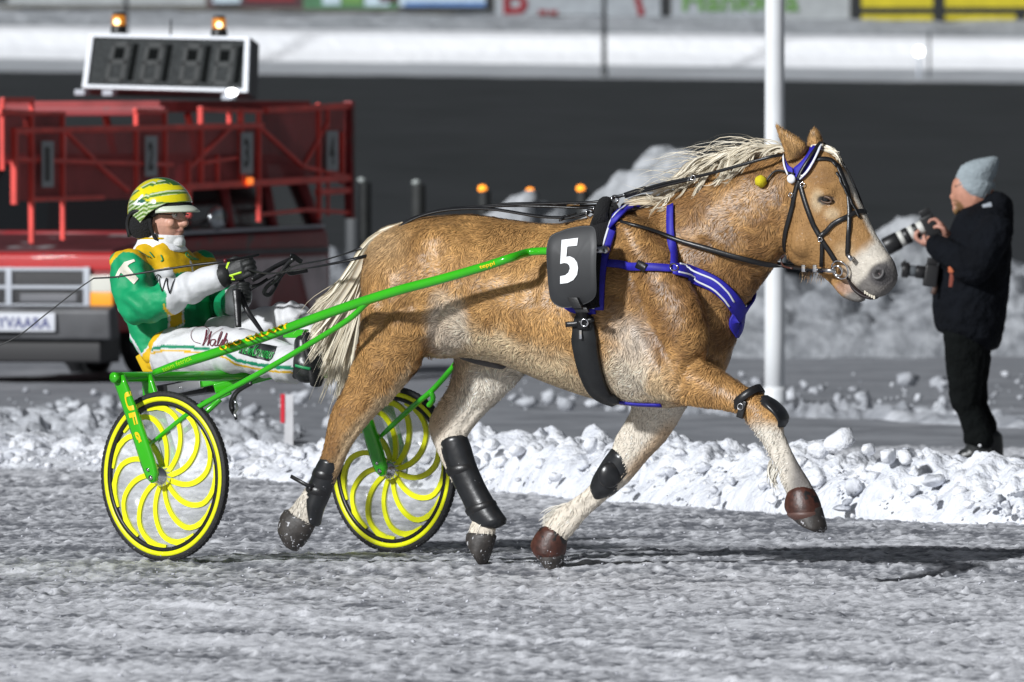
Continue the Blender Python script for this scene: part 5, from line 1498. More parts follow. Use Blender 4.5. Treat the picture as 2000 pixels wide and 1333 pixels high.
# ------------------------------------------------------------------ the driver
driver = thing('person', 'driver in green and yellow racing silks with a yellow green helmet seated on the sulky', 'person', sp(340, 690, 0))
def ell(c, a, b):   # ring with half depth a (along F) and half width b (along R), level
    return (np.asarray(c, float), SF.F * a, SF.R * b)
def chain(pts, n=3, seg=18, flat=1.0):
    """pts: (point, radius)"""
    K = spline(np.array([np.append(p, r) for p, r in pts]), (len(pts) - 1) * 4 + 1)
    secs = []
    T = np.gradient(K[:, :3], axis=0)
    u = nrm(np.cross(nrm(T[0]), (.2, .1, 1)))
    for k, t in zip(K, T):
        t = nrm(t); u = nrm(u - t * (u @ t)); w = np.cross(t, u)
        secs.append((k[:3], u * k[3], w * k[3] * flat))
    return loft(secs, seg)
SH_N, EL_N, WR_N = sp(246, 512, .20), sp(272, 600, .27), sp(432, 541, .15)
SH_F, EL_F, WR_F = sp(384, 512, -.20), sp(436, 606, -.27), sp(470, 578, .02)
HIP_N, KN_N, AN_N = sp(330, 690, .11), sp(474, 683, .15), sp(578, 714, .13)
HIP_F, KN_F, AN_F = sp(372, 680, -.11), sp(566, 628, -.13), sp(640, 690, -.13)
HC_ = sp(318, 424, .0)   # middle of the head
HD = nrm(np.array([.85, -.52, -.05])) # where the face looks
HR = nrm(np.cross(HD, (0, 0, 1))); HU = np.cross(HR, HD)
def hd(f, r, u): return HC_ + HD * f + HR * r + HU * u
# one continuous body: head, neck, trunk, limbs (the clothes lie over it)
def head_rings():
    P = [(-.118, -.012, .050, .048), (-.095, .000, .066, .058), (-.06, .004, .085, .066), (-.02, -.002, .094, .071), (.03, -.012, .096, .072), (.07, -.020, .088, .068), (.105, -.028, .055, .05)]
    return loft([(hd(f, 0, u), HD * a, HR * b) for u, f, a, b in P], 24)
sh = [head_rings(), chain([(hd(-.03, 0, -.07), .058), (sp(312, 474, 0), .06), (sp(314, 500, 0), .075)])]
# nose, chin, brow, lips
sh.append(chain([(hd(.088, 0, .018), .010), (hd(.104, 0, -.004), .012), (hd(.112, 0, -.020), .0155), (hd(.098, 0, -.028), .013)]))
sh.append(ball(hd(.070, 0, -.092), .026, 2)); sh.append(ball(hd(.086, 0, -.056), .022, 2, 1, 1, .7))
for s in (1, -1):
    sh.append(chain([(hd(.085, .008 * s, .034), .010), (hd(.080, .034 * s, .036), .010), (hd(.062, .052 * s, .028), .009)]))
    sh.append(ball(hd(.066, .040 * s, -.022), .022, 2)); sh.append(ball(hd(.101, .013 * s, -.024), .009, 2))
    sh.append(ball(hd(-.012, .072 * s, -.008), .024, 2, .9, .4, 1.3))
sh.append(loft([ell(sp(350, 690, 0), .11, .16), ell(sp(340, 640, 0), .115, .15), ell(sp(326, 570, 0), .12, .16), ell(sp(318, 515, 0), .10, .17), ell(sp(315, 490, 0), .07, .09)], 22))
for A, B, C in ((SH_N, EL_N, WR_N), (SH_F, EL_F, WR_F)): sh.append(chain([(A, .055), ((A + B) / 2, .05), (B, .044), ((B + C) / 2, .042), (C, .031)]))
for A, B, C in ((HIP_N, KN_N, AN_N), (HIP_F, KN_F, AN_F)): sh.append(chain([(A, .085), ((A + B) / 2, .075), (B, .058), (B * .6 + C * .4, .056), (C, .040)]))
V, F, E = vol(sh, .0055, 2, .5)
n = fbm(V * 60, 3); hgt = (V - HC_) @ HU; fwd = (V - HC_) @ HD; rr = (V - HC_) @ HR
C = np.repeat(np.array([[.58, .31, .225]]), len(V), 0) * (.85 + .3 * n)[:, None]
def mixc(C, c, a): return C * (1 - np.clip(a, 0, 1)[:, None]) + np.array(c) * np.clip(a, 0, 1)[:, None]
lip = np.exp(-((hgt + .056) / .0075) ** 2) * (fwd > .08) * (np.abs(rr) < .026)
C = mixc(C, (.26, .075, .065), lip * .85)
C = mixc(C, (.10, .045, .03), np.exp(-((hgt + .056) / .0018) ** 2) * (fwd > .085) * (np.abs(rr) < .022) * .9)
C = mixc(C, (.50, .24, .18), sstep(.02, .006, np.hypot(hgt + .022, rr)) * (fwd > .10) * .7)
C = mixc(C, (.20, .10, .07), ((hgt < -.035) & (fwd > .02)) * .28)
C = mixc(C, (.09, .05, .03), np.exp(-((hgt - .034) / .006) ** 2) * (fwd > .055) * (np.abs(rr) > .012) * (np.abs(rr) < .055) * .8)
mesh('body', V, F, M_skin, driver, cols=C)
for s in (1, -1):
    e = hd(.083, .031 * s, .012)
    mesh('eye', *ball(e - HD * .006, .0125, 2), M_eyewhite, driver); mesh('iris', *ball(e + HD * .003, .0056, 2), M_eye, driver)
    mesh('eyelid', *tube([e + HR * x * .015 + HD * (.006 - abs(x) * .004) + HU * (.0075 - .003 * x * x) for x in np.linspace(-1, 1, 7)], .0028, 6), mat('lid_skin', (.22, .10, .07), .5) if s == 1 else MATS['lid_skin'], driver)

# jacket
sh = [loft([ell(sp(349, 702, 0), .135, .185), ell(sp(340, 668, 0), .150, .195), ell(sp(330, 620, 0), .158, .200), ell(sp(322, 575, 0), .158, .208), ell(sp(317, 535, 0), .150, .215), ell(sp(314, 508, 0), .125, .200), ell(sp(314, 488, 0), .095, .13), ell(sp(314, 474, 0), .078, .085)], 26)]
sh.append(chain([(SH_N + [0, 0, .0], .078), ((SH_N + EL_N) / 2, .083), (EL_N, .078), (EL_N * .6 + WR_N * .4, .072), (EL_N * .25 + WR_N * .75, .058), (WR_N, .053)]))
sh.append(chain([(SH_F, .074), ((SH_F + EL_F) / 2, .078), (EL_F, .074), (EL_F * .5 + WR_F * .5, .064), (WR_F, .048)]))
V, F, E = vol(sh, .0065, 3, .5); V = blur(V, E, 4)
N = vnormals(V, F)
ff = fbm(V * [7, 7, 11] + 3, 3) - .5
dn = np.linalg.norm(V - EL_N, axis=1); df = np.linalg.norm(V - EL_F, axis=1)
V = V + N * (.022 * ff + .010 * np.sin(55 * ((V - EL_N) @ nrm(WR_N - EL_N)) + 9 * ff) * np.exp(-((dn - .18) / .14) ** 2) * .8 + .006 * np.sin(70 * (V[:, 2] + .6 * V[:, 0])) * np.exp(-(dn / .15) ** 2))[:, None]
u, v = pix(V); lat = (V - SF.O) @ SF.R
tn = (V - EL_N) @ nrm(WR_N - EL_N) / np.linalg.norm(WR_N - EL_N); armn = np.linalg.norm(V - (EL_N + np.clip(tn, 0, 1)[:, None] * (WR_N - EL_N)), axis=1) < .105
tf = (V - EL_F) @ nrm(WR_F - EL_F) / np.linalg.norm(WR_F - EL_F); armf = np.linalg.norm(V - (EL_F + np.clip(tf, 0, 1)[:, None] * (WR_F - EL_F)), axis=1) < .10
GRN, YEL, WHT = (.005, .30, .115), (.70, .43, .008), (.64, .65, .67)
C = np.repeat(np.array([GRN]), len(V), 0) * (.9 + .2 * fbm(V * 12, 3))[:, None]
def P_(poly): return in_poly(u, v, poly)
yoke = P_([(196, 560), (206, 520), (226, 492), (252, 470), (300, 455), (340, 470), (380, 488), (412, 512), (425, 560), (398, 560), (392, 528), (340, 534), (318, 546), (296, 520), (262, 494), (240, 492), (222, 508), (211, 530), (206, 560)])
C[yoke] = YEL
C[P_([(360, 500), (425, 505), (425, 560), (370, 560)])] = YEL
C[P_([(296, 528), (335, 522), (352, 566), (336, 580), (318, 566)])] = WHT
C[P_([(326, 596), (358, 585), (360, 630), (330, 645)])] = YEL
for ln, w, c in (([(330, 600), (331, 645)], 1.6, WHT), ([(357, 590), (358, 632)], 1.6, WHT), ([(204, 568), (212, 572), (244, 640), (276, 694)], 2.2, WHT), ([(206, 560), (206, 575)], 5, YEL),
                 ([(276, 694), (300, 668), (330, 650), (362, 632)], 2, WHT), ([(372, 510), (385, 565)], 1.4, WHT), ([(360, 548), (425, 540)], 1.2, WHT)):
    C[(seg_dist(u, v, ln) < w)] = c
C[P_([(272, 705), (280, 690), (300, 670), (322, 660), (314, 690), (300, 730), (280, 730)])] = YEL
cuff = armn & (tn > .36) & (lat > -.02) & (u > 325); C[cuff] = WHT
C[armn & (tn > .325) & (tn <= .36) & (u > 320)] = YEL
C[armf & (tf > .62) & (lat < .1) & (u > 440)] = WHT
C[(u > 352) & (v > 590) & (lat < .12) & ~cuff & ~(armf & (tf > .62)) & ~yoke & (v < 640) & (u > 360)] = (.004, .17, .06)
C = np.where((cuff)[:, None], C * (.88 + .2 * fbm(V * 35, 3))[:, None], C)
# rank letter on the sleeve, printed flat
JV, JF = V, F
mesh('jacket', V, F, M_cloth, driver, cols=C)
JS = Skin(V, F)
def cut(polys, skin, off, m, name, parent, step=5):
    for k, poly in enumerate(polys):
        bm = bmesh.new(); bm.faces.new([bm.verts.new((a, b, 0)) for a, b in poly]); bmesh.ops.triangulate(bm, faces=bm.faces)
        for _ in range(3):
            bmesh.ops.subdivide_edges(bm, edges=[e for e in bm.edges if e.calc_length() > step], cuts=1); bmesh.ops.triangulate(bm, faces=bm.faces)
        bm.verts.index_update(); VV = []; last = None
        for w in bm.verts:
            h_ = skin.hit(w.co.x, w.co.y)
            if h_ is not None: last = h_[0] + h_[1] * off; VV.append(last)
            else: VV.append(at(w.co.x, w.co.y, last[1] if last is not None else 46))
        mesh(name, np.array(VV), [tuple(w.index for w in f.verts) for f in bm.faces], m, parent, smooth=False); bm.free()
cut([[(226, 541), (232, 527), (243, 513), (262, 507), (264, 512), (254, 517), (250, 521), (270, 546), (262, 556), (243, 527), (236, 534), (231, 544)]], JS, .004, mat('cream_print', (.70, .66, .56), .5), 'rank_letter', driver)
def script_W(skin, pts, w, m, name, parent, off=.004, n=30):
    P, N = skin.path(pts, n, off); return mesh(name, *strap(P, N, w, .001), m, parent)
for pts in ([(300, 548), (306, 538), (312, 540), (314, 556), (318, 570)], [(318, 570), (324, 548), (326, 545)], [(326, 545), (328, 562), (331, 574)], [(331, 574), (337, 556), (343, 546)]):
    script_W(JS, pts, .004, M_fleece, 'chest_script', driver, n=14)
for pts in ([(270, 492), (284, 500), (294, 505)], [(292, 494), (300, 504)], [(314, 499), (318, 509), (314, 512)], [(364, 494), (372, 503), (386, 508)], [(364, 494), (362, 500), (372, 507), (386, 508)]):
    script_W(JS, pts, .006, MATS['green_print'], 'badge', driver, n=10)
# collar
sh = [loft([ell(sp(313, 489, 0) - [0, 0, 0], .112, .125), ell(sp(312, 477, 0), .098, .100), ell(sp(311, 465, 0), .088, .088)], 24)]
V, F, E = vol(sh, .006, 2); mesh('collar', V, F, MATS['white_print'], driver)
rimp = np.array([sp(311, 466, 0) + SF.F * .090 * math.cos(a) + SF.R * .090 * math.sin(a) for a in np.linspace(0, 2 * math.pi, 40)]); mesh('collar_piping', *tube(rimp, .004, 8, False), M_seat, driver)
# zip front
# white neck warmer up over the chin
P = [(-.185, -.03, .078, .075), (-.15, -.020, .082, .074), (-.12, -.004, .090, .072), (-.095, .010, .086, .070), (-.072, .012, .088, .0705)]
V, F = loft([(hd(f, 0, u_), HD * a, HR * b) for u_, f, a, b in P], 26, round_ends=False)
V, F, E = vol([(V, F), ball(hd(.076, 0, -.100), .036, 3, 1, 1, .8)], .0045, 3)
hh = (V - HC_) @ HU; ff_ = (V - HC_) @ HD
V = V + vnormals(V, F) * (.0035 * np.sin(150 * (hh + .35 * ff_)) * (hh < -.11) + .004 * (fbm(V * 30, 3) - .5))[:, None]
mesh('neck_warmer', V, F, mat('white_fleece', (.72, .73, .74), .85, bump=(300, .3, .002)), driver)

# helmet shell, ear pad, peak, strap
def helmet():
    th = 28; ph = 14; V = []
    for i in range(ph + 1):
        t = i / ph
        for k in range(th):
            a = 2 * math.pi * k / th; ca, sa = math.cos(a), math.sin(a)
            lo = np.interp(ca, [-1, -.4, .15, .6, 1], [-.085, -.080, -.002, .042, .050])
            el = math.asin(max(-1, min(1, lo / .15))) * (1 - t) + math.pi / 2 * t
            V.append(hd(-.012 + .133 * ca * math.cos(el), .108 * sa * math.cos(el), .022 + .130 * math.sin(el)))
    F = [(i * th + k, i * th + (k + 1) % th, (i + 1) * th + (k + 1) % th, (i + 1) * th + k) for i in range(ph) for k in range(th)]
    return np.array(V), F
V, F = helmet()
bm = bmesh.new(); vs = [bm.verts.new(x) for x in V]
for f in F:
    try: bm.faces.new([vs[i] for i in f])
    except ValueError: pass
bmesh.ops.remove_doubles(bm, verts=bm.verts, dist=.0008)
bmesh.ops.subdivide_edges(bm, edges=bm.edges, cuts=5, use_grid_fill=True, smooth=0.6)
bm.verts.index_update(); V = np.array([v_.co[:] for v_ in bm.verts]); F = [tuple(v_.index for v_ in f.verts) for f in bm.faces]; bm.free()
q = (V - HC_); hu, hf, hr = q @ HU, q @ HD, q @ HR
k = hu - .20 * hf + .35 * np.abs(hf + .02) * (hf < 0)
ln = .5 + .5 * np.sin(2 * math.pi * (k * 62 + .5 * noise(V * 14)))
OLV, YLW, DGR = np.array([.22, .34, .06]), np.array([.70, .62, .01]), np.array([.03, .12, .02])
C = OLV * (1 - ln[:, None] ** 3 * .0) + 0
C = np.where((ln > .88)[:, None], DGR, np.where((ln < .22)[:, None], np.array([.55, .62, .45]), OLV))
top = hu > .062; C = np.where((top & (np.sin(k * 130) > -.35))[:, None], YLW, C); C = np.where(((hu > .125) & (np.abs(hr) < .03))[:, None], DGR, C)
C = np.where((hf < -.115)[:, None] & (hu < .06)[:, None], YLW * .9, C)
u, v = pix(V)
for poly, c in (([(258, 362), (266, 358), (278, 366), (275, 368), (284, 374), (281, 377), (288, 388), (276, 380), (278, 376), (266, 372), (270, 368)], (.85, .72, .01)),
                ([(264, 401), (281, 382), (284, 384), (272, 398), (290, 396), (280, 402)], (.8, .85, .85)), ([(274, 392), (288, 392), (282, 398), (272, 397)], (.03, .12, .08)),
                ([(274, 352), (288, 350), (289, 362), (280, 364)], (.80, .68, .02)), ([(239, 432), (247, 432), (247, 446), (242, 447)], (.8, .85, .85)), ([(241, 436), (245, 436), (244, 444)], (.1, .3, .1)),
                ([(256, 358), (268, 352), (276, 354), (262, 361)], (.75, .8, .75)), ([(314, 360), (326, 358), (333, 366)], (.05, .12, .04))):
    C[in_poly(u, v, poly)] = c
ho = mesh('helmet', V, F, M_helmet, driver, cols=C)
md = ho.modifiers.new('solid', 'SOLIDIFY'); md.thickness = .012; md.offset = -1
# dark lining and ear pad
for s in (1, -1):
    sh = [loft([(hd(-.045, .080 * s, .022), HD * .050, HR * .024), (hd(-.052, .086 * s, -.015), HD * .058, HR * .026), (hd(-.055, .084 * s, -.055), HD * .056, HR * .026), (hd(-.052, .078 * s, -.082), HD * .048, HR * .022)], 18)]
    V, F, E = vol(sh, .005, 2); mesh('ear_pad', V, F, M_fleece, driver)
    mesh('ear_rim', *tube(spline([hd(-.100, .092 * s, -.088), hd(-.108, .100 * s, -.03), hd(-.085, .108 * s, .012), hd(-.03, .108 * s, .026), hd(.005, .104 * s, .028)], 20), .009, 10), M_black, driver)
    mesh('chin_strap', *strap(spline([hd(.0, .098 * s, -.01), hd(.012, .094 * s, -.06), hd(.03, .070 * s, -.105), hd(.048, .035 * s, -.128)], 16), np.repeat((HR * s - HU * .3)[None], 16, 0), .017, .004), M_fleece, driver)
    mesh('lining', *tube(spline([hd(.0, .086 * s, .012), hd(.05, .078 * s, .040), hd(.095, .045 * s, .052), hd(.108, 0, .055)], 14), .017, 10), M_fleece, driver)
pk, F = [], []
for i, t in enumerate(np.linspace(-1.25, 1.25, 19)):
    for j, w in enumerate(np.linspace(0, 1, 6)):
        r0f, r0r = .112, .100
        ext = .062 * math.cos(t * 1.15) * w
        pk.append(hd(-.008 + (r0f + ext) * math.cos(t), (r0r + ext * .55) * math.sin(t), .052 - .024 * w * w - .010 * (1 - math.cos(t * .9)) * 2))
for i in range(18):
    for j in range(5): F.append((i * 6 + j, i * 6 + j + 1, (i + 1) * 6 + j + 1, (i + 1) * 6 + j))
o = mesh('helmet_peak', np.array(pk), F, mat('pale_peak', (.55, .60, .50), .3), driver); md = o.modifiers.new('solid', 'SOLIDIFY'); md.thickness = .006
# clear glasses
for s in (1, -1):
    V = []; n_ = 12
    for i in range(n_):
        a = 2 * math.pi * i / n_; x, y = .030 * math.cos(a), .017 * math.sin(a)
        xx = .032 * s + x; V.append(hd(.112 - 6.5 * xx * xx, xx, .010 + y))
    V.append(hd(.112 - 6.5 * (.032) ** 2, .032 * s, .010)); mesh('lens', np.array(V), [(i, (i + 1) % n_, n_) for i in range(n_)], M_glass, driver)
    mesh('temple', *tube([hd(.085, .063 * s, .014), hd(.03, .078 * s, .014), hd(-.01, .080 * s, .012)], .0025, 6), M_black, driver)

# trousers
sh = []
for A, B, C_, k in ((HIP_N, KN_N, AN_N, 1.0), (HIP_F, KN_F, AN_F, .95)):
    sh.append(chain([(A, .105 * k), (A * .7 + B * .3, .106 * k), ((A + B) / 2, .100 * k), (B * .85 + A * .15, .090 * k), (B, .086 * k), (B * .65 + C_ * .35, .084 * k), (B * .3 + C_ * .7, .080 * k), (C_, .076 * k)], seg=22))
sh.append(loft([ell(sp(352, 715, 0), .12, .17), ell(sp(348, 690, 0), .135, .18), ell(sp(344, 668, 0), .135, .175)], 22))
V, F, E = vol(sh, .0065, 3, .5); V = blur(V, E, 5)
N = vnormals(V, F); ff = fbm(V * 6 + 11, 2) - .5
cr = sum(np.exp(-((np.linalg.norm(V - q_, axis=1)) / .16) ** 2) for q_ in (KN_N, AN_N, HIP_N, KN_F))
V = V + N * (.020 * ff + .007 * np.sin(60 * ((V - KN_N) @ nrm(AN_N - HIP_N)) + 24 * ff + 30 * (V[:, 2])) * np.clip(cr, 0, 1))[:, None]
u, v = pix(V); lat = (V - SF.O) @ SF.R
C = np.repeat(np.array([[.64, .645, .66]]), len(V), 0)
nearleg = lat > .0
top_l = [(297, 682), (320, 677), (360, 678), (405, 682), (440, 690), (462, 704), (500, 712), (540, 718), (580, 720)]
C[nearleg & (seg_dist(u, v, top_l) < 3.2) & (u > 296)] = (.008, .22, .11)
C[nearleg & (seg_dist(u, v, [(a - 1, b + 8.5) for a, b in top_l]) < 2.0) & (u > 293)] = (.70, .42, .01)
C[in_poly(u, v, [(262, 745), (270, 690), (300, 655), (322, 644), (300, 670), (290, 700), (300, 735)])] = (.70, .43, .008)
C[nearleg & (seg_dist(u, v, [(378, 634), (430, 636), (464, 640), (484, 652), (490, 668)]) < 1.0)] = (.55, .56, .6)
mesh('trousers', V, F, M_cloth, driver, cols=C)
TS = Skin(V, F)
# script on the thigh
for pts, w in (([(393, 672), (380, 668), (374, 656), (380, 644), (398, 640), (408, 646), (404, 660), (396, 676)], .0022), ([(404, 646), (402, 660), (398, 675)], .006), ([(398, 675), (410, 655), (413, 649)], .003), ([(413, 649), (409, 664), (406, 676)], .006), ([(406, 676), (416, 656), (436, 643)], .0025),
               ([(422, 664), (414, 665), (411, 673), (416, 676), (423, 665), (420, 675), (425, 675)], .004), ([(425, 675), (434, 654), (433, 650), (427, 664), (426, 675), (430, 675)], .004), ([(430, 675), (436, 664), (438, 670), (432, 676), (430, 673)], .004),
               ([(434, 675), (444, 652), (438, 675)], .005), ([(438, 672), (443, 664), (445, 667), (442, 676)], .004)):
    script_W(TS, pts, w, M_wine, 'thigh_script', driver, n=22)
cut([[(466, 690), (473, 676), (482, 669), (506, 671), (541, 678), (532, 699), (526, 706), (500, 700)]], TS, .003, mat('black_patch', (.008, .010, .011), .5), 'patch', driver)
V, F = text_skin('NewKsruunus', TS, (468, 690), (530, 702), (477, 671), .006, shear=.2); mesh('patch_lettering', V, F, mat('bright_green_print', (.02, .36, .06), .35), driver, smooth=False)
# boots
def bootm(a, k=1.0):
    A, H, T_ = a
    up = nrm(T_ - H); V, F, E = vol([chain([(A + (A - H) * .5, .058 * k), (A, .060 * k), (H + up * .05, .058 * k), (H, .055 * k)]), chain([(H, .056 * k), (H + (T_ - H) * .4, .054 * k), (H + (T_ - H) * .75, .054 * k), (T_, .046 * k)], flat=.8)], .006, 3)
    return V, F
for a in ((AN_N, sp(601, 734, .13), sp(592, 664, .13)), (AN_F, sp(662, 705, -.13), sp(655, 650, -.13))):
    V, F = bootm(a); mesh('boot', V, F, M_boots, driver)
    A, H, T_ = a; up = nrm(T_ - H); so = nrm(SF.F + np.array([0, 0, -.12]))
    V, F = loft([(H - up * .035 + so * .040, so * .012, SF.R * .030), (H + so * .048, so * .016, SF.R * .041), (H + (T_ - H) * .45 + so * .040, so * .014, SF.R * .034), (H + (T_ - H) * .8 + so * .040, so * .014, SF.R * .042), (T_ + up * .03 + so * .03, so * .010, SF.R * .030)], 20, 3)
    mesh('boot_sole', V, F, M_rubber, driver)
P, N = Skin(*bootm((AN_N, sp(601, 734, .13), sp(592, 664, .13)))).path([(578, 714), (592, 718), (606, 721)], 12, .004); mesh('boot_stripe', *strap(P, N, .012, .003), M_dkgreen, driver)

# gloved hands: palm, four unequal bent fingers and a thumb closed on the reins
def hand(W, dirv, sidev, upv, s, parent):
    """W wrist; dirv towards the knuckles; upv back of the hand; sidev towards the thumb"""
    g = []
    g.append(loft([(W - dirv * .03, sidev * .034, upv * .030), (W + dirv * .01, sidev * .036, upv * .026), (W + dirv * .045, sidev * .044, upv * .022), (W + dirv * .085, sidev * .046, upv * .018)], 18))
    for i, (o, L) in enumerate(((.033, .070), (.011, .078), (-.011, .074), (-.032, .060))):
        b = W + dirv * .085 + sidev * o + upv * .002
        k1 = b + dirv * L * .42 - upv * .012; k2 = k1 + dirv * L * .02 - upv * L * .40; k3 = k2 - dirv * L * .34 - upv * .004
        g.append(chain([(b - dirv * .02, .0125), (b, .0125), (k1, .0118), (k2, .0110), (k3, .0100)], seg=12))
    tb = W + dirv * .02 + sidev * .036 - upv * .004
    g.append(chain([(tb, .0155), (tb + dirv * .032 + sidev * .014 - upv * .008, .0138), (tb + dirv * .060 - sidev * .002 - upv * .020, .012), (tb + dirv * .072 - sidev * .022 - upv * .026, .0105)], seg=12))
    V, F, E = vol(g, .0038, 2, .45)
    return mesh('glove', V, F, M_glove, parent), Skin(V, F)
DN = nrm(WR_N - EL_N); SN = nrm(np.array([0, 0, 1]) - DN * DN[2]); UN = nrm(np.cross(SN, DN)); UN = UN if UN @ SF.R > 0 else -UN
gl, GS = hand(WR_N + DN * .02, nrm(DN + [0, 0, .02]), SN, UN, 1, driver)
DF = nrm(WR_F - EL_F + SF.F * .12); SF2 = nrm(np.array([0, 0, 1]) - DF * DF[2]); UF = nrm(np.cross(SF2, DF)); UF = UF if UF @ SF.R < 0 else -UF
gl2, GS2 = hand(WR_F + DF * .015, DF, SF2, UF, -1, driver)
mesh('cuff', *chain([(WR_N + DN * .03, .042), (WR_N + DN * .005, .050)]), M_glove, driver)
for pts, w in (([(448, 511), (441, 530), (439, 541)], .010), ([(439, 541), (452, 538), (472, 532)], .008), ([(450, 539), (455, 541)], .006), ([(452, 546), (459, 546)], .006), ([(455, 540), (455, 546)], .005)):
    P, N = GS.path(pts, 10, .002); mesh('lime_mark', *strap(P, N, w, .001), M_lime, driver)

# reins: from the gloves back along the croup to the terrets
def rein_line(parent, pts, w0=.016, t=.006, n=60, up=(0.1, -.55, .85)):
    P = spline(pts, n); mesh('strap', *strap(P, np.repeat(np.array([up], float), n, 0), w0, t), M_leather, parent)
HNp = WR_N + DN * .10; HFp = WR_F + DF * .10
rein_line(rein, [HNp - UN * .03, at(520, 536, 46.6), at(560, 532, 46.4), at(610, 524, 46.1), at(690, 508, 45.95), at(740, 490, HF.p(740, 470, .06)[1] - .03), HF.p(775, 449, .10), HF.p(820, 424, .09), HF.p(880, 411, .08), HF.p(960, 410, .08), HF.p(1060, 425, .09), HF.p(1130, 425, .10), hp(1152, 417, .10)])
rein2 = thing('driving_rein', 'long black off side driving rein lying along the far side of the croup', 'rein', HFp, 'driving reins')
rein_line(rein2, [HFp, at(540, 540, 46.7), at(580, 520, 46.5), at(640, 508, 46.3), at(700, 488, 46.1), hp(755, 462, -.05), hp(800, 433, -.04), hp(860, 414, -.04), hp(960, 404, -.04), hp(1060, 404, -.06), hp(1130, 407, -.08), hp(1166, 410, -.08), hp(1215, 425, -.22), hp(1320, 452, -.26), hp(1480, 510, -.22), bc_far])
rein3 = thing('tail_line', 'thin black line running along the middle of the horse back to the saddle hook', 'line', hp(1000, 405, 0))
rein_line(rein3, [hp(728, 480, .03), hp(765, 452, .03), hp(800, 430, .03), hp(860, 412, .03), hp(930, 407, .03), hp(1020, 401, .03), hp(1110, 398, .03), hp(1160, 396, .03), hp(1200, 388, .0)], .012)
rein_line(rein3, [hp(880, 408, .0), hp(940, 404, .0), hp(1000, 399, .0), hp(1060, 399, .0), hp(1100, 403, .0), hp(1190, 402, .0)], .009)
mesh('snap', *tube([hp(1108, 401, .02), hp(1120, 398, .02), hp(1132, 399, .02)], .008, 8), M_chrome, rein3)
# loops of spare rein and hand holds
lp = thing('rein_loop', 'black leather rein loops and hand holds dangling before the gloves', 'rein loop', at(540, 530, 46.6))
def lpt(pts, w, Y=46.65): 
    P = spline([at(a, b, Y + .02 * i) for i, (a, b) in enumerate(pts)], 30); mesh('band', *strap(P, np.repeat(np.array([[0.2, -1, .1]]), 30, 0), w, .006), M_leather, lp)
lpt([(492, 548), (515, 535), (540, 520), (566, 508), (578, 504)], .020)
lpt([(574, 506), (560, 518), (540, 545), (522, 560), (516, 572), (524, 577), (534, 566), (548, 540), (566, 520)], .018)
lpt([(566, 500), (574, 502), (582, 508), (588, 512)], .022)
lpt([(560, 530), (568, 534), (580, 532), (600, 528)], .020)
lpt([(490, 560), (506, 556), (522, 546)], .014)
# rein ends hanging from the gloves over the lap
sl = thing('rein_end', 'black hand straps hanging from the gloves down over the white trousers', 'strap', at(462, 600, 46.8))
P = spline([at(462, 566, 46.78), at(464, 600, 46.76), at(466, 640, 46.74)], 20); mesh('band', *strap(P, np.repeat(np.array([[0.1, -1, .1]]), 20, 0), np.linspace(.036, .024, 20), .006), M_leather, sl)
P = spline([at(468, 572, 46.8), at(482, 605, 46.78), at(500, 632, 46.72), at(514, 652, 46.66)], 20); mesh('band', *strap(P, np.repeat(np.array([[0.1, -1, .1]]), 20, 0), np.linspace(.026, .016, 20), .006), M_leather, sl)
# whip
wh = thing('whip', 'thin black whip held in the gloves pointing back past the driver shoulder', 'whip', at(330, 526, 46.6))
WY = lambda u: float(np.interp(u, [-40, 180, 440, 500], [46.75, 46.62, 46.52, 46.6]))
P = spline([at(u_, v_, WY(u_)) for u_, v_ in ((505, 498), (440, 511), (380, 518), (300, 530), (230, 541), (183, 544))], 40)
mesh('shaft', *tube(P, np.linspace(.006, .0032, 40), 8), M_black, wh)
P = spline([at(u_, v_, WY(u_)) for u_, v_ in ((183, 544), (150, 567), (90, 614), (30, 660), (-40, 690))], 30)
mesh('lash', *tube(P, .0026, 6), M_black, wh)
mesh('grip_ring', *ball(at(440, 510, WY(440)), .010, 2), mat('dark_red_ring', (.10, .01, .015), .4), wh)
# ------------------------------------------------------------------ photographer by the road
PF = Frame(3.05, 62.7, 180)
def pp(u, v, l=0.0): return PF.p(u, v, l)
PFEET = gp(1915, 900)
PF.O = np.array([PFEET[0], PFEET[1], 0]); 
man = thing('person', 'photographer in a dark parka and grey knitted hat aiming a long lens at the horse', 'person', PFEET)
PS = 62.7 / FOC        # metres per photo pixel there
def pl(pairs, sub=3): return limb(PF, pairs, 20, sub)
# continuous body
sh = [pl([(1862, 352, 1940, 340, 0, .070), (1858, 368, 1942, 362, 0, .075), (1860, 385, 1938, 390, 0, .072), (1868, 402, 1928, 412, 0, .062), (1880, 416, 1935, 430, 0, .060), (1870, 440, 1960, 450, 0, .12)])]
sh.append(ball(pp(1860, 385), .017, 2)); sh.append(ball(pp(1863, 378), .014, 2)); sh.append(ball(pp(1868, 409), .024, 2)); sh.append(ball(pp(1864, 397), .017, 2, 1, 1.4, .9)); sh.append(ball(pp(1864, 366), .014, 2, 1, 2.0, 1))
sh.append(ball(pp(1905, 385, -.068), .022, 2, .7, .4, 1.2))
sh.append(pl([(1860, 450, 1965, 450, 0, .17), (1840, 560, 1960, 560, 0, .17), (1838, 640, 1950, 650, 0, .16)]))
for s in (-1, 1):
    o = 8 if s > 0 else -4
    sh.append(pl([(1866, 650, 1915, 655, .09 * s, .07), (1872 + o, 730, 1906 + o, 735, .09 * s, .05), (1876 + o, 790, 1906 + o, 790, .09 * s, .04), (1894 + o, 840, 1922 + o, 840, .09 * s, .035)]))
    sh.append(chain([(pp(1945, 440, .20 * s), .06), (pp(1905, 520, .25 * s), .055), (pp(1840, 492, .16 * s), .045), (pp(1815, 470, .07 * s), .035)]))
V, F, E = vol(sh, .009, 2)
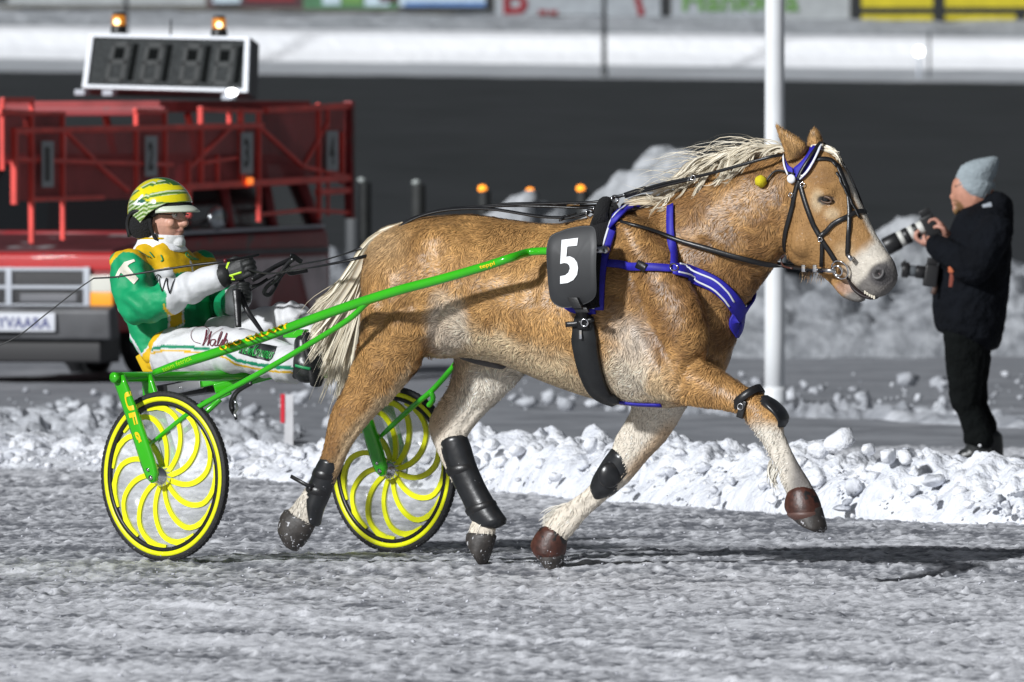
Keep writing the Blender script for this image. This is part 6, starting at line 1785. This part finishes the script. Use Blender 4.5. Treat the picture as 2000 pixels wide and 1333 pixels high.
u, v = pix(V); n = fbm(V * 30, 3)
C = np.repeat(np.array([[.45, .215, .145]]), len(V), 0) * (.85 + .3 * n)[:, None]
beard = in_poly(u, v, [(1864, 398), (1874, 394), (1884, 404), (1880, 416), (1866, 418)])
C[beard] = (.20, .11, .05)
C[in_poly(u, v, [(1860, 390), (1872, 392), (1872, 396), (1860, 395)])] = (.22, .12, .06)
C[seg_dist(u, v, [(1866, 364), (1874, 362)]) < 1.5] = (.08, .05, .035)
mesh('body', V, F, M_skin, man, cols=C)
mesh('eye', *ball(pp(1868, 369, -.032), .011, 2), M_eye, man)
mesh('goatee', *ball(pp(1867, 410, 0), .022, 2, .8, 1, 1.3), mat('fair_beard', (.26, .15, .06), .9, bump=(200, .8, .01)), man)
# hat with ribs and a loose top
sh = [pl([(1868, 352, 1940, 356, 0, .088), (1868, 338, 1946, 338, 0, .095), (1880, 322, 1951, 322, 0, .085), (1903, 312, 1951, 310, 0, .06), (1925, 308, 1945, 307, 0, .03)]),
      pl([(1868, 358, 1930, 392, 0, .088), (1866, 345, 1945, 362, 0, .092)], 4)]
V, F, E = vol(sh, .008, 3)
u, v = pix(V); V = V + vnormals(V, F) * (.003 * np.sin(1.1 * (u + .5 * v)))[:, None]
mesh('knitted_hat', V, F, M_wool, man)
# parka
sh = [pl([(1878, 412, 1978, 398, 0, .12), (1866, 428, 1981, 415, 0, .19), (1850, 460, 1979, 455, 0, .22), (1832, 510, 1976, 505, 0, .23), (1822, 560, 1973, 560, 0, .235), (1819, 600, 1968, 600, 0, .24), (1826, 640, 1960, 640, 0, .24), (1846, 655, 1956, 664, 0, .23)])]
sh.append(pl([(1915, 395, 1960, 375, 0, .10), (1925, 400, 1979, 392, 0, .13), (1925, 420, 1980, 420, 0, .13)]))
for s in (-1, 1):
    sh.append(chain([(pp(1948, 440, .20 * s), .100), (pp(1925, 490, .25 * s), .100), (pp(1900, 522, .26 * s), .095), (pp(1868, 505, .21 * s), .085), (pp(1838, 486, .13 * s), .068), (pp(1826, 478, .09 * s), .058)]))
V, F, E = vol(sh, .011, 3); V = blur(V, E, 4)
V = V + vnormals(V, F) * (.045 * (fbm(V * [5, 5, 8], 4) - .5))[:, None]
mesh('parka', V, F, M_jacket, man)
PK = Skin(V, F)
mesh('orange_badge', *bbox_bevel(PK.hit(1859, 540)[0] - [0, .004, 0], (.012, 0, 0), (0, .006, 0), (.006, 0, .060), .3), mat('rust_strap', (.22, .05, .03), .7), man)
mesh('orange_badge', *bbox_bevel(PK.hit(1857, 527)[0] - [0, .010, 0], (.014, 0, 0), (0, .006, 0), (0, 0, .016), .3), M_orange, man)
mesh('collar_print', *bbox_bevel(PK.hit(1928, 402)[0] - [0, .006, 0], (.025, 0, .008), (0, .006, 0), (-.004, 0, .012), .3), mat('pale_collar_print', (.35, .38, .42), .6), man)
# trousers and boots
sh = []
for s in (-1, 1):
    o = 8 if s > 0 else -4
    sh.append(pl([(1846 + o, 640, 1930 + o, 650, .085 * s, .115), (1850 + o, 690, 1930 + o, 700, .09 * s, .105), (1855 + o, 745, 1922 + o, 745, .09 * s, .092), (1860 + o, 785, 1922 + o, 790, .09 * s, .085), (1876 + o, 825, 1936 + o, 825, .09 * s, .082), (1884 + o, 865, 1944 + o, 862, .09 * s, .085)]))
V, F, E = vol(sh, .010, 3); V = V + vnormals(V, F) * (.04 * (fbm(V * [6, 6, 9] + 4, 4) - .5))[:, None]
mesh('trousers', V, F, M_pants, man)
for s, o in ((-1, -6), (1, 18)):
    sh = [pl([(1890 + o, 850, 1940 + o, 850, .09 * s, .065), (1892 + o, 875, 1942 + o, 875, .09 * s, .062), (1890 + o, 893, 1942 + o, 893, .09 * s, .058)]), chain([(pp(1925 + o, 890, .09 * s), .055), (pp(1900 + o, 891, .09 * s), .052), (pp(1884 + o, 893, .09 * s), .040)])]
    V, F, E = vol(sh, .008, 2); V[:, 2] = np.maximum(V[:, 2], .0); mesh('boot', V, F, M_boots, man)
mesh('boot_light', *ball(pp(1914, 870, -.16), .010, 2), M_white, man)
# hands round the lens
def phand(W, d, side, s):
    g = [loft([(W, side * .035, np.cross(d, side) * .026), (W + d * .04, side * .043, np.cross(d, side) * .022), (W + d * .08, side * .042, np.cross(d, side) * .018)], 16)]
    up = np.cross(d, side) * s
    for i, (o, L) in enumerate(((.033, .070), (.011, .078), (-.011, .074), (-.032, .060))):
        b = W + d * .08 + side * o; k1 = b + d * L * .5 + up * .012; k2 = k1 + d * L * .15 + up * L * .4; k3 = k2 - d * L * .15 + up * L * .25
        g.append(chain([(b - d * .02, .0120), (b, .0120), (k1, .0112), (k2, .0102), (k3, .009)], seg=10))
    tb = W + d * .02 + side * .036
    g.append(chain([(tb, .015), (tb + d * .03 + side * .016, .013), (tb + d * .055 + side * .010 + up * .02, .0115), (tb + d * .06 + up * .04, .010)], seg=10))
    V, F, E = vol(g, .005, 2)
    return mesh('hand', V, F, M_skin, man, cols=np.repeat(np.array([[.46, .23, .17]]), len(V), 0))
phand(pp(1828, 482, -.055), nrm(pp(1800, 474, -.055) - pp(1828, 482, -.055)), np.array([0, -1., 0]), 1)
phand(pp(1850, 462, -.06), nrm(pp(1835, 436, -.06) - pp(1850, 462, -.06)), np.array([0, -1., 0]), -1)
# cameras
def photo_camera(label, tip, back, r, bands, bsz, grip):
    t = thing('photo_camera', label, 'camera', (tip + back) / 2, 'cameras carried by the photographer')
    d = nrm(back - tip); L = np.linalg.norm(back - tip)
    for a, b, rr, m in bands:
        mesh('lens_ring', *lathe(tip, d, [(0, a * L), (r * rr * .92, a * L), (r * rr, a * L + .006), (r * rr, b * L - .004), (r * rr * .93, b * L), (0, b * L)], 28), m, t)
    c = back + d * .035
    mesh('camera_body', *bbox_bevel(c - np.array([0, 0, .012]), d * .038, (0, .070, 0), nrm(np.cross(d, (0, 1, 0))) * .062, .25), M_black, t)
    mesh('viewfinder', *bbox_bevel(c + nrm(np.array([-d[2], 0, d[0]]) if d[0] > 0 else np.array([d[2], 0, -d[0]])) * .068, d * .030, (0, .032, 0), nrm(np.cross(d, (0, 1, 0))) * .020, .3), M_black, t)
    return t
photo_camera('camera with a long white and black banded lens held up by the photographer', pp(1728, 484, -.03), pp(1806, 443, -.03), .046,
             [(0, .36, 1.12, M_black), (.36, .48, 1.0, M_lens), (.48, .62, 1.02, M_black), (.62, .74, .98, M_lens), (.74, .83, 1.0, M_black), (.83, 1.0, .9, M_lens)], 0, 0)
t = photo_camera('small black camera hanging at the photographer hip below the long lens', pp(1762, 527, -.08), pp(1806, 533, -.08), .036, [(0, .3, 1.2, M_black), (.3, .6, .9, mat('grey_lens_ring', (.10, .11, .12), .35)), (.6, 1, 1.0, M_black)], 0, 0)
mesh('lens_hood', *bbox_bevel(pp(1764, 515, -.08), (.012, 0, .01), (0, .02, 0), (0, 0, .012), .2), M_black, t)
mesh('neck_strap', *strap(spline([pp(1822, 530, -.12), pp(1826, 560, -.14), pp(1822, 575, -.14)], 10), np.repeat(np.array([[0, -1., 0]]), 10, 0), .03, .006), mat('brown_strap', (.06, .03, .02), .6), t)

# ------------------------------------------------------------------ the starting car
TC = at(225, 740, 90); TC[2] = 0
TEX, TEY = np.array([.935, -.354, 0]), np.array([.354, .935, 0])
def T(a, b, z): return TC - TEX * a + TEY * b + np.array([0, 0, z])
def tf(u, v, b=0.0):      # photo pixel on the plane b behind the nose
    d = ray(u, v); k = ((T(0, b, 0) - CP) @ TEY) / (d @ TEY); return CP + d * k
def ts(u, v, a=0.0):      # photo pixel on the plane along the side
    d = ray(u, v); k = ((T(a, 0, 0) - CP) @ TEX) / (d @ TEX); return CP + d * k
car = thing('starting_car', 'red starting car with folded start gate wings and a clock board on its roof', 'car', T(.97, 2.2, 0))
def prism(prof, a0, a1, name, m, parent=car, bev=.04, tum=0.0):
    bm = bmesh.new()
    L = [bm.verts.new(T(a0 + tum * max(0, z - 1.1), b, z)) for b, z in prof]; R_ = [bm.verts.new(T(a1 - tum * max(0, z - 1.1), b, z)) for b, z in prof]
    n = len(prof)
    bm.faces.new(L); bm.faces.new(R_[::-1])
    for i in range(n): bm.faces.new([L[i], R_[i], R_[(i + 1) % n], L[(i + 1) % n]])
    bmesh.ops.recalc_face_normals(bm, faces=bm.faces)
    if bev: bmesh.ops.bevel(bm, geom=list(bm.edges), offset=bev, segments=3, affect='EDGES', profile=.6)
    bm.verts.index_update(); V = np.array([v.co[:] for v in bm.verts]); F = [tuple(v.index for v in f.verts) for f in bm.faces]; bm.free()
    return mesh(name, V, F, m, parent)
W_ = 1.95
body = prism([(0, .36), (0, .90), (.06, .985), (1.15, 1.10), (4.55, 1.16), (4.62, 1.0), (4.62, .42), (3.9, .36)], 0, W_, 'body', M_maroon)
prism([(-.012, .85), (-.012, .965), (.05, .995), (.10, .99), (.10, .86)], .01, W_ - .01, 'hood_front', M_redpaint, car, .015)
prism([(.06, .97), (.08, 1.012), (1.15, 1.135), (1.15, 1.06)], .05, W_ - .05, 'hood', M_hood, car, .02)
cab = prism([(1.2, 1.12), (1.85, 1.70), (2.0, 1.74), (4.2, 1.74), (4.5, 1.14)], .05, W_ - .05, 'cabin_glass', M_window, car, .05, .22)
for nm, pts, r in (('pillar', [(.04, 1.2, 1.12), (.17, 1.85, 1.72)], .05), ('pillar', [(.06, 2.55, 1.14), (.18, 2.6, 1.74)], .05), ('pillar', [(.06, 3.5, 1.14), (.18, 3.5, 1.74)], .05), ('pillar', [(.06, 4.48, 1.14), (.18, 4.2, 1.74)], .06),
                   ('pillar', [(1.91, 1.2, 1.12), (1.78, 1.85, 1.72)], .05), ('windscreen_frame', [(.06, 1.2, 1.13), (1.89, 1.2, 1.13)], .03), ('roof_edge', [(.18, 1.85, 1.73), (1.77, 1.85, 1.73)], .05)):
    mesh(nm, *tube([T(*p) for p in pts], r, 10), M_maroon, car)
prism([(1.85, 1.72), (1.9, 1.78), (4.2, 1.78), (4.25, 1.72)], .14, W_ - .14, 'roof', M_maroon, car, .02)
# lower side with wheel arch; grime and a reflection put into its pale colour
side = prism([(.30, .50), (.34, .90), (4.50, .94), (4.56, .46), (4.2, .42), (3.95, .80), (3.45, .84), (3.15, .44), (1.5, .42), (1.3, .80), (.8, .82), (.55, .45)], -.014, .03, 'side_panel', M_side, car, .008)
mesh('side_moulding', *tube([T(-.02, .2, .965), T(-.02, 4.5, .99)], .022, 8), M_bumper, car)
mesh('side_moulding', *tube([T(.02, .5, 1.13), T(.02, 4.5, 1.185)], .018, 8), M_alu, car)
def carwheel(a, b):
    c = T(a, b, .37)
    w = new_obj('wheel', None, car, c)
    mesh('tyre', *ring(c, TEX, [(.22, -.10), (.35, -.115), (.37, -.07), (.37, .07), (.35, .115), (.22, .10)], 36), M_rubber, w)
    mesh('rim', *lathe(c, TEX, [(0, .05), (.08, .06), (.10, .03), (.19, .02), (.225, .08), (.23, -.08)], 28), M_bumper, w)
    mesh('wheel_arch', *ring(c, TEX, [(.40, -.02), (.47, -.01), (.46, .11), (.41, .11)], 36), M_black, w)
for a in (.12, W_ - .12):
    for b in (.98, 3.70): carwheel(a, b)
# bumper, grille, lights, name plate
prism([(-.16, .30), (-.18, .54), (-.02, .58), (.05, .30)], -.03, W_ + .03, 'bumper', M_bumper, car, .03)
prism([(-.10, .12), (-.10, .30), (.3, .32), (.3, .12)], .08, W_ - .08, 'lower_apron', M_grille, car, .02)
prism([(-.17, .34), (-.185, .34), (-.185, .44), (-.17, .44)], .75, 1.25, 'bumper_slot', M_grille, car, 0)
def fr(u0, v0, u1, v1, b, th, name, m, bev=.3, parent=car):
    A, B = tf(u0, v0, b), tf(u1, v1, b); ex = TEX * ((B - A) @ TEX) / 2; ez = np.array([0, 0, (A[2] - B[2]) / 2]) 
    return mesh(name, *bbox_bevel((A + B) / 2, ex, TEY * th, ez, bev), m, parent)
fr(-215, 524, 172, 600, -.012, .012, 'grille', M_grille)
for v in (526, 561, 597): fr(-215, v - 4, 176, v + 4, -.03, .014, 'grille_bar', M_alu)
for u in (170, 18, -140): fr(u - 6, 522, u + 6, 602, -.034, .014, 'grille_bar', M_alu)
for v in (536, 545, 553, 571, 580, 588): fr(-210, v - 1.2, 168, v + 1.2, -.026, .006, 'grille_slat', mat('grey_slat', (.10, .105, .115), .4) if v == 536 else MATS['grey_slat'])
fr(40, 574, 150, 590, -.024, .008, 'fog_lamp', mat('dim_lamp', (.16, .165, .18), .3))
fr(178, 538, 221, 571, -.02, .02, 'headlight', M_headlight); fr(178, 571, 221, 599, -.02, .02, 'indicator', mat('amber_indicator', (.75, .28, .01), .35, emit=((1, .38, .02), .25)))
fr(-225, 538, -212, 599, -.02, .02, 'headlight', M_headlight)
plate_ = fr(-75, 611, 108, 648, -.20, .006, 'name_plate', mat('name_plate_white', (.55, .57, .62), .5))
V, F = text_quad('YVAARA', tf(-6, 641, -.208), tf(98, 643, -.208), tf(-6, 619, -.208), bold=.02)
mesh('lettering', V, F, mat('name_blue', (.03, .04, .17), .6), plate_, smooth=False)
mesh('mirror', *ball(ts(424, 424, -.14), .17, 3, .5, .35, .55, [TEX, TEY, (0, 0, 1)]), M_black, car)
mesh('mirror_glass', *ball(ts(424, 427, -.16), .165, 3, 1.0, .3, .62, [TEY, TEX, (0, 0, 1)]), mat('dull_chrome', (.42, .44, .46), .22, metal=1), car)
mesh('mirror_arm', *tube([T(.05, 1.4, 1.15), ts(424, 424, -.14)], .025, 8), M_black, car)
# clock board with two beacons
clock = new_obj('clock_board', None, car, tf(326, 125, 1.5)); clock['label'] = 'timer board with unlit segments'
Q = [tf(176, 67, 1.62), tf(489, 74, 1.62), tf(485, 182, 1.5), tf(162, 173, 1.5)]      # TL TR BR BL
nq = nrm(np.cross(Q[1] - Q[0], Q[3] - Q[0])); nq = nq if nq @ TEY < 0 else -nq
def cq(x, y, o=0.0): return (Q[0] * (1 - x) + Q[1] * x) * (1 - y) + (Q[3] * (1 - x) + Q[2] * x) * y + nq * o
def slab(x0, y0, x1, y1, o0, o1, name, m, parent=clock, sk=0.0):
    P = [cq(x0 + sk, y0, o0), cq(x1 + sk, y0, o0), cq(x1, y1, o0), cq(x0, y1, o0), cq(x0 + sk, y0, o1), cq(x1 + sk, y0, o1), cq(x1, y1, o1), cq(x0, y1, o1)]
    return mesh(name, np.array(P), [(3, 2, 1, 0), (4, 5, 6, 7), (0, 1, 5, 4), (1, 2, 6, 5), (2, 3, 7, 6), (3, 0, 4, 7)], m, parent, smooth=False)
slab(0, 0, 1, 1, -.20, -.012, 'housing', M_bumper)
slab(.03, .06, .97, .94, -.011, .004, 'face', M_board)
slab(0, 0, 1, .06, -.02, .022, 'frame', M_alu); slab(0, .94, 1, 1, -.02, .022, 'frame', M_alu); slab(0, .06, .028, .94, -.02, .022, 'frame', M_alu); slab(.972, .06, 1, .94, -.02, .022, 'frame', M_alu)
for x in (.12, .33, .57, .77):
    w, s = .115, .035
    for (a, b, c, d) in ((0, .14, w, .22), (0, .46, w, .54), (0, .80, w, .88), (0, .14, .024, .54), (w - .024, .14, w, .54), (0, .46, .024, .88), (w - .024, .46, w, .88)):
        k = lambda y: s * (1 - y)
        slab(x + a + k(d), b, x + c + k(d), d, .005, .010, 'segment', M_digit, clock, k(b) - k(d))
    slab(x + .03 + s * .5, .25, x + w - .03 + s * .5, .44, .004, .007, 'segment_gap', M_digitdark, clock, .006)
    slab(x + w + .012 + s * .3, .16, x + w + .05 + s * .3, .84, .004, .007, 'segment_gap', M_digitdark, clock, .02)
for u, v in ((232, 44), (428, 50)):
    c = tf(u, v + 17, 1.7)
    bcn = new_obj('beacon', None, car, c)
    mesh('base', *lathe(c, (0, 0, 1), [(.068, -.02), (.066, .02), (.058, .045), (0, .045)], 20), M_black, bcn)
    mesh('dome', *lathe(c, (0, 0, 1), [(.056, .045), (.056, .11), (.048, .135), (0, .14)], 20), M_amberdim, bcn)
    mesh('cap', *lathe(c, (0, 0, 1), [(.052, .128), (.046, .148), (0, .152)], 20), M_black, bcn)
    mesh('bulb', *ball(c + np.array([-.012 * (1 if u < 300 else -.2), -.045, .072]), .028, 2), mat('hot_bulb', (1, .8, .5), .3, emit=((1, .70, .32), 4)) if u < 300 else MATS['hot_bulb'], bcn)
mesh('antenna', *tube([tf(333, 70, 1.7), tf(334, 38, 1.7)], .008, 6), M_dkpole, car)
mesh('work_lamp', *ball(tf(453, 181, 1.3), .042, 2, 1.1, .7, .8), M_lamp, car)
for u, v in ((160, 181), (214, 182), (447, 190)): mesh('lamp_bracket', *bbox_bevel(tf(u, v, 1.36), TEX * .045, TEY * .05, (0, 0, .024), .3), M_alu, car)
# red gate: frames of tube with mesh panels, folded along the car
gate = new_obj('start_gate', None, car, T(-.25, 1, 1.5)); gate['label'] = 'folded red start gate with numbered panels'
def gt(pts, w, m=M_redgate, name='gate_tube', a=-.25, fn=None):
    P = [ts(u, v, a) if fn is None else fn(u, v) for u, v in pts]
    g = Geo()
    for p, q in zip(P[:-1], P[1:]):
        d = q - p; L = np.linalg.norm(d); d = d / L; s = nrm(np.cross(d, (0.93, -.35, .1))); k = np.cross(d, s)
        g.add(*bbox_bevel((p + q) / 2, d * (L / 2 + w * .4), s * w / 2, k * w / 2, .2))
    return g.build(name, m, gate, smooth=False)
for u, v0, v1, w in ((61, 222, 472, .038), (122, 222, 466, .034), (28, 255, 395, .048), (5, 195, 330, .03), (62, 195, 250, .03), (266, 215, 392, .034), (322, 218, 400, .032), (392, 212, 362, .040), (470, 215, 348, .046),
                     (505, 222, 430, .034), (448, 214, 245, .034), (622, 205, 424, .034), (668, 262, 356, .040), (640, 208, 420, .02), (368, 318, 420, .04), (425, 306, 362, .03)):
    gt([(u, v0), (u + (v1 - v0) * .004, v1)], w)
for pts, w in (([(28, 256), (510, 246)], .045), ([(0, 218), (64, 222)], .04), ([(6, 196), (62, 196)], .04), ([(60, 222), (124, 222)], .03), ([(264, 216), (324, 218)], .03), ([(392, 214), (512, 218)], .03), ([(28, 312), (335, 322)], .034), ([(60, 390), (200, 386)], .034),
               ([(505, 246), (592, 326), (640, 240)], .026), ([(452, 248), (372, 326)], .030), ([(128, 256), (200, 330), (250, 372)], .028), ([(520, 216), (684, 207)], .05), ([(400, 318), (478, 306)], .028), ([(360, 366), (684, 348)], .055), ([(592, 326), (684, 346)], .03), ([(622, 376), (684, 372)], .05), ([(505, 420), (600, 410), (684, 416)], .03)):
    gt(pts, w)
gt([(682, 205), (684, 420)], .075, M_maroon, 'end_post'); gt([(686, 215), (690, 420)], .04, M_black, 'end_post', -.27)
prism([(1.05, 2.11), (1.05, 2.20), (4.3, 2.22), (4.3, 2.13)], .05, 1.55, 'platform', M_redmesh, gate, .01)
prism([(1.02, 2.08), (1.02, 2.155), (1.10, 2.155), (1.10, 2.08)], .0, 1.6, 'platform_edge', M_maroon, gate, .01)
for a in (.08, .8, 1.5): mesh('platform_post', *tube([T(a, 1.9, 1.75), T(a, 1.7, 2.10)], .03, 8), M_redgate, gate)
def gmesh(u0, v0, u1, v1, nx, nz, a=-.23, w=.0105):
    g = Geo(); nx = int(nx * 1.6); nz = int(nz * 1.5)
    for i in range(nx + 1):
        u = u0 + (u1 - u0) * i / nx; p, q = ts(u, v0, a), ts(u, v1, a); g.add(*box((p + q) / 2, TEY * w / 2, TEX * w / 3, (q - p) / 2))
    for j in range(nz + 1):
        v = v0 + (v1 - v0) * j / nz; p, q = ts(u0, v, a), ts(u1, v, a); g.add(*box((p + q) / 2, (q - p) / 2, TEX * w / 3, (0, 0, w / 2)))
    o = g.build('gate_mesh', M_redmesh, gate, smooth=False); o['kind'] = 'stuff'
for q in ((62, 224, 122, 390, 9, 30), (266, 220, 322, 385, 9, 28), (394, 248, 505, 362, 14, 20), (510, 218, 622, 350, 16, 22), (622, 210, 684, 350, 9, 24), (128, 256, 262, 320, 18, 10), (326, 248, 390, 362, 10, 18), (0, 222, 58, 312, 9, 14), (30, 314, 60, 392, 5, 12), (124, 322, 262, 388, 18, 10)): gmesh(*q)
for i, (u, v0, v1, s) in enumerate(((93, 276, 366, '1'), (295, 266, 345, '2'), (482, 259, 340, '3'), (649, 256, 334, '4'))):
    A, B = ts(u - 11, v0, -.285), ts(u + 11, v1, -.285)
    pnl = mesh('number_panel', *bbox_bevel((A + B) / 2, TEY * ((B - A) @ TEY) / 2, TEX * .006, (0, 0, (A[2] - B[2]) / 2), .3), mat('number_white', (.34, .36, .37), .6) if i == 0 else MATS['number_white'], gate)
    V, F = text_quad(s, ts(u - 5, v1 - 12, -.295), ts(u + 5, v1 - 12, -.295), ts(u - 5, v0 + 12, -.295), bold=.03); mesh('number', V, F, M_black, pnl, smooth=False)
mesh('gate_light', *bbox_bevel(ts(488, 354, -.30), TEY * .05, TEX * .01, (0, 0, .028), .3), mat('orange_lamp', (.8, .2, .03), .4, emit=((1, .22, .03), 1.2)), gate)
